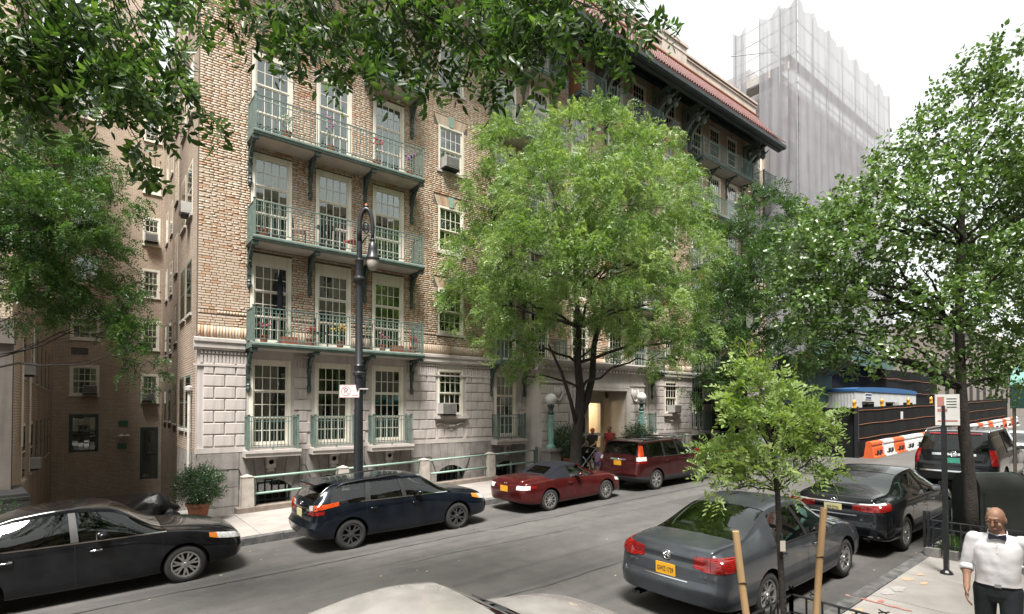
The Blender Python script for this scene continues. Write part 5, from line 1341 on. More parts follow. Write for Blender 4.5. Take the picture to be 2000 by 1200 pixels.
def plate(kit, mat, z, s, ink, rear=True, w=.31, h=.155, text=True):
    d = 1 if rear else -1; hh = kit['hit']((-4 * d, 0, z), (d, 0, 0)); x = hh[0].x - .012 * d if hh[0] is not None else kit['x0']
    p = MB().box(x - .006, x + .006, -w / 2, w / 2, z - h / 2, z + h / 2).build('number_plate', mat, kit['car'], sub=False)
    if text: t_ = txt('plate_lettering', s, h * .58, p, (x - .0085 * d, 0, z - .004), (R(90), 0, R(-90) if rear else R(90)), ink, .001, 1.0); t_.scale = (.62, 1, 1)
    return p
def handles(kit, xs, z, mat):
    for s in (-1, 1):
        for x in xs:
            h = kit['hit']((x, s * 3, z), (0, -s, 0))
            if h[0] is not None: y = h[0].y; MB().tube([(x - .09, y, z), (x - .07, y + s * .03, z + .004), (x + .06, y + s * .032, z + .008), (x + .09, y, z + .01)], .013, 6).build('door_handle', mat, kit['car'], sub=False, smooth=True)
def sgn(f):
    for s in (-1, 1): f(s)
RED_EMB = None
# ---------------------------------------------------------------- the parked cars
def tl(kit, end, specs):
    for (nm, mat, t0, t1, z0, z1) in specs:
        for s in (-1, 1): kit['wrap'](nm, mat, end, s, t0, t1, z0, z1)
def lamps(kit, tail=None, head=None, tmat=None):
    """tail: list of (name, mat, y0,y1,z0,z1, zo0,zo1) on the rear; mirrored"""
    p = kit['patch']
    for (nm, mat, ya, yb, za, zb, zc, zd) in tail or []:
        for s in (-1, 1): p(nm, mat, [[(-4, s * ya, za), (-4, s * yb, zc), (-4, s * yb, zd), (-4, s * ya, zb)]], (1, 0, 0), .007, 7)
    for (nm, mat, ya, yb, za, zb, zc, zd) in head or []:
        for s in (-1, 1): p(nm, mat, [[(4, s * ya, za), (4, s * yb, zc), (4, s * yb, zd), (4, s * ya, zb)]], (-1, 0, 0), .007, 7)
def sidelens(kit, nm, mat, xa, xb, za, zb, zc, zd):
    for s in (-1, 1): kit['patch'](nm, mat, [[(xa, s * 3, za), (xb, s * 3, zc), (xb, s * 3, zd), (xa, s * 3, zb)]], (0, -s, 0), .007, 7)
def doors(kit, xs, zb, zt):
    for x in xs:
        for s in (-1, 1): kit['seam']([(x, zb), (x, (zb + zt) / 2), (x, zt)], s)
    for s in (-1, 1): kit['seam']([(xs[0], zb), ((xs[0] + xs[-1]) / 2, zb), (xs[-1], zb)], s)
def emblem(kit, z, kind, r=.05, rear=True):
    d = 1 if rear else -1; h = kit['hit']((-4 * d, 0, z), (d, 0, 0))
    if h[0] is None: return
    x = h[0].x - .012 * d; mb = MB()
    if kind == 'vw':
        mb.tube([(x, r * math.cos(a), z + r * math.sin(a)) for a in np.linspace(0, 6.2832, 21)], .006, 5)
        for P in ([(-.35, .85), (0, .12), (.35, .85)], [(-.75, .55), (-.36, -.75), (0, -.08), (.36, -.75), (.75, .55)]): mb.tube([(x, -a * r, z + b * r) for a, b in P], .0055, 5)
        mb.lathe([(r, .0), (r, .004)], (x + .006, 0, z), 20, 'x')
    elif kind == 'h':
        w = r * 1.05
        mb.tube([(x, -w, z + r * .8), (x, -w * .8, z - r * .8), (x, w * .8, z - r * .8), (x, w, z + r * .8), (x, -w, z + r * .8)], .006, 5)
        for s in (-1, 1): mb.tube([(x, s * w * .62, z + r * .6), (x, s * w * .42, z - r * .6)], .006, 5)
        mb.tube([(x, -w * .5, z), (x, w * .5, z)], .006, 5)
    elif kind == 'oval':
        mb.tube([(x, 1.5 * r * math.cos(a), z + r * math.sin(a)) for a in np.linspace(0, 6.2832, 17)], .007, 5); mb.tube([(x, -r, z + .2 * r), (x, 0, z - .3 * r), (x, r, z + .2 * r)], .006, 4)
    elif kind == 'crest':
        mb.tube([(x, 1.3 * r * math.cos(a), z + r * math.sin(a)) for a in np.linspace(0, 6.2832, 17)], .014, 5); mb.box(x - .004, x + .004, -.03, .03, z - .035, z + .03)
    mb.build('emblem', m_chrome, kit['car'], sub=False, smooth=True)

def sedan(Lr=1.08, Lf=.90, h=1.45, w=.89, ax=1.325, belt=.96, deck=1.05, hood=.95):
    r, f = -ax - Lr, ax + Lf
    return [(r, r + .05, .36, .80, .86, .90, .93, w * .80, w * .77, w * .6, 'b'),
            (r + .07, r + .10, .31, belt - .05, deck - .07, deck - .03, deck - .01, w * .95, w * .90, w * .70, 'b'),
            (r + .34, r + .34, .27, belt - .01, deck - .03, deck, deck + .02, w, w * .945, w * .73, 'b'),
            (-ax - .36, -ax - .42, .24, belt, deck - .02, deck + .01, deck + .035, w, w * .955, w * .75, 'r'),
            (-ax + .24, -ax + .46, .22, belt + .01, h - .13, h - .085, h - .045, w, w * .97, w * .645, 'g'),
            (-.20, -.24, .20, belt - .005, h - .075, h - .025, h + .015, w, w * .975, w * .66, 'p'),
            (-.10, -.15, .20, belt - .005, h - .075, h - .025, h + .015, w, w * .975, w * .66, 'g'),
            (.58, .30, .20, belt - .02, h - .125, h - .075, h - .035, w, w * .97, w * .645, 'w'),
            (1.10, 1.02, .22, belt - .035, hood + .01, hood + .02, hood + .04, w, w * .95, w * .72, 'b'),
            (ax + .15, ax + .12, .24, belt - .085, hood - .045, hood - .03, hood, w, w * .93, w * .71, 'b'),
            (f - .28, f - .30, .26, belt - .19, hood - .15, hood - .125, hood - .095, w * .96, w * .87, w * .66, 'b'),
            (f - .07, f - .09, .29, belt - .27, hood - .24, hood - .22, hood - .20, w * .86, w * .77, w * .56, 'b'),
            (f, f - .02, .33, belt - .37, hood - .34, hood - .32, hood - .30, w * .68, w * .62, w * .45, 'b')]
TAIL = ([.2, .35, .55, .66, .8, .95, 1.1], [.10, .02, -.01, .03, .05, .02, .06]); NOSE = ([.2, .3, .5, .62, .75, .9], [-.10, -.02, .02, 0, -.03, -.10])
RZ = .012
def cz(x): return gz(x) + RZ
# grey saloon at the near kerb
def ex_grey(k):
    tl(k, -1, [('tail_light', m_tail, 8, 27, (.83, .96), (.80, .985)), ('tail_light', m_tail, 27.4, 60, (.80, .985), (.85, .985))])
    plate(k, m_plate_y, .735, 'GWZ·1729', m_ink); emblem(k, .925, 'vw', .062)
    handles(k, (-.92, .12), .80, k['pm']); doors(k, (-1.02, -.15, .98), .30, .93)
    k['patch']('boot_gap', m_rubber, [[(-4, -.62, .665), (-4, .62, .665), (-4, .62, .672), (-4, -.62, .672)]], (1, 0, 0), .002, 10, None, .002)
    k['patch']('boot_chrome', m_chrome, [[(-4, -.34, .625), (-4, .34, .625), (-4, .34, .638), (-4, -.34, .638)]], (1, 0, 0), .006, 10)
    for s in (-1, 1):
        k['patch']('boot_gap', m_rubber, [[(-4, s * .42, .99), (-4, s * .425, .99), (-4, s * .60, .68), (-4, s * .595, .68)]], (1, 0, 0), .002, 8, None, .002)
    mb = MB()
    for y in (.50, .58): mb.tube([(-2.25, y, .27), (-2.44, y, .27)], .03, 8)
    mb.build('exhaust', m_rubber, k['car'], sub=False)
    h = k['hit']((-.82, 0, 3), (0, 0, -1)); z = h[0].z; MB().add([(-.95, -.03, z - .01), (-.95, .03, z - .01), (-.78, 0, z - .01), (-.93, -.006, z + .055), (-.93, .006, z + .055), (-.9, 0, z + .05)], [(0, 2, 1), (0, 3, 5, 2), (1, 2, 5, 4), (0, 1, 4, 3), (3, 4, 5)]).build('roof_aerial', m_rubber, k['car'], sub=False)
    txt('boot_lettering', 'JETTA', .045, k['car'], (k['hit']((-4, .56, .76), (1, 0, 0))[0].x - .006, .56, .755), (R(90), 0, R(-90)), m_chrome, .002, 1.1)
    txt('boot_lettering', '2.5 SE', .05, k['car'], (k['hit']((-4, -.55, .745), (1, 0, 0))[0].x - .006, -.55, .745), (R(90), 0, R(-90)), m_chrome, .002, 1.0)
def run_car(name, label, X, Y, S, paint, ex, yaw=0., **kw):
    global _pm
    def ex2(k): k['pm'] = paint; ex(k)
    return make_car(name, label, (X, Y, cz(X)), yaw, S, paint, extras=ex2, **kw)
p_grey = carpaint('grey_paint', (.062, .069, .080), .3, .55); p_black = carpaint('black_paint', (.004, .0045, .006), .2, .0)
p_navy = carpaint('navy_paint', (.003, .0055, .010), .25, .1); p_maroon = carpaint('maroon_paint', (.075, .009, .009), .28, .45); p_wine = carpaint('wine_paint', (.055, .009, .010), .28, .45)
p_champ = carpaint('champagne_paint', (.40, .378, .36), .25, .35)
run_car('parked_car', 'grey saloon with yellow plate parked behind the staked sapling', 8.72, 4.48, sedan(1.10, .88, 1.46, .89, 1.325, .97, 1.08, .97), p_grey, ex_grey, rad=.32, spokes=5, style='split', axles=(-1.325, 1.325), tail=TAIL, nose=NOSE,
        side=(4, 6, 7), pillars=(-.17,), level=3, trimline=[(-1.25, 1.0, (.955, .925))])
# black saloon at the near kerb, in front of the grey one
def ex_acc(k):
    tl(k, -1, [('tail_light', m_tail, 3, 24, (.86, .955), (.84, .97)), ('tail_light', m_tail, 24.4, 58, (.84, .97), (.90, 1.0)), ('reverse_light', m_clear, 10, 50, (.96, .985), (.985, 1.01))])
    plate(k, m_plate_nj, .87, 'S29·DYN', m_ink); emblem(k, 1.0, 'h', .05)
    k['patch']('boot_chrome', m_chrome, [[(-4, -.45, .965), (-4, .45, .965), (-4, .45, .985), (-4, -.45, .985)]], (1, 0, 0), .012, 10)
    k['patch']('boot_chrome', m_chrome, [[(-4, -.42, .755), (-4, .42, .755), (-4, .42, .775), (-4, -.42, .775)]], (1, 0, 0), .008, 10)
    k['patch']('bumper_chrome', m_chrome, [[(-4, -.78, .40), (-4, .78, .40), (-4, .78, .415), (-4, -.78, .415)]], (1, 0, 0), .006, 12)
    MB().tube([(-2.3, -.55, .30), (-2.5, -.55, .30)], .045, 10).build('exhaust', m_chrome, k['car'], sub=False)
    handles(k, (-.95, .15), .82, m_chrome); doors(k, (-1.05, -.15, 1.0), .30, .94)
run_car('parked_car', 'black saloon with cream plate parked ahead of the grey saloon', 14.0, 4.35, sedan(1.12, .95, 1.47, .925, 1.39, .98, 1.10, .96), p_black, ex_acc, rad=.33, spokes=7, style='pair', axles=(-1.39, 1.39), tail=TAIL, nose=NOSE, side=(4, 6, 7), pillars=(-.17,), level=3, trimline=[(-1.3, 1.0, (.965, .93))])
# black saloon at the left edge, far kerb
def ex_sen(k):
    tl(k, 1, [('headlight', m_clear, 14, 58, (.60, .70), (.70, .80)), ('side_marker', m_amber, 58.3, 70, (.70, .80), (.74, .815))])
    k['patch']('grille', m_chrome, [[(4, -.42, .52), (4, .42, .52), (4, .36, .68), (4, -.36, .68)]], (-1, 0, 0), .006, 8)
    handles(k, (-.95, .12), .81, m_chrome); doors(k, (-1.05, -.15, 1.02), .28, .93); tl(k, -1, [('tail_light', m_tail, 14, 55, (.8, .95), (.84, .97))])
    plate(k, m_plate_y, .42, '', m_ink, rear=False, text=False)
run_car('parked_car', 'black saloon with chrome window line cut off by the left edge', 0.04, 11.8, sedan(1.05, .88, 1.50, .88, 1.35, .98, 1.08, .99), p_black, ex_sen, rad=.325, spokes=7, style='split', axles=(-1.35, 1.35), tail=TAIL, nose=NOSE, side=(4, 6, 7), pillars=(-.17,), level=3, glass=m_glass_d, frontglass=m_glass_l, trimline=[(-1.3, 1.08, (.965, .935))])
# champagne saloon right below the viewer
def ex_sil(k):
    tl(k, 1, [('headlight', m_clear, 12, 60, (.60, .70), (.68, .78))]); handles(k, (-.95, .12), .80, p_champ); doors(k, (-1.05, -.15, 1.02), .28, .93)
    MB().prism([(1.02, .985), (1.16, .945), (1.16, .955), (1.04, 1.0)], -.60, .60, 'y').build('wiper_cowl', m_rubber, k['car'], sub=False)
    for y in (-.35, .2): MB().tube([(1.05, y, 1.0), (.88, y + .5, 1.07)], .008, 4).build('wiper', m_rubber, k['car'], sub=False)
run_car('parked_car', 'pale champagne saloon seen from above at the bottom edge', 2.3, 3.95, sedan(1.05, .92, 1.44, .88, 1.33, .95, 1.04, .98), p_champ, ex_sil, rad=.315, spokes=6, style='fat', axles=(-1.33, 1.33), tail=TAIL, nose=NOSE, side=(4, 6, 7), pillars=(-.17,), level=3)
# navy hatchback
def hatch(ax=1.32, Lr=.78, Lf=.92, w=.87, h=1.45, belt=.98, hood=.97, d=0.):
    r, f = -ax - Lr, ax + Lf
    return [(r, r + .06, .36, .78, .84, .88, .90, w * .82, w * .80, w * .66, 'b'),
            (r + .06, r + .12, .31, belt - .02, belt + .06, belt + .10, belt + .13, w * .95, w * .90, w * .72, 'r'),
            (r + .36, r + .52, .27, belt + .03, h - .10, h - .055, h - .03, w, w * .93, w * .66, 'g'),
            (-ax + .32, -ax + .42, .22, belt + .01, h - .08, h - .03, h + .0, w, w * .965, w * .68, 'p'),
            (-ax + .44, -ax + .52, .22, belt + .01, h - .08, h - .03, h + .0, w, w * .965, w * .68, 'g'),
            (-.12, -.16, .20, belt - .01, h - .08, h - .03, h + .01, w, w * .97, w * .69, 'p'),
            (-.02, -.07, .20, belt - .01, h - .08, h - .03, h + .01, w, w * .97, w * .69, 'g'),
            (.62, .36, .20, belt - .025, h - .11, h - .06, h - .02, w, w * .965, w * .67, 'w'),
            (1.18, 1.10, .22, belt - .05, hood + .01, hood + .02, hood + .04, w, w * .945, w * .74, 'b'),
            (ax + .16, ax + .12, .24, belt - .10, hood - .04, hood - .025, hood, w, w * .93, w * .73, 'b'),
            (f - .28, f - .30, .26, belt - .20, hood - .13, hood - .11, hood - .085, w * .96, w * .88, w * .68, 'b'),
            (f - .07, f - .09, .29, belt - .29, hood - .22, hood - .20, hood - .18, w * .86, w * .78, w * .58, 'b'),
            (f, f - .02, .33, belt - .39, hood - .32, hood - .30, hood - .28, w * .68, w * .62, w * .45, 'b')]
TAILH = ([.2, .35, .55, .66, .8, 1.0, 1.3], [.12, .0, -.04, .03, .04, .0, .02])
def ex_sub(k):
    tl(k, -1, [('tail_light', m_tail, 15, 48, (.80, .885), (.82, .89)), ('reverse_light', m_clear, 15, 27, (.89, .98), (.89, 1.0)), ('tail_light', m_tailo, 27.4, 72, (.89, 1.0), (.97, 1.04))])
    plate(k, m_plate_nj, .80, 'GTK 4821', m_ink, text=False); emblem(k, .99, 'oval', .035); tl(k, 1, [('headlight', m_clear, 16, 50, (.60, .70), (.68, .79)), ('headlight', m_amber, 50.4, 68, (.68, .79), (.74, .82))])
    handles(k, (-.82, .18), .83, p_navy); doors(k, (-.98, -.07, 1.05), .28, .95)
    k['patch']('bumper_reflector', m_tail, [[(-4, .55, .45), (-4, .8, .45), (-4, .8, .50), (-4, .55, .50)]], (1, 0, 0), .005, 5)
    h = k['hit']((-1.62, 0, 3), (0, 0, -1)); MB().prism([(-1.78, 1.40), (-1.95, 1.37), (-1.95, 1.40), (-1.62, 1.45)], -.50, .50, 'y').build('spoiler', p_navy, k['car'], sub=False); MB().box(-1.962, -1.95, -.14, .14, 1.372, 1.395).build('brake_light', m_tail, k['car'], sub=False)
    MB().tube([(-1.88, -.2, 1.12), (-1.92, .25, 1.10)], .012, 4).build('rear_wiper', m_rubber, k['car'], sub=False)
run_car('parked_car', 'navy hatchback with roof rails and orange tail light by the lamp post', 5.72, 11.82, hatch(), p_navy, ex_sub, rad=.325, spokes=5, style='split', rimmat=m_alloy_d, axles=(-1.32, 1.32), tail=TAILH, nose=NOSE, side=(2, 4, 6, 7), pillars=(-.92, -.07), level=3, rails=m_black, trimline=[(-1.1, 1.05, (.985, .94))])
# maroon roadster with black soft top
def road():
    ax, w = 1.165, .86; r, f = -ax - .88, ax + .80
    return [(r, r + .04, .32, .72, .78, .81, .83, w * .74, w * .70, w * .5, 'b'),
            (r + .08, r + .10, .27, .82, .87, .89, .91, w * .93, w * .86, w * .64, 'b'),
            (r + .36, r + .36, .23, .85, .90, .925, .945, w * .99, w * .92, w * .68, 'b'),
            (-1.08, -1.12, .20, .87, .905, .93, .955, w, w * .93, w * .70, 'c'),
            (-.62, -.50, .18, .86, 1.13, 1.17, 1.195, w, w * .94, w * .62, 'c'),
            (-.34, -.28, .18, .85, 1.14, 1.19, 1.22, w * .99, w * .935, w * .60, 'c'),
            (.30, .12, .18, .84, 1.13, 1.18, 1.215, w * .99, w * .93, w * .58, 'w'),
            (.72, .66, .19, .82, .86, .875, .895, w * .99, w * .91, w * .68, 'b'),
            (ax + .02, ax, .20, .82, .83, .845, .86, w, w * .90, w * .66, 'b'),
            (f - .30, f - .32, .22, .72, .75, .765, .785, w * .96, w * .86, w * .62, 'b'),
            (f - .08, f - .10, .25, .60, .64, .655, .67, w * .84, w * .75, w * .52, 'b'),
            (f, f - .02, .28, .50, .54, .555, .57, w * .64, w * .58, w * .4, 'b')]
def ex_mia(k):
    tl(k, -1, [('tail_light', m_clear, 14, 44, (.66, .76), (.67, .775)), ('tail_light', m_tail, 44.3, 58, (.68, .77), (.70, .765))])
    plate(k, m_plate_y, .66, 'FKD 3310', m_ink, text=False); emblem(k, .80, 'oval', .03)
    k['patch']('rear_screen', m_glass_d, [[(-1.0, -.40, 3), (-1.0, .40, 3), (-.66, .34, 3), (-.66, -.34, 3)]], (0, 0, -1), .006, 8)
    tl(k, 1, [('headlight', m_clear, 14, 58, (.50, .58), (.58, .67))]); handles(k, (-.38,), .72, p_maroon); doors(k, (-.5, .62), .26, .82)
    for s in (-1, 1): MB().tube([(.70, s * .72, .87), (.14, s * .53, 1.17)], .022, 6).build('screen_pillar', p_maroon, k['car'], sub=False)
    MB().tube([(-1.7, .35, .9), (-1.74, .35, 1.15)], .005, 4).build('aerial', m_rubber, k['car'], sub=False)
run_car('parked_car', 'maroon roadster with black canvas top parked under the street tree', 11.22, 11.82, road(), p_maroon, ex_mia, rad=.305, spokes=10, style='thin', axles=(-1.165, 1.165), tail=([.2, .35, .6, .75, .9], [.08, .0, -.03, .01, .04]), nose=([.2, .35, .5, .7], [-.05, .02, 0, -.06]), roofmat=m_cloth, side=(5, 6), pillars=(), level=3, seats='two', yaw=.012)
# wine red crossover
def suv(ax=1.31, Lr=.90, Lf=.93, w=.905, h=1.66, belt=1.10, hood=1.08, zb=.30):
    r, f = -ax - Lr, ax + Lf
    return [(r, r + .04, zb + .08, .90, .98, 1.02, 1.05, w * .86, w * .84, w * .72, 'b'),
            (r + .06, r + .08, zb + .03, belt - .02, belt + .06, belt + .10, belt + .12, w * .96, w * .93, w * .78, 'r'),
            (r + .28, r + .30, zb, belt + .02, h - .11, h - .06, h - .03, w, w * .945, w * .74, 'p'),
            (r + .46, r + .58, zb - .02, belt + .02, h - .09, h - .04, h - .005, w, w * .955, w * .76, 'g'),
            (-ax + .40, -ax + .44, zb - .05, belt, h - .08, h - .03, h, w, w * .965, w * .77, 'p'),
            (-ax + .50, -ax + .53, zb - .05, belt, h - .08, h - .03, h, w, w * .965, w * .77, 'g'),
            (-.10, -.14, zb - .06, belt - .01, h - .08, h - .03, h, w, w * .97, w * .77, 'p'),
            (.0, -.05, zb - .06, belt - .01, h - .08, h - .03, h, w, w * .97, w * .77, 'g'),
            (.66, .42, zb - .06, belt - .02, h - .11, h - .06, h - .02, w, w * .965, w * .74, 'w'),
            (1.16, 1.08, zb - .05, belt - .04, hood + .01, hood + .02, hood + .05, w, w * .945, w * .76, 'b'),
            (ax + .18, ax + .14, zb - .03, belt - .10, hood - .05, hood - .035, hood, w, w * .93, w * .75, 'b'),
            (f - .26, f - .28, zb, belt - .20, hood - .14, hood - .12, hood - .09, w * .97, w * .89, w * .70, 'b'),
            (f - .06, f - .08, zb + .04, belt - .30, hood - .26, hood - .24, hood - .22, w * .88, w * .80, w * .6, 'b'),
            (f, f - .02, zb + .08, belt - .42, hood - .38, hood - .36, hood - .34, w * .70, w * .64, w * .46, 'b')]
TAILS = ([.3, .45, .6, .75, .9, 1.2, 1.5], [.08, -.03, -.05, .0, .02, .0, .02])
m_clad = M('grey_cladding', (.03, .03, .032), rough=.6)
def ex_crv(k):
    tl(k, -1, [('tail_light', m_tail, 33, 62, (.92, 1.01), (.95, 1.01)), ('reverse_light', m_clear, 33, 60, (1.015, 1.14), (1.015, 1.14)), ('tail_light', m_tailo, 37, 52, (1.145, 1.5), (1.145, 1.5))])
    k['patch']('boot_chrome', m_chrome, [[(-4, -.33, 1.03), (-4, .33, 1.03), (-4, .33, 1.08), (-4, -.33, 1.08)]], (1, 0, 0), .012, 8); plate(k, m_plate_y, .93, 'EBY 5096', m_ink, text=False); emblem(k, 1.05, 'h', .04)
    handles(k, (-.82, .22), .95, p_wine); doors(k, (-.95, -.05, 1.05), .36, 1.07); tl(k, 1, [('headlight', m_clear, 16, 62, (.72, .84), (.80, .93))])
    for x in (-.95, .1): MB().tube([(x, -.72, 1.60), (x, -.66, 1.70), (x, .66, 1.70), (x, .72, 1.60)], .018, 6).build('roof_bar', m_rubber, k['car'], sub=False)
run_car('parked_car', 'wine red crossover with tall tail lights parked ahead of the roadster', 16.25, 11.92, suv(), p_wine, ex_crv, rad=.345, tw=.22, spokes=7, style='fat', axles=(-1.31, 1.31), tail=TAILS, nose=NOSE, side=(2, 3, 5, 7, 8), pillars=(-.88, -.05), level=3, glass=m_glass_l, rearglass=m_glass_d, clad=m_clad, rails=m_rubber, trimline=[(-1.5, 1.05, (1.10, 1.06))])
# black saloon half hidden by the sapling
def ex_blk(k):
    tl(k, -1, [('tail_light', m_tail, 12, 58, (.84, .95), (.87, .985))]); plate(k, m_plate_nj, .78, '', m_ink, text=False)
    tl(k, 1, [('headlight', m_clear, 14, 60, (.60, .70), (.68, .78))]); handles(k, (-.95, .12), .80, p_black)
run_car('parked_car', 'black saloon half hidden behind the sapling, ahead of the red crossover', 22.1, 11.85, sedan(1.12, .95, 1.46, .91, 1.38, .97, 1.06, .96), p_black, ex_blk, rad=.325, spokes=5, style='fat', axles=(-1.38, 1.38), tail=TAIL, nose=NOSE, side=(4, 6, 7), pillars=(-.17,), level=2)
# large black off-roader
def ex_esc(k):
    tl(k, -1, [('tail_light', m_tail, 39, 54, (.92, 1.36), (.92, 1.36))])
    k['patch']('boot_chrome', m_chrome, [[(-4, -.52, 1.18), (-4, .52, 1.18), (-4, .52, 1.25), (-4, -.52, 1.25)]], (1, 0, 0), .014, 10); plate(k, m_plate_g, 1.03, '', m_ink, text=False); emblem(k, 1.22, 'crest', .07)
    k['patch']('bumper_chrome', m_chrome, [[(-4, -.9, .70), (-4, .9, .70), (-4, .9, .74), (-4, -.9, .74)]], (1, 0, 0), .01, 12)
    k['patch']('high_brake_light', m_tail, [[(-4, -.62, 1.80), (-4, .62, 1.80), (-4, .62, 1.835), (-4, -.62, 1.835)]], (1, 0, 0), .02, 10); handles(k, (-.85, .3), 1.08, m_chrome); doors(k, (-1.0, -.0, 1.15), .42, 1.16)
run_car('parked_car', 'large black off-roader with green plate behind the dark mail box', 22.8, 4.35, suv(1.475, 1.10, .95, 1.0, 1.92, 1.22, 1.18, .38), p_black, ex_esc, rad=.40, tw=.27, spokes=7, style='fat', rimmat=m_chrome, axles=(-1.475, 1.475), tail=([.3, .5, .7, .85, 1.0, 1.3, 1.8], [.05, -.05, -.06, .0, .02, .02, .06]), nose=NOSE, side=(2, 3, 5, 7, 8), pillars=(-1.05, -.05), level=2, glass=m_glass_d, rails=m_chrome)
p_white = carpaint('white_paint_car', (.62, .63, .64), .3, .1)
run_car('parked_car', 'white saloon beyond the large black off-roader', 29.6, 4.3, sedan(), p_white, ex_blk, rad=.32, axles=(-1.325, 1.325), tail=TAIL, nose=NOSE, side=(4, 6, 7), pillars=(-.17,), level=2)
# ================================================================ trees and plants
SY, CY_ = math.sin(R(38.4)), math.cos(R(38.4))
def WP(px, py, z):
    """point of the place that lies z metres ahead of the viewer in the direction of a picture position"""
    r = (px - 1000) / 1046 * z; return Vector((z * SY + r * CY_, z * CY_ - r * SY, 3 + (800 - py) / 1046 * z))
def leaflet(L, w, hexa):
    if hexa:
        v = [(0, 0, 0), (.33 * L, w, .18 * w), (.72 * L, .72 * w, .1 * w), (L, 0, -.04 * L), (.72 * L, -.72 * w, .1 * w), (.33 * L, -w, .18 * w)]; f = [(0, 1, 2, 3), (0, 3, 4, 5)]
    else: v = [(0, 0, 0), (.45 * L, w, .12 * w), (L, 0, -.05 * L), (.45 * L, -w, .12 * w)]; f = [(0, 1, 2, 3)]
    return np.array(v), np.array(f)
def rotz(a): c, s = math.cos(a), math.sin(a); return np.array([[c, -s, 0], [s, c, 0], [0, 0, 1]])
def roty(a): c, s = math.cos(a), math.sin(a); return np.array([[c, 0, s], [0, 1, 0], [-s, 0, c]])
def rotx(a): c, s = math.cos(a), math.sin(a); return np.array([[1, 0, 0], [0, c, -s], [0, s, c]])
def spray(rs, kind, nleaf, Lr, npair, LL, lw, hexa, droop):
    """a twig end along +x with its leaves; kind pinnate or simple"""
    V = []; F = []; nb = 0; lv, lf = leaflet(LL, lw, hexa)
    def put(M3, o, s=1.0):
        nonlocal nb
        V.append((lv * s) @ M3.T + o); F.append(lf + nb); nb += len(lv)
    for k in range(nleaf):
        t = (k + .5) / nleaf; a = k * 2.4 + rs.uniform(-.4, .4); spread = R(rs.uniform(35, 75)) * (1 - .55 * t)
        base = np.array([t * .30, 0, -.05 * t * t])
        d = rotx(a) @ rotz(spread)
        if kind == 'simple':
            M3 = d @ rotx(rs.uniform(-1, 1)) @ roty(droop * rs.uniform(.4, 1.4)); put(M3, base + M3 @ np.array([.02, 0, 0]), rs.uniform(.7, 1.15)); continue
        L = Lr * rs.uniform(.75, 1.15); tw = rs.uniform(-.5, .5)
        for i in range(npair + 1):
            u = (i + .7) / (npair + .7); bend = droop * u * u; p = base + d @ np.array([L * u * math.cos(bend), 0, 0]) + np.array([0, 0, -L * u * math.sin(bend)])
            M0 = d @ rotx(tw) @ roty(bend * .8)
            if i == npair: put(M0, p, 1.1); continue
            for s in (-1, 1): put(M0 @ rotz(s * R(58 - 16 * u)) @ rotx(rs.uniform(-.35, .35)) @ roty(rs.uniform(0, .35)), p, rs.uniform(.8, 1.1) * (1 - .25 * abs(u - .5)))
    return np.concatenate(V), np.concatenate(F)
def frames(D, rs):
    """rotation matrices that carry +x onto the directions D with a free roll"""
    x = D / np.linalg.norm(D, axis=1, keepdims=True); up = np.tile([0, 0, 1.], (len(D), 1)) + rs.normal(0, .35, D.shape); y = np.cross(up, x); y /= np.linalg.norm(y, axis=1, keepdims=True) + 1e-9; z = np.cross(x, y)
    return np.stack([x, y, z], 2)
def place(tmps, P, D, S, rs):
    Vs = []; Fs = []; nb = 0; Rm = frames(D, rs); which = rs.integers(0, len(tmps), len(P))
    for t, (v, f) in enumerate(tmps):
        k = np.where(which == t)[0]
        if not len(k): continue
        W = np.einsum('kij,nj->kni', Rm[k] * S[k, None, None], v) + P[k, None]
        Vs.append(W.reshape(-1, 3)); Fs.append((f[None] + nb + np.arange(len(k))[:, None, None] * len(v)).reshape(-1, f.shape[1])); nb += W.shape[0] * W.shape[1]
    return np.concatenate(Vs), np.concatenate(Fs)
def curve(a, b, sag, n=7, wob=.0, rs=None):
    out = []
    for i in range(n + 1):
        t = i / n; p = Vector(a).lerp(Vector(b), t) + Vector((0, 0, sag * 4 * t * (1 - t)))
        if wob and 0 < i < n: p += Vector(rs.normal(0, wob, 3))
        out.append(p)
    return out
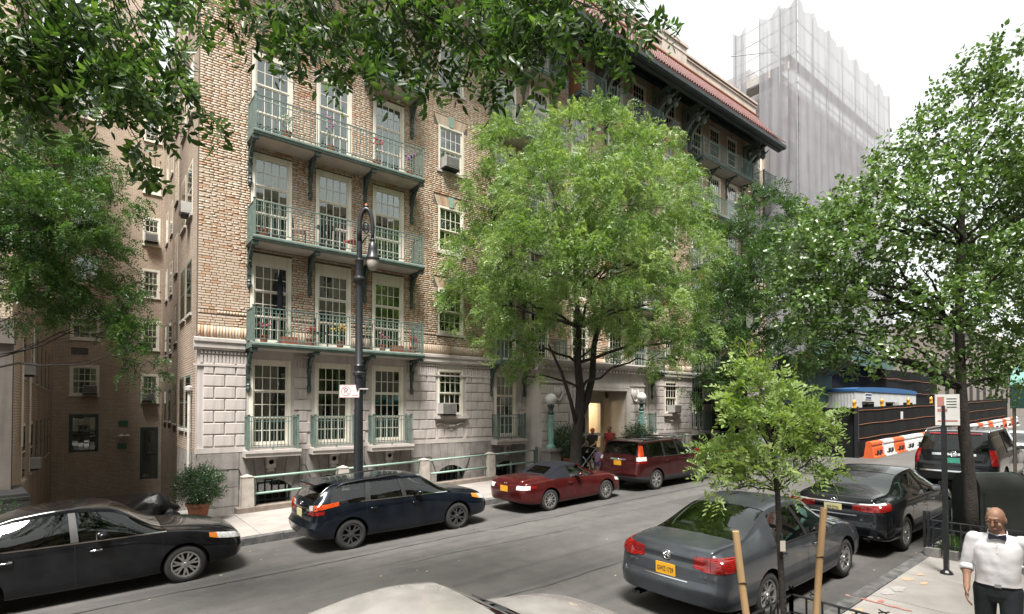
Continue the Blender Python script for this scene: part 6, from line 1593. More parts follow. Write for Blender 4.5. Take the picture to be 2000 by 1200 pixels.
def make_tree(name, label, base, trunk, clumps, tmps, mat, seed, dens=1.0, group=None, barkm=None, limb_r=.07, out=.55, updir=.45, shell=.45, pods=None, smin=.8, smax=1.25, cat='tree', xtra=()):
    """trunk: [(point, radius)...]; clumps: (centre, (rx,ry,rz), sprays)"""
    rs = np.random.default_rng(seed); t = thing(name, label, cat, base, group=group); B = Vector(base); barkm = barkm or m_bark
    tb = MB().tube([p for p, r in trunk], [r for p, r in trunk], 12); tp = Vector(trunk[-1][0]); tr = trunk[-1][1]
    P = []; D = []; br = MB()
    tpts = [Vector(p) for p, r in trunk]
    for (xp, xr) in xtra: tb.tube(xp, xr, 9)
    for (c, rad, k) in clumps:
        c = Vector(c); k = int(k * dens)
        # limb from the trunk top region to the clump, then thinner branches
        i0 = max(len(tpts) // 2, min(len(tpts) - 1, min(range(len(tpts)), key=lambda i: (tpts[i] - c).length + max(0, tpts[i].z - c.z + .3) * 3)))
        a = tpts[i0]; L = (c - a).length; ra = min(limb_r * (.6 + L * .12), trunk[i0][1] * .75)
        cv = curve(a, c, L * .06, 7, L * .025, rs); br.tube(cv, [ra * (1 - .78 * i / 7) for i in range(8)], 7)
        nsub = max(3, k // 14)
        dirs = rs.normal(0, 1, (nsub, 3)); dirs[:, 2] = dirs[:, 2] * .7 + .2; dirs /= np.linalg.norm(dirs, axis=1, keepdims=True)
        for d in dirs:
            e = c + Vector(d * np.array(rad) * rs.uniform(.55, .9)); s = cv[rs.integers(3, 8)]; cc = curve(s, e, .05 * (e - s).length, 4, .03, rs); br.tube(cc, [ra * .28, ra * .2, ra * .14, ra * .09, .006], 5)
        d = rs.normal(0, 1, (k, 3)); d[:, 2] += .15; d /= np.linalg.norm(d, axis=1, keepdims=True); rr = (shell + (1 - shell) * rs.random(k) ** .6)[:, None] * rs.uniform(.86, 1.12, (k, 1))
        P.append(np.array(c) + d * rr * np.array(rad)); D.append(d * out + rs.normal(0, .33, (k, 3)) + np.array([0, 0, updir]))
    P = np.concatenate(P); D = np.concatenate(D); S = rs.uniform(smin, smax, len(P))
    V, F = place(tmps, P, D, S, rs)
    tb.build('trunk', barkm, t, smooth=True); o = br.build('branches', barkm, t, smooth=True); o['kind'] = 'stuff'
    o = bigmesh('crown', V - np.array(base), F, mat, t); o['kind'] = 'stuff'
    if pods:
        q = MB()
        for i in rs.choice(len(P), pods, replace=False):
            x = P[i]
            for k in range(9): q.ball((x[0] + rs.normal(0, .05), x[1] + rs.normal(0, .05), x[2] - k * .022), .022, 4, 3, (1, 1, 1.3))
        o = q.build('seed_pods', M('seed_pod', (.24, .10, .04), (.16, .07, .03), rough=.8), t); o['kind'] = 'stuff'
    return t
def clump_px(L, z0, depth=1.0, n=60, rs=None, ratio=1.0):
    out = []
    for i, (px, py, rx, ry, *e) in enumerate(L):
        z = z0 + (e[0] if e else 0); k = z / 1046; m = e[1] if len(e) > 1 else 1
        out.append((WP(px, py, z), (rx * k * ratio, rx * k * depth, ry * k), n * m * (rx * ry) / 7000))
    return out
rs_ = np.random.default_rng(3)
pin_mid = [spray(rs_, 'pinnate', 7, .34, 6, .085, .017, False, .9) for _ in range(5)]
pin_far = [spray(rs_, 'pinnate', 7, .40, 4, .14, .028, False, .9) for _ in range(4)]
pin_near = [spray(rs_, 'pinnate', 5, .36, 4, .145, .028, True, 1.0) for _ in range(5)]
pin_sap = [spray(rs_, 'pinnate', 6, .17, 4, .062, .014, True, .7) for _ in range(5)]
simp = [spray(rs_, 'simple', 12, 0, 0, .092, .029, True, 1.1) for _ in range(5)]
shrub = [spray(rs_, 'simple', 10, 0, 0, .055, .016, True, .7) for _ in range(4)]
m_leaf_main = leafmat('leaf_main', [(.05, .10, .026), (.10, .175, .05), (.165, .25, .082), (.25, .335, .13), (.37, .43, .22)], .38, clump=.5)
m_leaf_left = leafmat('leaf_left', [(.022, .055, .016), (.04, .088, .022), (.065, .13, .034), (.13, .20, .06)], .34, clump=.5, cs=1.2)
m_leaf_pear = leafmat('leaf_pear', [(.05, .10, .028), (.08, .145, .04), (.12, .195, .058), (.16, .24, .08)], .30, .3, .6)
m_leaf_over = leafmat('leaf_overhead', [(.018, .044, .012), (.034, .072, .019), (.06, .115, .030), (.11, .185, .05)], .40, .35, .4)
m_leaf_sap = leafmat('leaf_sapling', [(.12, .20, .05), (.18, .27, .075), (.25, .33, .11), (.33, .40, .16)], .36, clump=.4, cs=3)
m_leaf_dark = leafmat('leaf_dark', [(.028, .065, .02), (.05, .10, .03), (.09, .155, .05)], .33, clump=.5, cs=.6)
m_leaf_shrub = leafmat('leaf_shrub', [(.015, .045, .013), (.025, .065, .018), (.04, .09, .026)], .15, .3, .6)
# the big tree before the entrance
bx, by = 13.75, 13.75; bz = gz(bx) + .12
tr = [((bx, by, bz), .32), ((bx + .02, by, bz + .3), .235), ((bx + .1, by - .02, bz + 1.4), .20), ((bx + .22, by - .05, bz + 2.4), .185), ((bx + .28, by - .05, bz + 3.3), .16), ((bx + .18, by, bz + 4.3), .13), ((bx + .25, by, bz + 5.6), .11), ((bx + .1, by, bz + 7.2), .08), ((bx + .2, by, bz + 9), .045)]
XTRA = [([(bx + .2, by - .05, bz + 2.3), (bx + .55, by - .1, bz + 2.9), (bx + .8, by - .15, bz + 3.8), (bx + .95, by - .1, bz + 5), (bx + 1.5, by - .1, bz + 6.6), (bx + 1.9, by, bz + 8.2)], [.15, .14, .125, .105, .075, .04]), ([(bx + .15, by, bz + 1.9), (bx - .35, by - .2, bz + 2.9), (bx - .9, by - .3, bz + 3.9), (bx - 1.6, by - .4, bz + 4.8)], [.075, .07, .055, .03])]
C = clump_px([(1150, 275, 95, 56, 0), (1020, 300, 85, 62, .6), (1265, 325, 85, 60, .3), (1085, 385, 120, 72, -1.6), (1230, 400, 125, 76, -1.7), (970, 400, 62, 66, .3), (1335, 400, 50, 56, .6), (935, 520, 68, 60, .2), (1055, 500, 115, 62, -2.0), (1190, 520, 115, 62, -2.2), (1320, 500, 90, 66, -.6),
             (925, 605, 62, 46, .5), (1010, 600, 75, 44, -1.6), (1130, 605, 85, 40, 1.4), (1250, 600, 95, 48, -1.7), (1335, 590, 40, 46, .4), (990, 672, 46, 34, -1.2), (1290, 690, 62, 30, -1.3), (1180, 660, 60, 26, .8), (1360, 670, 42, 30, -.4), (1030, 735, 30, 26, -1.0), (1150, 440, 130, 90, 1.6, .35), (1140, 560, 130, 60, 1.6, .3)], 19.0, .85, 200, ratio=.90)
make_tree('street_tree', 'broad feathery street tree in front of the entrance', (bx, by, bz), tr, C, pin_mid, m_leaf_main, 11, pods=46, smin=.8, smax=1.3, limb_r=.06, xtra=XTRA, shell=.74, out=.9, updir=.55)
# pit soil
struct(MB().box(bx - .7, bx + .7, by - .45, by + .55, gz(bx), gz(bx) + .16).build('tree_pit', m_soil))
# the next tree up the street
bx, by = 26.4, 14.2; bz = gz(bx) + .12
tr = [((bx, by, bz), .26), ((bx, by, bz + 1.8), .2), ((bx + .1, by, bz + 3.6), .17), ((bx + .2, by, bz + 6), .12), ((bx + .2, by, bz + 8.5), .06)]
C = clump_px([(1500, 425, 85, 50, 0), (1430, 490, 62, 54, 1), (1550, 480, 70, 60, -1), (1480, 540, 85, 58, -1.5), (1420, 610, 62, 50, -.5), (1540, 590, 80, 55, -1.5), (1450, 690, 80, 46, -1), (1550, 680, 70, 50, -1.2), (1390, 720, 40, 36, 0), (1500, 740, 70, 34, -1), (1400, 640, 60, 50, -2), (1410, 560, 50, 50, -1), (1380, 760, 40, 40, -1), (1610, 450, 60, 50, 1), (1640, 560, 60, 50, 1), (1620, 650, 50, 40, 1)], 27.3, .8, 140)
make_tree('street_tree', 'darker feathery street tree beside the scaffold netting', (bx, by, bz), tr, C, pin_far, m_leaf_dark, 12, smin=.8, smax=1.3)
# the tree at the left, before the court
bx, by = -2.6, 13.9; bz = gz(bx) + .12
tr = [((bx, by, bz), .27), ((bx, by, bz + 1.8), .21), ((bx + .1, by - .1, bz + 3.4), .18), ((bx + .2, by - .2, bz + 5), .13), ((bx + .2, by - .2, bz + 7), .06)]
C = clump_px([(40, 275, 85, 40, 0), (140, 330, 72, 42, .5), (20, 370, 85, 50, -.6), (205, 405, 52, 38, .3), (95, 425, 85, 48, -.6), (0, 470, 80, 52, 0), (160, 500, 64, 44, .2), (50, 540, 80, 40, -.3), (215, 585, 46, 38, .4), (130, 575, 60, 30, .0), (255, 655, 34, 34, .5), (215, 645, 34, 24, .3), (278, 712, 20, 30, .5), (40, 610, 56, 18, 0), (-80, 420, 80, 110, 0)], 10.4, .8, 165)
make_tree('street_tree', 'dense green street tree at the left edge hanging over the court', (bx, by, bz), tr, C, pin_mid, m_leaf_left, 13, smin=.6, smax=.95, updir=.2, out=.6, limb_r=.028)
# the pear tree by the mail box
bx, by = 12.75, 2.52; bz = gz(bx) + .2
q = lambda x, y, z: tuple(WP(x, y, z))
tr = [((bx, by, bz), .135), (q(1893, 980, 9.95), .11), (q(1888, 900, 9.95), .10), (q(1882, 840, 9.9), .092), (q(1878, 760, 9.9), .082), (q(1876, 640, 9.9), .07), (q(1880, 480, 9.9), .06), (q(1890, 330, 9.9), .035), (q(1910, 200, 9.9), .015)]
C = clump_px([(1955, 130, 55, 46, 0), (1890, 185, 62, 46, .5), (1990, 215, 50, 52, -.5), (1830, 270, 60, 44, .3), (1930, 290, 62, 50, -.6), (1760, 320, 56, 42, .3), (1850, 370, 70, 50, -.7), (1990, 360, 52, 60, 0), (1690, 400, 62, 40, .2), (1770, 430, 70, 46, -.6), (1620, 440, 55, 34, .2), (1900, 460, 70, 50, .6), (1680, 500, 70, 42, -.5), (1800, 520, 70, 46, .2), (1990, 500, 55, 60, -.6), (1600, 545, 55, 32, 0), (1700, 590, 72, 40, .3), (1850, 600, 70, 46, -.6), (1570, 625, 40, 26, 0), (1960, 620, 60, 50, 0), (1760, 660, 62, 34, .2), (1650, 668, 46, 24, .2), (1890, 700, 62, 34, .5), (1985, 730, 45, 40, 0), (2070, 400, 70, 160, 0), (1830, 730, 40, 20, -.3), (1560, 490, 50, 36, 0), (1545, 575, 46, 32, .2), (1620, 600, 60, 36, -.4), (1600, 675, 56, 28, .2), (1690, 700, 56, 26, 0), (1650, 450, 50, 34, -.3), (1730, 370, 46, 34, .2)], 9.8, .95, 200)
make_tree('street_tree', 'glossy leaved pear tree on the near pavement at the right', (bx, by, bz), tr, C, simp, m_leaf_pear, 14, smin=.75, smax=1.15, updir=.25, limb_r=.045)
pear = bpy.data.objects['street_tree.003']
for (x_, y_, a_, lab_) in ((20.6, 2.3, 2.1, 'pear tree on the near pavement beyond the green canopy'), (29.5, 2.3, 4.0, 'far pear tree along the near pavement at the right edge')):
    c_ = copy_tree(pear); c_.location = (x_, y_, gz(x_) + .15); c_.rotation_euler = (0, 0, a_); c_['label'] = lab_
# young staked sapling
bx, by = 5.24, 2.46; bz = gz(bx) + .13
tr = [((bx, by, bz), .034), (q(1530, 1240, 5.27), .031), (q(1522, 1100, 5.26), .028), (q(1517, 960, 5.25), .024), (q(1508, 880, 5.25), .018), (q(1495, 800, 5.25), .012), (q(1478, 720, 5.25), .005)]
C = clump_px([(1476, 728, 16, 20, 0, 2), (1490, 770, 40, 26, 0), (1535, 795, 32, 22, .1), (1450, 805, 36, 24, -.1), (1500, 835, 48, 28, -.2), (1575, 835, 44, 26, .1), (1435, 862, 40, 24, .1), (1612, 838, 26, 22, -.1), (1400, 915, 34, 26, 0), (1465, 905, 46, 28, -.2), (1545, 885, 44, 26, .2), (1612, 880, 26, 20, 0), (1432, 955, 34, 18, 0), (1500, 945, 36, 22, .2), (1385, 950, 20, 18, 0), (1575, 925, 26, 16, 0)], 5.25, .9, 92)
make_tree('young_tree', 'bright green staked sapling in front of the grey saloon', (bx, by, bz), tr, C, pin_sap, m_leaf_sap, 15, smin=.6, smax=.95, updir=.5, limb_r=.014, shell=.2)
# the tree beside the viewer whose boughs hang into the top of the picture
bx, by = -2.2, 2.2; bz = gz(bx) + .15
tr = [((bx, by, bz), .24), ((bx, by, bz + 2.5), .2), ((bx + .1, by + .1, bz + 5), .17), ((bx + .4, by + .6, bz + 6.6), .14), ((bx + 1.1, by + 1.5, bz + 7.8), .11), ((bx + 2.5, by + 2.2, bz + 8.8), .07)]
OVER = [((x_, y_, z_), (1.9, 1.9, .9), 26) for (x_, y_, z_) in ((-4, 4, 8.8), (-1.5, 6.5, 9.8), (1.5, 4, 10.4), (0, 1, 9.8), (4.5, 3.2, 10.4))]  # unseen clumps added above the view to block sky and darken the street
C = clump_px([(30, 40, 66, 54, 0), (120, 60, 62, 44, .3), (60, 140, 60, 40, .2), (190, 110, 52, 40, .2), (240, 30, 44, 36, 0), (255, 165, 46, 34, -.2), (175, 205, 40, 26, .3), (335, 185, 42, 30, 0), (300, 120, 40, 30, .3), (250, 262, 28, 24, 0), (378, 205, 20, 18, 0), (20, 205, 44, 22, .3),
             (370, 0, 30, 22, .5), (470, 20, 36, 24, .3), (560, 40, 46, 34, .2), (610, 85, 36, 24, 0), (690, 60, 46, 40, .2), (715, 135, 22, 26, 0), (640, 10, 56, 34, .4), (785, 25, 50, 36, .3), (825, 95, 32, 28, 0), (868, 150, 18, 22, 0), (900, 45, 46, 38, .2), (955, 115, 26, 24, 0), (1000, 40, 50, 36, .2), (1060, 95, 26, 20, 0), (1090, 20, 56, 34, .2), (1180, 15, 52, 28, .2), (1240, 40, 30, 24, 0), (1270, 5, 24, 20, 0), (850, -10, 80, 34, .5), (1020, -20, 80, 34, .5), (700, -60, 400, 40, .8, .4), (150, -70, 220, 60, .8, .4)], 6.0, .9, 36) + OVER
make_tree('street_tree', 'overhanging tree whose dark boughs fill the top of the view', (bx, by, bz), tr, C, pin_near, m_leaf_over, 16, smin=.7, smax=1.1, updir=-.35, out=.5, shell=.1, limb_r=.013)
# ================================================================ street furniture
def lamp_post():
    x, y = 5.62, 13.62; z = gz(x) + .15
    t = thing('street_lamp', 'tall black bishop crook street lamp between the balconies', 'lamp post', (x, y, z))
    MB().lathe([(.27, 0), (.27, .06), (.23, .12), (.22, .5), (.25, .55), (.25, .62), (.19, .70), (.16, .95), (.17, 1.0), (.13, 1.05)], (0, 0, 0), 16).build('base', m_black, t, sub=False, smooth=True, angle=35)
    MB().lathe([(.125, 1.05), (.115, 2.2), (.108, 3.65), (.15, 3.7), (.15, 3.76), (.11, 3.8), (.13, 3.95), (.10, 4.0), (.092, 6.1), (.14, 6.15), (.17, 6.2), (.17, 6.26), (.11, 6.32), (.10, 6.7), (.12, 6.75), (.075, 6.8), (.068, 7.25)], (0, 0, 0), 14).build('shaft', m_black, t, sub=False, smooth=True, angle=35)
    # crook: along +x as seen from the street, then scrolls
    d = Vector((.86, -.5, 0)).normalized(); c = MB(); r = .17
    P = [Vector((0, 0, 7.2)), Vector((0, 0, 7.55))] + [d * (r - r * math.cos(R(a))) + Vector((0, 0, 7.62 + .52 * math.sin(R(a)))) for a in range(0, 181, 15)] + [d * 2 * r + Vector((0, 0, 7.45)), d * 2 * r + Vector((0, 0, 7.35))]
    c.tube(P, [.066, .062] + [.058] * 13 + [.05, .045], 8)
    sp = [d * (r + .09 * (1 - i / 26) * math.cos(R(200 - i * 34))) + Vector((0, 0, 7.62 + .20 * (1 - i / 26) * math.sin(R(200 - i * 34)))) for i in range(24)]; c.tube(sp, .02, 6)
    c.tube([d * .05 + Vector((0, 0, 7.2)), d * .2 + Vector((0, 0, 7.42)), d * .3 + Vector((0, 0, 7.45)), d * .34 + Vector((0, 0, 7.35)), d * .26 + Vector((0, 0, 7.3))], .02, 6)
    c.ball(tuple(d * r + Vector((0, 0, 8.2))), .06, 8, 6); c.build('crook', m_black, t, sub=False, smooth=True)
    e = d * 2 * r
    MB().lathe([(.035, 7.36), (.06, 7.32), (.05, 7.26), (.10, 7.2), (.12, 7.05), (.13, 6.92), (.185, 6.84), (.19, 6.80), (.16, 6.78)], tuple(e), 16).build('lantern_hood', m_black, t, sub=False, smooth=True, angle=40)
    MB().lathe([(.155, 6.79), (.155, 6.7), (.13, 6.58), (.08, 6.51), (.02, 6.49)], tuple(e), 16).build('lantern_globe', M('frosted_glass', (.42, .38, .34), (.36, .33, .3), rough=.3), t, sub=False, smooth=True)
    MB().lathe([(.05, .0), (.04, .12), (.0, .15)], tuple(d * r + Vector((0, 0, 8.14))), 8).build('photocell', m_amber, t, sub=False)
    # no parking plate, turned across the pavement
    s = thing('no_parking_sign', 'white no parking plate strapped to the street lamp', 'sign', (x, y, z + 3.0)); s.rotation_euler = (R(-5), 0, R(-38))
    s.location = (x - .0, y - .12, gz(x) + 3.42)
    MB().box(-.55, -.03, -.012, .0, -.17, .17).build('plate', M('sign_white', (.62, .58, .60), (.55, .52, .53), rough=.5), s, sub=False)
    f = MB()
    for a, b in ((-.545, -.535), (-.045, -.035)): f.box(a, b, -.0145, -.0122, -.165, .165)
    for a, b in ((-.165, -.155), (.155, .165)): f.box(-.535, -.045, -.0145, -.0122, a, b)
    f.build('border', m_spray_red, s, sub=False)
    rg = MB(); c0 = (-.38, 0.0)
    for k in range(24):
        a0, a1 = 2 * math.pi * k / 24, 2 * math.pi * (k + 1) / 24; rg.add([(c0[0] + r_ * math.cos(a), -.0150, c0[1] + r_ * math.sin(a)) for a in (a0, a1) for r_ in (.105, .13)], [(0, 1, 3, 2)])
    q = len(rg.v); rg.add([(c0[0] - .085, -.0158, c0[1] + .075), (c0[0] - .07, -.0158, c0[1] + .09), (c0[0] + .085, -.0158, c0[1] - .075), (c0[0] + .07, -.0158, c0[1] - .09)], [(0, 1, 2, 3)]); rg.build('ring', m_spray_red, s, sub=False)
    txt('letter', 'P', .2, s, (-.38, -.0145, 0), (R(90), 0, 0), m_ink, .0008)
    MB().add([(-.22, -.0145, -.11), (-.18, -.0145, -.08), (-.18, -.0145, -.1), (-.10, -.0145, -.1), (-.10, -.0145, -.08), (-.06, -.0145, -.11), (-.10, -.0145, -.14), (-.10, -.0145, -.12), (-.18, -.0145, -.12), (-.18, -.0145, -.14)], [(0, 1, 2, 3, 4, 5, 6, 7, 8, 9)]).build('arrow', m_spray_red, s, sub=False)
    txt('lettering', 'NO PARKING', .032, s, (-.14, -.0145, .09), (R(90), 0, 0), m_spray_red, .0008); txt('lettering', '8AM-6PM', .04, s, (-.14, -.0145, .03), (R(90), 0, 0), m_spray_red, .0008)
    MB().box(-.03, .2, -.005, .03, .05, .08).build('strap', m_ac, s, sub=False)
lamp_post()
def sign_post():
    x, y = 10.92, 2.46; z = gz(x) + .15
    t = thing('sign_post', 'dark steel sign post on the near pavement with white parking plates', 'sign post', (x, y, z)); t.rotation_euler = (0, R(-1.2), 0)
    MB().box(-.045, .045, -.03, .03, 0, 2.72).build('post', m_black, t, sub=False); MB().lathe([(.09, 0), (.08, .03), (.05, .06)], (0, 0, 0), 10).build('collar', m_black, t, sub=False)
    p = MB().box(-.16, .16, -.008, 0, 0, .5).build('plate', m_wp, t, sub=False); p.location = (0, -.05, 2.40); p.rotation_euler = (0, 0, R(-62))
    a = MB()
    for (x0, x1, z0, z1) in ((-.13, -.04, .30, .46), (-.13, .0, .22, .27), (-.13, .13, .06, .085)): a.box(x0, x1, -.0105, -.0082, z0, z1)
    a.build('red_print', m_spray_red, p, sub=False); b = MB()
    for k in range(4): b.box(-.01, .12, -.0105, -.0082, .42 - k * .045, .435 - k * .045)
    b.build('dark_print', m_acgr, p, sub=False)
sign_post()
def tree_guard():
    x0, x1, y0, y1 = 4.35, 6.45, 1.55, 2.9; t = thing('tree_guard', 'low black iron guard round the staked sapling', 'tree guard', (x0, y0, gz(5.2) + .15))
    struct(MB().box(x0 + .05, x1 - .05, y0 + .05, y1 - .02, .0, .165).slope().build('tree_pit', m_soil))
    def run(a, b, nm):
        L = math.hypot(b[0] - a[0], b[1] - a[1]); n_ = int(L / .16); mb = MB(); h = .62
        for i in range(n_ + 1):
            u = i / n_; x, y = a[0] + (b[0] - a[0]) * u, a[1] + (b[1] - a[1]) * u; zb = gz(x) + .15; w = .018 if i in (0, n_) else .009
            mb.box(x - w, x + w, y - w, y + w, zb, zb + h + (.06 if i in (0, n_) else 0))
            if i in (0, n_): mb.ball((x, y, zb + h + .08), .03, 8, 6)
        for hh in (.12, .42, h): mb.tube([(a[0], a[1], gz(a[0]) + .15 + hh), (b[0], b[1], gz(b[0]) + .15 + hh)], .014, 5)
        for i in range(n_):
            u = (i + .5) / n_; x, y = a[0] + (b[0] - a[0]) * u, a[1] + (b[1] - a[1]) * u; dx, dy = (b[0] - a[0]) / L, (b[1] - a[1]) / L
            if i % 4 == 1:
                for sg in (-1, 1): mb.tube([(x + dx * sg * (.0 + .05 * math.sin(k * .9)), y + dy * sg * (.05 * math.sin(k * .9)), gz(x) + .15 + h + .02 + .012 * k) for k in range(6)], .007, 4)
        mb.build(nm, m_black, t)
    run((x0, y1), (x1, y1), 'panel'); run((x1, y1), (x1, y0), 'panel'); run((x0, y0), (x0, y1), 'panel')
    for (px, py, qx, qy, lab) in ((1435, 1037, 1455, 1200, 'leaning wooden stake left of the sapling'), (1607, 992, 1590, 1200, 'taller wooden stake right of the sapling')):
        z = 5.05 if px < 1500 else 5.6; a, b = WP(px, py, z), WP(qx, qy, z); d = b - a; k = (a.z - gz(a.x) - .1) / -d.z; e = a + d * k
        s = thing('tree_stake', lab, 'stake', tuple(e)); B = Vector(e)
        MB().tube([e, e.lerp(a, .33) + Vector((.004, 0, 0)), e.lerp(a, .66) + Vector((-.004, .003, 0)), a], [.036, .034, .034, .032], 10).build('pole', M('stake_wood', (.47, .31, .16), (.36, .22, .10), scale=9, rough=.75, stretch=(1, 1, .12)), s, smooth=True, angle=50)
        w = e.lerp(a, .72); MB().tube([w + Vector((.037 * math.cos(k), .037 * math.sin(k), .01 * math.sin(k * 2))) for k in np.linspace(0, 6.3, 12)], .006, 5).build('wire', m_black, s)
    g = thing('tree_tag', 'small pale tag tied to the sapling trunk', 'tag', tuple(WP(1523, 1062, 5.22))); MB().box(-.025, .025, -.036, -.031, -.06, .04).build('card', m_cream, g, sub=False); MB().tube([(0, -.034, .04), (0, -.03, .09), (0, 0, .10)], .004, 4).build('string', m_dkgreen, g, sub=False)
    g.rotation_euler = (0, 0, R(-38))
tree_guard()
def planting_bed():
    x0, x1, y0, y1 = 11.9, 13.35, 1.2, 3.0
    t = thing('bed_fence', 'black picket fence on granite blocks round the pear tree bed', 'fence', (x0, y0, gz(x0) + .15))
    struct(MB().box(x0 + .1, x1 - .1, y0 + .1, y1 - .1, .05, .24).slope().build('planting_bed', m_soil))
    m_sett = M('granite_sett', (.20, .19, .18), (.12, .115, .11), scale=9, rough=.85, bump=.4, var=.35)
    def setts(a, b):
        L = math.hypot(b[0] - a[0], b[1] - a[1]); n_ = int(L / .24)
        for i in range(n_):
            u = (i + .5) / n_; x, y = a[0] + (b[0] - a[0]) * u, a[1] + (b[1] - a[1]) * u; w = .112; dx = abs(b[0] - a[0]) > abs(b[1] - a[1]); hw, hd = (w, .075) if dx else (.075, w)
            MB().box(x - hw, x + hw, y - hd, y + hd, gz(x) + .10, gz(x) + .29 + random.uniform(-.01, .012), .012).build('granite_sett', m_sett, t)
    setts((x0, y0), (x0, y1)); setts((x0 + .12, y1 - .08), (x1, y1 - .08)); setts((x0 + .12, y0), (x1, y0))
    def fence(a, b):
        L = math.hypot(b[0] - a[0], b[1] - a[1]); n_ = int(L / .125); mb = MB()
        for i in range(n_ + 1):
            u = i / n_; x, y = a[0] + (b[0] - a[0]) * u, a[1] + (b[1] - a[1]) * u; e = i in (0, n_); w = .02 if e else .01; zb = gz(x) + .28
            mb.box(x - w, x + w, y - w, y + w, zb, zb + (.66 if e else .50))
        for hh in (.08, .36, .50): mb.tube([(a[0], a[1], gz(a[0]) + .28 + hh), (b[0], b[1], gz(b[0]) + .28 + hh)], .015, 5)
        mb.build('panel', m_black, t)
    fence((x0 + .05, y0), (x0 + .05, y1)); fence((x0 + .05, y1 - .06), (x1, y1 - .06)); fence((x0 + .05, y0), (x1, y0))
    rs = np.random.default_rng(5); k = 2600; P = np.stack([rs.uniform(x0 + .15, x1 - .15, k), rs.uniform(y0 + .12, y1 - .15, k), np.zeros(k)], 1); P[:, 2] = SL * P[:, 0] - .09 + .23
    D = rs.normal(0, .5, (k, 3)); D[:, 2] = 1; V, F = place([(np.array([(0, 0, 0), (.07, .006, 0), (.16, 0, .01), (.07, -.006, 0)]), np.array([(0, 1, 2, 3)]))], P, D, rs.uniform(.6, 1.2, k), rs)
    o = bigmesh('ground_cover', V, F, leafmat('grass', [(.04, .09, .02), (.06, .13, .03), (.09, .15, .04)], .3)); tag(o, 'grass growing in the fenced bed under the pear tree', 'grass', kind='stuff')
planting_bed()
def mail_box():
    x, y = 13.95, 2.45; t = thing('mail_box', 'dark olive round-topped relay mail box behind the pear trunk', 'mail box', (x, y, gz(x) + .15), (0, 0, R(-38)))
    W, D, H = .46, .32, 1.02; mm = M('olive_paint', (.028, .032, .03), (.02, .023, .022), scale=4, rough=.42)
    pr = [(-D, .12), (D, .12), (D, H)] + [(D * math.cos(R(a)), H + D * math.sin(R(a))) for a in range(15, 180, 15)] + [(-D, H)]
    MB().prism(pr, -W, W, 'x').build('body', mm, t, sub=False, smooth=True, angle=30)
    MB().prism([(u * 1.03, v if v < H else H + (v - H) * 1.03) for u, v in pr], -W - .015, -W + .02, 'x').prism([(u * 1.03, v if v < H else H + (v - H) * 1.03) for u, v in pr], W - .02, W + .015, 'x').build('end_rim', mm, t, sub=False)
    for a in (-1, 1):
        for b in (-1, 1): MB().box(a * (W - .05) - .035, a * (W - .05) + .035, b * (D - .05) - .035, b * (D - .05) + .035, 0, .13).build('leg', mm, t, sub=False)
    MB().box(-W + .06, W - .06, -D - .012, -D, .2, .98).build('door', mm, t, sub=False); MB().box(-W + .1, -W + .16, -D - .03, -D - .01, .55, .7).build('lock', m_ac, t, sub=False)
mail_box()
def canopy():
    x, y = 17.04, 2.6; t = thing('entrance_canopy', 'dark green fabric entrance canopy on steel poles at the right edge', 'canopy', (x, y, gz(x) + .15)); z0 = gz(x) + .15
    mg = M('canopy_fabric', (.012, .055, .045), (.009, .042, .035), rough=.75); mc = M('canopy_top', (.16, .34, .29), rough=.75)
    w = 2.4; b = z0 + 2.52
    MB().box(x - .02, x + w, y - .03, y + .0, b, b + .55).box(x - .02, x + .01, y - 7.1, y - .03, b, b + .55).build('valance', mg, t)
    pr = [(x + w / 2 + (w / 2) * math.cos(R(a)), b + .55 + .5 * math.sin(R(a))) for a in range(0, 181, 15)]
    V = [(p[0], y_, p[1]) for y_ in (y, y - 7.1) for p in pr]; n_ = len(pr); MB().add(V, [(i, i + 1, n_ + i + 1, n_ + i) for i in range(n_ - 1)] + [tuple(range(n_))]).build('top', mc, t, smooth=False)
    for (px, py) in ((x + .06, y - .06), (x + w - .06, y - .06)): MB().tube([(px, py, gz(px) + .15), (px, py, b + .5)], .032, 10).lathe([(.07, 0), (.06, .03), (.035, .05)], (px, py, gz(px) + .15), 10).build('pole', M('brass_pole', (.30, .26, .22), (.22, .19, .16), rough=.35, metal=.8), t, smooth=True, angle=40)
    return t
t_ = canopy()
tx = txt('lettering', 'CI', .30, t_, (-.026, -.42, 2.80), (R(90), 0, R(-90)), m_wp, .001, 1.1)
# ================================================================ pots, bags and plants along the house
def bush(name, label, x, y, z, R_, n, mat, tm, cat='shrub', pot=None, seed=1, squash=1.0, h0=.0, group=None):
    rs = np.random.default_rng(seed); t = thing(name, label, cat, (x, y, z), group=group); B = Vector((x, y, z))
    d = rs.normal(0, 1, (n, 3)); d /= np.linalg.norm(d, axis=1, keepdims=True); r = rs.random((n, 1)) ** .4; lump = 1 + .18 * np.sin(d[:, :1] * 5 + d[:, 1:2] * 4) * np.cos(d[:, 2:] * 5)
    P = d * r * R_ * lump * np.array([1, 1, squash]) + np.array([0, 0, h0 + R_ * squash]); D = d + rs.normal(0, .5, (n, 3)) + np.array([0, 0, .3])
    V, F = place(tm, P, D, rs.uniform(.6, 1.1, n) * min(1, R_ * 1.8), rs); o = bigmesh('foliage', V, F, mat, t); o['kind'] = 'stuff'
    st = MB()
    for k in range(7): a = k * .9; st.tube([(0, 0, h0 - .05), (.3 * R_ * math.cos(a), .3 * R_ * math.sin(a), h0 + R_ * .6), (.6 * R_ * math.cos(a), .6 * R_ * math.sin(a), h0 + R_ * 1.2 * squash)], [.012, .009, .004], 5)
    st.build('stems', m_bark, t, sub=False)
    if pot: pot(t)
    return t
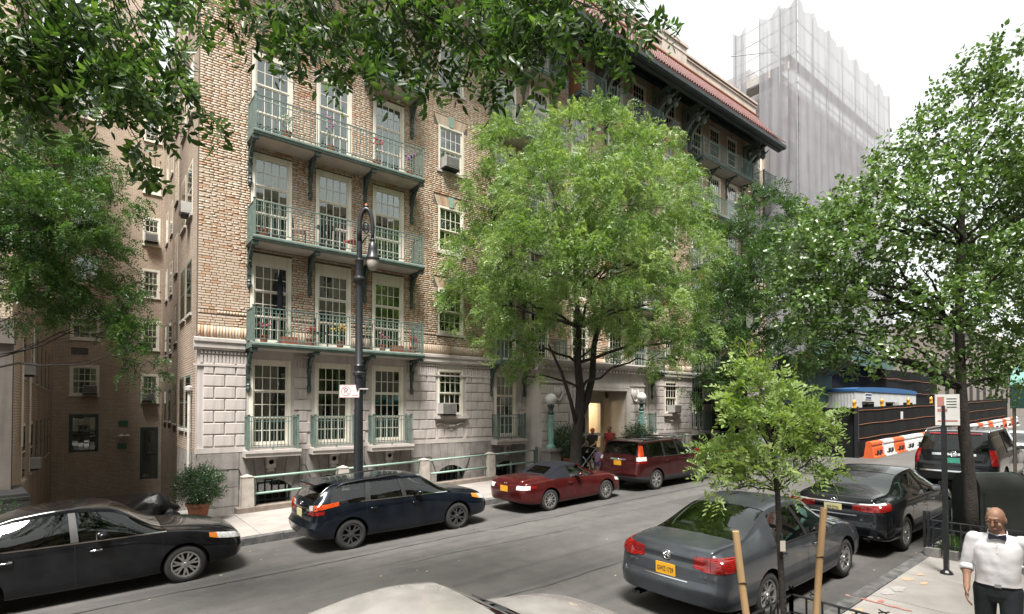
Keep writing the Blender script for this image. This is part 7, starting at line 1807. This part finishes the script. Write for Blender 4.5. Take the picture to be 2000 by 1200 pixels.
def pot_round(r, h, mat=None):
    def f(t): MB().lathe([(r * .66, 0), (r * .95, h * .86), (r * 1.08, h * .86), (r * 1.1, h), (r * .98, h), (r * .9, h * .9), (.001, h * .9)], (0, 0, 0), 18, cap=False).build('pot', mat or m_terra, t, sub=False, smooth=True, angle=35)
    return f
bush('potted_shrub', 'large round evergreen shrub in a terracotta tub by the court', 2.25, 15.75, gz(2) + .15, .47, 1300, m_leaf_shrub, shrub, 'shrub', pot_round(.27, .50), 21, .95, .46)
bush('potted_shrub', 'loose leafy shrub in a tub left of the entrance door', 15.35, 15.7, gz(15.3) + .15, .62, 1000, m_leaf_shrub, shrub, 'shrub', pot_round(.34, .6), 22, 1.05, .5)
bush('potted_shrub', 'low leafy shrub in a tub right of the entrance behind the red crossover', 19.75, 15.6, gz(19.7) + .15, .62, 1000, m_leaf_shrub, shrub, 'shrub', pot_round(.34, .7), 23, .85, .6)
bush('potted_shrub', 'dark clipped shrub at the far left edge beside the bin', -1.55, 16.0, gz(-1.5) + .15, .35, 160, m_leaf_shrub, shrub, 'shrub', pot_round(.22, .4), 24, 1, .3)
def bag(x, y, s, lab, seed):
    rs = np.random.default_rng(seed); n_, m_ = 22, 14; vs, fs = _ball((0, 0, 0), 1, n_, m_, (1, 1, 1)); vs = np.array(vs); nz = np.zeros(len(vs))
    for k in range(26):
        d = rs.normal(0, 1, 3); d /= np.linalg.norm(d); nz += .05 * np.sin(vs @ d * rs.uniform(3, 11) + rs.uniform(0, 6)) * .55
    v = vs * (1 + nz)[:, None] * np.array([s, s * .72, s * .62]); top = np.clip(vs[:, 2] - .55, 0, 1); v[:, :2] *= (1 - top * 1.3)[:, None]; v[:, 2] += top * s * .5; v[:, 2] = np.maximum(v[:, 2], -s * .5) + s * .5
    o = MB().add([tuple(p) for p in v], fs).build('rubbish_bag', M('bin_liner', (.008, .008, .009), (.012, .012, .012), rough=.3, bump=.5, bscale=14, spec=.3), None, (x, y, gz(x) + .15), smooth=True); tag(o, lab, 'rubbish bag', 'rubbish bags by the court')
bag(1.35, 17.0, .55, 'large shiny black rubbish bag beside the terracotta tub', 31); bag(1.75, 16.55, .22, 'small black rubbish bag at the foot of the big bag', 32)
b = thing('wheeled_bin', 'black lidded bin tipped back at the left edge', 'bin', (-1.35, 17.0, gz(-1.3) + .15), (R(-14), 0, R(20)))
MB().box(-.25, .25, -.28, .28, .08, .95, -.04).build('body', m_blackpl, b, sub=False); q = MB().box(-.31, .31, -.34, .34, 0, .06, .02); q.xf(Matrix.Translation((0, -.05, 1.0)) @ Matrix.Rotation(R(35), 4, 'X')); q.build('lid', m_blackpl, b, sub=False)
for s in (-1, 1): MB().lathe([(.001, -.03), (.09, -.03), (.09, .03), (.001, .03)], (s * .24, .27, .09), 12, 'x', cap=False).build('wheel', m_rubber, b, sub=False)
# ================================================================ window air conditioners
def ac(x, y, z, label, axis='y', w=.6, h=.40, d=.34):
    t = thing('air_conditioner', label, 'air conditioner', (x, y, z), None if axis == 'y' else (0, 0, R(90 if axis == 'x' else -90)), group='window air conditioners')
    MB().box(-w / 2, w / 2, -d, .12, 0, h).build('case', m_ac, t, sub=False); MB().box(-w / 2 + .03, w / 2 - .03, -d - .008, -d, .03, h - .03).build('grille', m_acgr, t, sub=False)
    s = MB()
    for k in range(8): s.box(-w / 2 + .04, w / 2 - .04, -d - .016, -d - .008, .05 + k * (h - .08) / 8, .06 + k * (h - .08) / 8)
    s.build('louvres', m_ac, t, sub=False); MB().box(-w / 2 - .02, w / 2 + .02, -d + .05, .05, -.05, -.003).build('shelf', m_rubber, t, sub=False)
W1 = YF
ac(10.62, W1, 12.06, 'air conditioner in the fourth floor single window beside the left balconies'); ac(10.5, W1, 2.84, 'air conditioner in the ground floor single window left of the entrance')
ac(24.85, W1, 18.17, 'air conditioner in the top floor window under the eaves'); ac(24.8, W1, 2.84, 'air conditioner in the ground floor window right of the entrance'); ac(24.6, W1, 5.92, 'air conditioner in the second floor window right of the entrance')
YB = 36.1
ac(.1, YB, 3.85, 'air conditioner in the lower left court window'); ac(2.65, YB, 3.5, 'air conditioner in the lower right court window'); ac(2.7, YB, 12.4, 'air conditioner in the upper right court window', h=.4)
ac(-1.41, 20.5, 3.98, 'white air conditioner high on the left court wall', 'x', .5, .34, .26); ac(-1.41, 23.2, 1.1, 'white air conditioner low on the left court wall', 'x', .5, .34, .26); ac(2.40, 19.0, 8.96, 'air conditioner sticking out of the right court wall', 'z', .5, .34, .26)
# ================================================================ things on the balconies
def flowers(x, f, yoff, label, col, tall=.34, pot=(.13, .22), seed=1, boxy=None, y=None):
    z = FL[f]; yy = y if y is not None else YF - .8 + yoff; t = thing('flower_pot', label, 'flower pot', (x, yy, z)); rs = np.random.default_rng(seed)
    if boxy: MB().box(-boxy / 2, boxy / 2, -.1, .1, 0, .22, -.015).build('pot', m_terra, t, sub=False); wx = boxy / 2
    else: pot_round(*pot)(t); wx = pot[0]
    n_ = 60; P = np.stack([rs.normal(0, wx * .6, n_), rs.normal(0, .06, n_), rs.uniform(pot[1], pot[1] + tall, n_)], 1); D = rs.normal(0, .7, (n_, 3)) + np.array([0, 0, .6]); V, F = place(shrub, P, D, rs.uniform(.35, .6, n_), rs); o = bigmesh('leaves', V, F, m_leaf_dark, t); o['kind'] = 'stuff'
    if col:
        mb = MB()
        for k in range(26): mb.ball((rs.normal(0, wx * .75), rs.normal(0, .08), pot[1] + tall * rs.uniform(.6, 1.05)), rs.uniform(.02, .035), 5, 4)
        o = mb.build('blossom', M('petal_' + str(col), col, tuple(v * .7 for v in col), rough=.7), t, sub=False); o['kind'] = 'stuff'
pink, redf, yel, mag = (.62, .16, .24), (.50, .05, .05), (.75, .45, .05), (.55, .1, .4)
flowers(4.02, 2, .25, 'pink geraniums in a pot at the left end of the lowest balcony', pink, seed=1); flowers(4.72, 2, .25, 'terracotta trough of green leaves beside the left French window, lowest balcony', None, .25, seed=2, boxy=.42); flowers(5.35, 2, .22, 'red geraniums in a pot between the left windows, lowest balcony', redf, seed=3)
flowers(6.3, 2, .3, 'yellow flower in a pot before the middle window, lowest balcony', yel, .5, seed=4); flowers(7.72, 2, .22, 'pink geraniums in a pot left of the right window, lowest balcony', pink, seed=5); flowers(8.25, 2, .25, 'green leafy trough before the right window, lowest balcony', None, .25, seed=6, boxy=.4); flowers(8.85, 2, .22, 'red geraniums in a pot at the right end of the lowest balcony', redf, seed=7)
flowers(4.62, 4, .2, 'pale daisies in a dark pot on the top visible balcony', (.55, .55, .4), .5, seed=8); flowers(5.95, 4, .25, 'tall magenta flower in a pot on the top visible balcony', mag, .95, seed=9); flowers(7.5, 4, .25, 'red and blue potted plants before the right window, top balcony', redf, .7, seed=10); flowers(8.75, 4, .25, 'purple and yellow flowers at the right end of the top balcony', (.3, .1, .4), .6, seed=11)
bush('potted_shrub', 'dark conical evergreen at the left end of the middle balcony', 4.0, YF - .45, FL[3], .24, 130, m_leaf_shrub, shrub, 'shrub', pot_round(.14, .25), 25, 2.0, .2)
def chair(x, f, lab, mat, rz=0, seatm=None, y=None):
    t = thing('balcony_chair', lab, 'chair', (x, y or YF - .4, FL[f]), (0, 0, rz)); 
    for a in (-1, 1):
        for b in (-1, 1): MB().tube([(a * .2, b * .18, 0), (a * .18, b * .17, .44)] + ([(a * .18, b * .2, .86)] if b > 0 else []), .012, 6).build('leg', mat, t, sub=False)
    MB().box(-.21, .21, -.2, .2, .43, .46).build('seat', seatm or mat, t, sub=False); bk = MB().tube([(-.18, .2, .86), (0, .22, .92), (.18, .2, .86)], .012, 6)
    for k in range(-2, 3): bk.tube([(k * .07, .19, .46), (k * .075, .215, .89)], .007, 5)
    bk.build('backrest', mat, t, sub=False)
m_cush = M('pale_cushion', (.55, .42, .38), (.5, .3, .28), rough=.9)
chair(5.05, 3, 'dark iron chair with pale cushion at the left of the middle balcony', m_black, 1.2, m_cush); chair(6.75, 3, 'dark iron chair with red cushion before the middle window, middle balcony', m_black, -1.2, M('red_cushion', (.45, .07, .06), rough=.9)); chair(5.75, 2, 'black iron chair left of the middle window, lowest balcony', m_black, 1.3); chair(7.15, 2, 'black iron chair right of the middle window, lowest balcony', m_black, -1.3)
t = thing('balcony_table', 'small dark bistro table on the middle balcony', 'table', (5.85, YF - .42, FL[3])); MB().lathe([(.001, .70), (.3, .70), (.3, .725), (.001, .725)], (0, 0, 0), 18, cap=False).build('table_top', m_black, t, sub=False)
for k in range(3): a = k * 2.09; MB().tube([(.25 * math.cos(a), .25 * math.sin(a), 0), (.06 * math.cos(a + .6), .06 * math.sin(a + .6), .38), (.2 * math.cos(a), .2 * math.sin(a), .70)], .012, 6).build('leg', m_black, t, sub=False)
t = thing('garden_parasol', 'closed black parasol standing before the left window, lowest balcony', 'parasol', (4.55, YF - .22, FL[2])); MB().tube([(0, 0, 0), (0, 0, 2.3)], .018, 8).build('pole', m_black, t, sub=False); MB().lathe([(.05, .9), (.085, 1.1), (.09, 1.6), (.06, 2.05), (.02, 2.28)], (0, 0, 0), 10).build('canopy', m_cloth, t, sub=False, smooth=True); MB().lathe([(.2, 0), (.2, .05), (.05, .09)], (0, 0, 0), 14).build('base', m_black, t, sub=False)
# cedar screens on the top balconies
for (xa, xb, y, lab) in ((17.02, 17.9, YF - .06, 'tall reddish cedar screen on the centre balcony under the eaves'), (21.1, 21.5, YF - .1, 'short cedar screen between the windows under the eaves')):
    t = thing('wooden_screen', lab, 'screen', (xa, y, FL[6])); n_ = int((xb - xa) / .1)
    for k in range(n_): MB().box(k * .1, k * .1 + .092, -.03 - .004 * (k % 2), 0, .05, 2.05 + random.uniform(-.02, .02)).build('plank', m_wood, t, sub=False)
    if xb - xa > .6:
        for k in range(6): MB().box(-.012, .012, -.74 + k * .118, -.74 + k * .118 + .108, .05, 2.02).build('plank', m_wood, t, sub=False)
    MB().box(0, xb - xa, .0, .02, 1.6, 1.68).box(0, xb - xa, .0, .02, .4, .48).build('batten', m_wood, t, sub=False)
# ================================================================ people
def skinmat(name, c):
    m = M(name, c, tuple(v * .85 for v in c), scale=12, rough=.5); p = [n for n in m.node_tree.nodes if n.type == 'BSDF_PRINCIPLED'][0]
    p.inputs['Subsurface Weight'].default_value = .12; p.inputs['Subsurface Radius'].default_value = (.02, .008, .004); return m
def remesh(mb, vox, it=4, fac=.5):
    me = bpy.data.meshes.new('r'); me.from_pydata(mb.v, [], mb.f); me.update(); o = bpy.data.objects.new('r', me); COL.objects.link(o)
    bm = bmesh.new(); bm.from_mesh(me); bmesh.ops.recalc_face_normals(bm, faces=bm.faces[:]); bm.to_mesh(me); bm.free()
    r = o.modifiers.new('r', 'REMESH'); r.mode = 'VOXEL'; r.voxel_size = vox; r.use_smooth_shade = True
    s = o.modifiers.new('s', 'SMOOTH'); s.factor = fac; s.iterations = it
    dg = bpy.context.evaluated_depsgraph_get(); out = bpy.data.meshes.new_from_object(o.evaluated_get(dg)); bpy.data.objects.remove(o); shade(out); return out
def cap(mb, a, b, ra, rb, n=12):
    a, b = Vector(a), Vector(b); mb.tube([a, a.lerp(b, .5), b], [ra, (ra + rb) / 2, rb], n); mb.ball(tuple(a), ra, n, 8); mb.ball(tuple(b), rb, n, 8)
def person(label, loc, yaw, H, J, skin, shirt, legs, shoes, sleeve=1.0, vox=.012, leglen=2.0, head=(0, 0), female=False, child=False, hair=None, group=None, slim=1.0, beard=None, stub=None, tuck=True, crease=False):
    """front of the figure is -y; J moves joints (metres at 1.78 m height)"""
    k = H / 1.78; t = thing('person', label, 'person', loc, (0, 0, yaw), group=group)
    j = dict(hipL=(.095, 0, .93), hipR=(-.095, 0, .93), knL=(.10, -.03, .51), knR=(-.10, -.03, .51), anL=(.10, .03, .09), anR=(-.10, .03, .09), shL=(.185, .01, 1.435), shR=(-.185, .01, 1.435), elL=(.255, .03, 1.15), elR=(-.255, .03, 1.15), wrL=(.285, -.05, .90), wrR=(-.285, -.05, .90))
    j.update(J); j = {a: Vector(b) * k for a, b in j.items()}; s = k * slim
    hk = k * (1.28 if child else 1.0); nb = Vector((0, .015, 1.49)) * k; hc = nb + Vector((0, -.015, .155)) * hk
    HM = Matrix.Translation(nb + Vector((0, 0, .05 * hk))) @ Matrix.Rotation(R(head[0]), 4, 'Z') @ Matrix.Rotation(R(head[1]), 4, 'X') @ Matrix.Translation(-(nb + Vector((0, 0, .05 * hk))))
    b = MB()
    def tors(mb, g):
        Q = np.array([(.80, .05, .05, .0), (.84, .135, .10, .005), (.93, .158, .112, .005), (1.03, .150, .105, -.004), (1.14, .158, .112, -.01), (1.26, .170, .116, -.008), (1.36, .168, .110, .0), (1.43, .125, .088, .008), (1.485, .075, .068, .012), (1.50, .03, .03, .012)])
        zq = np.linspace(.80, 1.50, 30); D_ = pchip(Q[:, 0], Q[:, 1:], zq); n_ = 26; vs = []
        for z, (rx, ry, y) in zip(zq, D_):
            for i in range(n_): a_ = 2 * math.pi * i / n_; vs.append(((rx * s + g) * math.copysign(abs(math.cos(a_)) ** .85, math.cos(a_)), y * k + (ry * s + g) * math.copysign(abs(math.sin(a_)) ** .9, math.sin(a_)), z * k))
        m_ = len(zq); mb.add(vs, [(i * n_ + c, i * n_ + (c + 1) % n_, (i + 1) * n_ + (c + 1) % n_, (i + 1) * n_ + c) for i in range(m_ - 1) for c in range(n_)] + [tuple(range(n_ - 1, -1, -1)), tuple(range((m_ - 1) * n_, m_ * n_))])
    tors(b, -.022 * k); cap(b, nb - Vector((0, 0, .06 * k)), nb + Vector((0, -.01, .09)) * hk, .062 * k, .058 * hk)
    q = len(b.v)
    b.ball((hc.x, hc.y + .008 * hk, hc.z + .025 * hk), 1, 18, 12, (.075 * hk, .095 * hk, .095 * hk)); b.ball((hc.x, hc.y - .028 * hk, hc.z - .055 * hk), 1, 14, 10, (.058 * hk, .062 * hk, .070 * hk)); b.ball((hc.x, hc.y - .065 * hk, hc.z - .098 * hk), 1, 10, 8, (.030 * hk, .026 * hk, .022 * hk))
    cap(b, hc + Vector((0, -.092, .012)) * hk, hc + Vector((0, -.108, -.030)) * hk, .010 * hk, .016 * hk, 8); b.ball(tuple(hc + Vector((0, -.082, .035)) * hk), 1, 10, 6, (.05 * hk, .015 * hk, .012 * hk)); b.ball(tuple(hc + Vector((0, -.082, -.068)) * hk), 1, 10, 6, (.026 * hk, .014 * hk, .012 * hk))
    for sg in (-1, 1): b.ball(tuple(hc + Vector((sg * .078, .012, -.01)) * hk), 1, 8, 8, (.010 * hk, .02 * hk, .033 * hk)); b.ball(tuple(hc + Vector((sg * .038, -.07, -.03)) * hk), 1, 8, 6, (.024 * hk, .02 * hk, .02 * hk))
    b.xf(HM, q)
    for L in 'LR':
        sg = 1 if L == 'L' else -1; sh, el, wr = j['sh' + L], j['el' + L], j['wr' + L]
        cap(b, sh, el, .052 * s, .040 * s); cap(b, el, wr, .041 * s, .026 * s); m = el.lerp(wr, .3); b.ball(tuple(m), .044 * s, 10, 8)
        d = (wr - el).normalized(); side = d.cross(Vector((0, 1, 0))); side = side.normalized() if side.length > .1 else Vector((1, 0, 0)); fw = side.cross(d).normalized()
        pal = wr + d * .05 * k; hx = Matrix(((side.x, fw.x, d.x), (side.y, fw.y, d.y), (side.z, fw.z, d.z))).to_4x4(); q = len(b.v); b.ball((0, 0, 0), 1, 10, 8, (.018 * k, .038 * k, .052 * k)); b.xf(Matrix.Translation(pal) @ hx, q)
        for i, (o, ln) in enumerate(((-.030, .070), (-.010, .08), (.010, .075), (.028, .058))):
            a0 = wr + d * .09 * k + fw * o * k; a1 = a0 + d * ln * .5 * k - side * sg * .012 * k; a2 = a1 + d * ln * .45 * k - side * sg * .028 * k; cap(b, a0, a1, .0098 * k, .009 * k, 7); cap(b, a1, a2, .009 * k, .0078 * k, 7)
        th = wr + d * .025 * k - fw * .03 * k; cap(b, th, th + d * .045 * k - fw * .022 * k - side * sg * .01 * k, .0115 * k, .0095 * k, 7)
        hp, kn, an = j['hip' + L], j['kn' + L], j['an' + L]
        cap(b, hp, kn, .074 * s, .050 * s); cap(b, kn, an, .052 * s, .036 * s); b.ball(tuple(kn.lerp(an, .28) + Vector((0, .02 * k, 0))), .058 * s, 10, 8); cap(b, an + Vector((0, .03 * k, -.03 * k)), an + Vector((0, -.13 * k, -.055 * k)), .036 * k, .03 * k)
    bodym = remesh(b, vox); bodym.materials.append(skin)
    if beard:
        bodym.materials.append(beard); Hi = HM.inverted(); mi = np.zeros(len(bodym.polygons), np.int32)
        for i, p in enumerate(bodym.polygons):
            c = Hi @ p.center - hc
            if -.125 * hk < c.z < -.048 * hk and c.y < .0 and c.length < .2 and abs(c.x) < .075 * hk and not (c.z > -.06 * hk and abs(c.x) < .02): mi[i] = 1
        bodym.polygons.foreach_set('material_index', mi)
    body = obj('body', bodym, t)
    # face
    for sg in (-1, 1):
        e = MB().ball(tuple(hc + Vector((sg * .032, -.083, .012)) * hk), .0125 * hk, 10, 8); e.xf(HM); e.build('eye', m_white, body, sub=False, smooth=True)
        e = MB().ball(tuple(hc + Vector((sg * .032, -.093, .010)) * hk), .0065 * hk, 8, 6); e.xf(HM); e.build('iris', m_int, body, sub=False, smooth=True)
        e = MB().tube([hc + Vector((sg * .014, -.100, .034)) * hk, hc + Vector((sg * .034, -.098, .040)) * hk, hc + Vector((sg * .056, -.082, .032)) * hk], .0042 * hk, 5); e.xf(HM); e.build('eyebrow', M('brow_hair', (.10, .05, .03), rough=.9), body, sub=False)
        e = MB().ball(tuple(hc + Vector((sg * .032, -.084, .0165)) * hk), 1, 12, 8, (.0165 * hk, .0135 * hk, .0115 * hk)); e.xf(HM); e.build('eyelid', skin, body, sub=False, smooth=True)
    e = MB().tube([hc + Vector((-.024, -.090, -.068)) * hk, hc + Vector((0, -.098, -.066)) * hk, hc + Vector((.024, -.090, -.068)) * hk], .0062 * hk, 5); e.xf(HM); e.build('mouth', M('lip', (.30, .13, .11), rough=.5), body, sub=False)
    # clothes
    sm = MB(); tors(sm, .014 * k)
    for L in 'LR':
        sh, el, wr = j['sh' + L], j['el' + L], j['wr' + L]
        if sleeve >= 1: cap(sm, sh, el, .064 * s, .056 * s); 
        else: cap(sm, sh, sh.lerp(el, max(sleeve, .05)), .066 * s, .060 * s)
        if sleeve > 1: cap(sm, el, el.lerp(wr, sleeve - 1), .056 * s, .050 * s)
        cap(sm, sh + Vector((0, 0, -.012 * k)), Vector((0, .012 * k, 1.455 * k)), .052 * s, .05 * s)
    if crease:
        rr = np.random.default_rng(4)
        for i in range(8):
            a = rr.uniform(3.3, 6.1); z = rr.uniform(1.0, 1.36); p0 = Vector((.170 * math.cos(a), .118 * math.sin(a), z)) * k; p1 = p0 + Vector((rr.normal(0, .035), rr.normal(0, .006), rr.uniform(-.14, .14))) * k; cap(sm, p0, p1, .013 * k, .006 * k, 6)
    me = remesh(sm, vox * .9, 3)
    if crease:      # soft folds of the cloth
        n_ = len(me.vertices); co = np.empty(n_ * 3, np.float32); no = np.empty(n_ * 3, np.float32); me.vertices.foreach_get('co', co); me.vertices.foreach_get('normal', no); co = co.reshape(-1, 3); no = no.reshape(-1, 3); w = np.zeros(n_); rr = np.random.default_rng(8)
        for i in range(16): d_ = rr.normal(0, 1, 3) * np.array([1, .6, .75]); d_ /= np.linalg.norm(d_); fq = rr.uniform(22, 70); w += np.sin(co @ d_ * fq + 2.2 * np.sin(co @ rr.normal(0, 6, 3)) + rr.uniform(0, 6)) / (fq / 22)
        co += no * (w * .0016)[:, None] + no * (np.clip(1.16 * k - co[:, 2], 0, .2) * .05)[:, None]; me.vertices.foreach_set('co', co.ravel()); me.update()
    if tuck: cut_below(me, .985 * k)
    me.materials.append(shirt); cl = obj('shirt', me, t)
    pm = MB(); pm.lathe([(.01, .80), (.13, .82), (.158, .88), (.163, .94), (.160, 1.0), (.155, 1.01), (.01, 1.01)], (0, 0, 0), 22); pm.v = [(x * s, (y * .75 + .004) * s, z * k) for x, y, z in pm.v]
    for L in 'LR':
        hp, kn, an = j['hip' + L], j['kn' + L], j['an' + L]
        if leglen >= 1: cap(pm, hp, kn, .098 * s, .074 * s)
        else: cap(pm, hp, hp.lerp(kn, leglen), .098 * s, .086 * s)
        if leglen > 1: cap(pm, kn, kn.lerp(an, (leglen - 1) * 1.02), .074 * s, .060 * s)
    me = remesh(pm, vox * .9, 3); me.materials.append(legs); obj('trousers', me, t)
    for L in 'LR':
        an = j['an' + L]; f = MB(); cap(f, an + Vector((0, .035 * k, -.04 * k)), an + Vector((0, -.10 * k, -.055 * k)), .046 * k, .04 * k); cap(f, an + Vector((0, -.08 * k, -.058 * k)), an + Vector((0, -.16 * k, -.062 * k)), .04 * k, .03 * k); me = remesh(f, .012, 2); me.materials.append(shoes); obj('shoe', me, t)
    if hair: hair(t, body, hc, hk, HM)
    return t, j, k, hc, HM
def cut_below(me, z):
    bm = bmesh.new(); bm.from_mesh(me); bmesh.ops.delete(bm, geom=[v for v in bm.verts if v.co.z < z], context='VERTS'); bm.to_mesh(me); bm.free()
m_skin1 = skinmat('skin_tan', (.37, .205, .135)); m_skin2 = skinmat('skin_light', (.50, .30, .21)); m_skin3 = skinmat('skin_brown', (.36, .18, .11))
m_stub = M('stubble', (.30, .165, .11), (.26, .14, .095), scale=40, rough=.6)
m_wshirt = M('white_cotton', (.78, .76, .78), (.70, .68, .70), scale=7, rough=.85, bump=.35, bscale=9); m_blk = M('black_cloth', (.016, .02, .024), (.011, .013, .016), scale=14, rough=.85, bump=.2, bscale=30)
# waiter in the foreground
wx, wy = 7.22, 1.215
t, j, k, hc, HM = person('bald man in white shirt and black bow tie walking on the near pavement', (wx, wy, gz(wx) + .155), R(-80.4), 1.78,
    dict(shR=(-.18, -.005, 1.43), shL=(.18, .02, 1.43), elR=(-.238, .0, 1.15), wrR=(-.235, -.15, .925), elL=(.235, .11, 1.165), wrL=(.235, .10, .915), knL=(.10, -.10, .52), anL=(.10, -.02, .10), knR=(-.10, .02, .50), anR=(-.10, .22, .14)), m_skin1, m_wshirt, m_blk, m_rubber, 1.12, .008, 2.0, (-14, 14), beard=m_stub, crease=True, slim=1.02)
bt = MB()
for sg in (-1, 1): bt.add([(sg * .008, -.118, 1.462), (sg * .008, -.118, 1.488), (sg * .065, -.112, 1.505), (sg * .07, -.11, 1.475), (sg * .065, -.112, 1.445), (sg * .008, -.094, 1.462), (sg * .008, -.094, 1.488), (sg * .065, -.092, 1.505), (sg * .07, -.09, 1.475), (sg * .065, -.092, 1.445)], [(0, 1, 2, 3, 4), (5, 9, 8, 7, 6), (0, 5, 6, 1), (1, 6, 7, 2), (2, 7, 8, 3), (3, 8, 9, 4), (4, 9, 5, 0)])
bt.ball((0, -.112, 1.475), .017, 8, 6); bt.build('bow_tie', m_ink, t, sub=False)
co_ = MB()
for sg in (-1, 1): co_.add([(0, -.105, 1.452), (sg * .075, -.055, 1.512), (sg * .07, -.012, 1.535), (sg * .066, -.02, 1.50), (sg * .06, -.085, 1.455)], [(0, 1, 4), (1, 2, 3, 4)])
o = co_.build('collar', m_wshirt, t, sub=False); md = o.modifiers.new('t', 'SOLIDIFY'); md.thickness = .006
for z in (1.40, 1.32, 1.24, 1.16): MB().ball((0, -.13 - .004 * (1.4 - z), z), .0065, 8, 6, (1, .5, 1)).build('button', m_white, t, sub=False)
MB().lathe([(.168, .975), (.171, .98), (.171, 1.01), (.168, 1.015)], (0, 0, 0), 28, cap=False).xf(Matrix.Diagonal((1, .74, 1, 1))).build('belt', m_rubber, t, sub=False); MB().box(-.025, .025, -.132, -.124, .978, 1.012).build('buckle', m_chrome, t, sub=False)
for L in 'RL':
    el, wr = j['el' + L], j['wr' + L]; a = el.lerp(wr, .06); b_ = el.lerp(wr, .26); MB().tube([a, b_], [.060, .056], 14, cap=False).build('rolled_cuff', m_wshirt, t, sub=False, smooth=True).modifiers.new('t', 'SOLIDIFY').thickness = .008
# the group at the entrance
def capd(t, body, hc, hk, HM):
    m = M('orange_cap', (.72, .17, .03), (.6, .13, .02), rough=.8); c = MB().ball((hc.x, hc.y + .005, hc.z + .05 * hk), 1, 14, 8, (.085 * hk, .103 * hk, .078 * hk)); c.prism([(-.06 * hk, -.08 * hk + hc.y), (.06 * hk, -.08 * hk + hc.y), (.05 * hk, -.17 * hk + hc.y), (-.05 * hk, -.17 * hk + hc.y)], hc.z + .045 * hk, hc.z + .055 * hk, 'z'); c.xf(HM); c.build('cap', m, t, sub=False, smooth=True, angle=40)
def shorthair(col):
    def f(t, body, hc, hk, HM): c = MB().ball((hc.x, hc.y + .02 * hk, hc.z + .032 * hk), 1, 14, 8, (.081 * hk, .094 * hk, .096 * hk)); c.xf(HM); c.build('hair', M('hair_dark', col, rough=.8), t, sub=False, smooth=True)
    return f
def girlhair(t, body, hc, hk, HM):
    c = MB().ball((hc.x, hc.y + .022 * hk, hc.z + .028 * hk), 1, 14, 8, (.086 * hk, .098 * hk, .10 * hk)); c.ball((hc.x, hc.y + .075 * hk, hc.z - .06 * hk), 1, 10, 8, (.06 * hk, .04 * hk, .09 * hk)); c.xf(HM); c.build('hair', M('hair_brown', (.12, .055, .03), rough=.8), t, sub=False, smooth=True)
gx = 15.85; person('man in orange cap and dark shirt pushing the stroller at the entrance', (gx, 14.8, gz(gx) + .15), R(-86), 1.80, dict(elR=(-.24, -.12, 1.17), wrR=(-.2, -.36, 1.06), elL=(.24, -.12, 1.17), wrL=(.2, -.36, 1.06), knR=(-.1, -.1, .52), anR=(-.1, .05, .1)), m_skin2, M('charcoal_shirt', (.03, .028, .032), rough=.9), m_blk, m_rubber, .55, .014, .9, (18, 12), hair=capd, group='family at the entrance', tuck=False)
gx = 17.25; person('man in red sleeveless shirt standing behind the red crossover', (gx, 15.15, gz(gx) + .15), R(-60), 1.80, dict(elR=(-.26, .02, 1.15), wrR=(-.22, -.16, .98)), m_skin3, M('red_shirt', (.42, .05, .05), (.34, .04, .04), rough=.9), m_blk, m_rubber, .05, .014, 1.0, (-20, 5), hair=shorthair((.03, .022, .018)), group='family at the entrance', tuck=False)
gx = 15.62; person('small girl in lilac top and purple shorts beside the stroller', (gx, 14.35, gz(gx) + .15), R(-75), 1.02, dict(elR=(-.24, -.14, 1.16), wrR=(-.16, -.32, 1.16)), m_skin2, M('lilac_top', (.55, .38, .62), rough=.9), M('purple_shorts', (.20, .10, .36), rough=.9), m_wp, .4, .012, .75, (10, 0), child=True, hair=girlhair, group='family at the entrance', slim=1.15, tuck=False)
def stroller():
    x, y = 15.02, 14.62; t = thing('baby_stroller', 'black baby stroller with pale frame beside the tree trunk', 'stroller', (x, y, gz(x) + .15))
    wm = MB().lathe([(.10, -.02), (.13, -.02), (.14, 0), (.13, .02), (.10, .02), (.10, -.02)], (0, 0, 0), 20, 'y', cap=False).mesh('wheel', m_rubber, True, 50)
    for (wx_, wy_) in ((-.42, -.16), (-.42, .16), (.3, -.25), (.3, .25)): obj('wheel', wm, t, (wx_, wy_, .14)); 
    f = MB()
    for s in (-1, 1): f.tube([(-.42, s * .17, .14), (-.1, s * .22, .45), (.55, s * .22, 1.0), (.64, s * .2, 1.04)], .014, 6); f.tube([(.3, s * .25, .14), (.1, s * .22, .5), (-.15, s * .22, .75)], .014, 6)
    f.tube([(.64, -.2, 1.04), (.68, 0, 1.05), (.64, .2, 1.04)], .018, 6); f.build('frame', M('stroller_frame', (.6, .6, .6), rough=.35, metal=.6), t, sub=False, smooth=True)
    MB().prism([(-.30, .38), (.10, .34), (.36, .82), (.28, .86), (.05, .48), (-.30, .46)], -.19, .19).build('seat', m_cloth, t, sub=False)
    P = [(.34 - .38 * math.sin(R(a)) * 1.0, .80 + .30 * math.cos(R(a))) for a in range(-10, 100, 11)]; V = [(p[0], s, p[1] - (.0 if abs(s) < .1 else .03)) for s in (-.22, 0, .22) for p in P]; n_ = len(P)
    MB().add(V, [(c * n_ + i, c * n_ + i + 1, (c + 1) * n_ + i + 1, (c + 1) * n_ + i) for c in range(2) for i in range(n_ - 1)]).build('hood', m_cloth, t, sub=False, smooth=True); MB().box(-.1, .25, -.16, .16, .2, .34).build('basket', m_blackpl, t, sub=False)
stroller()
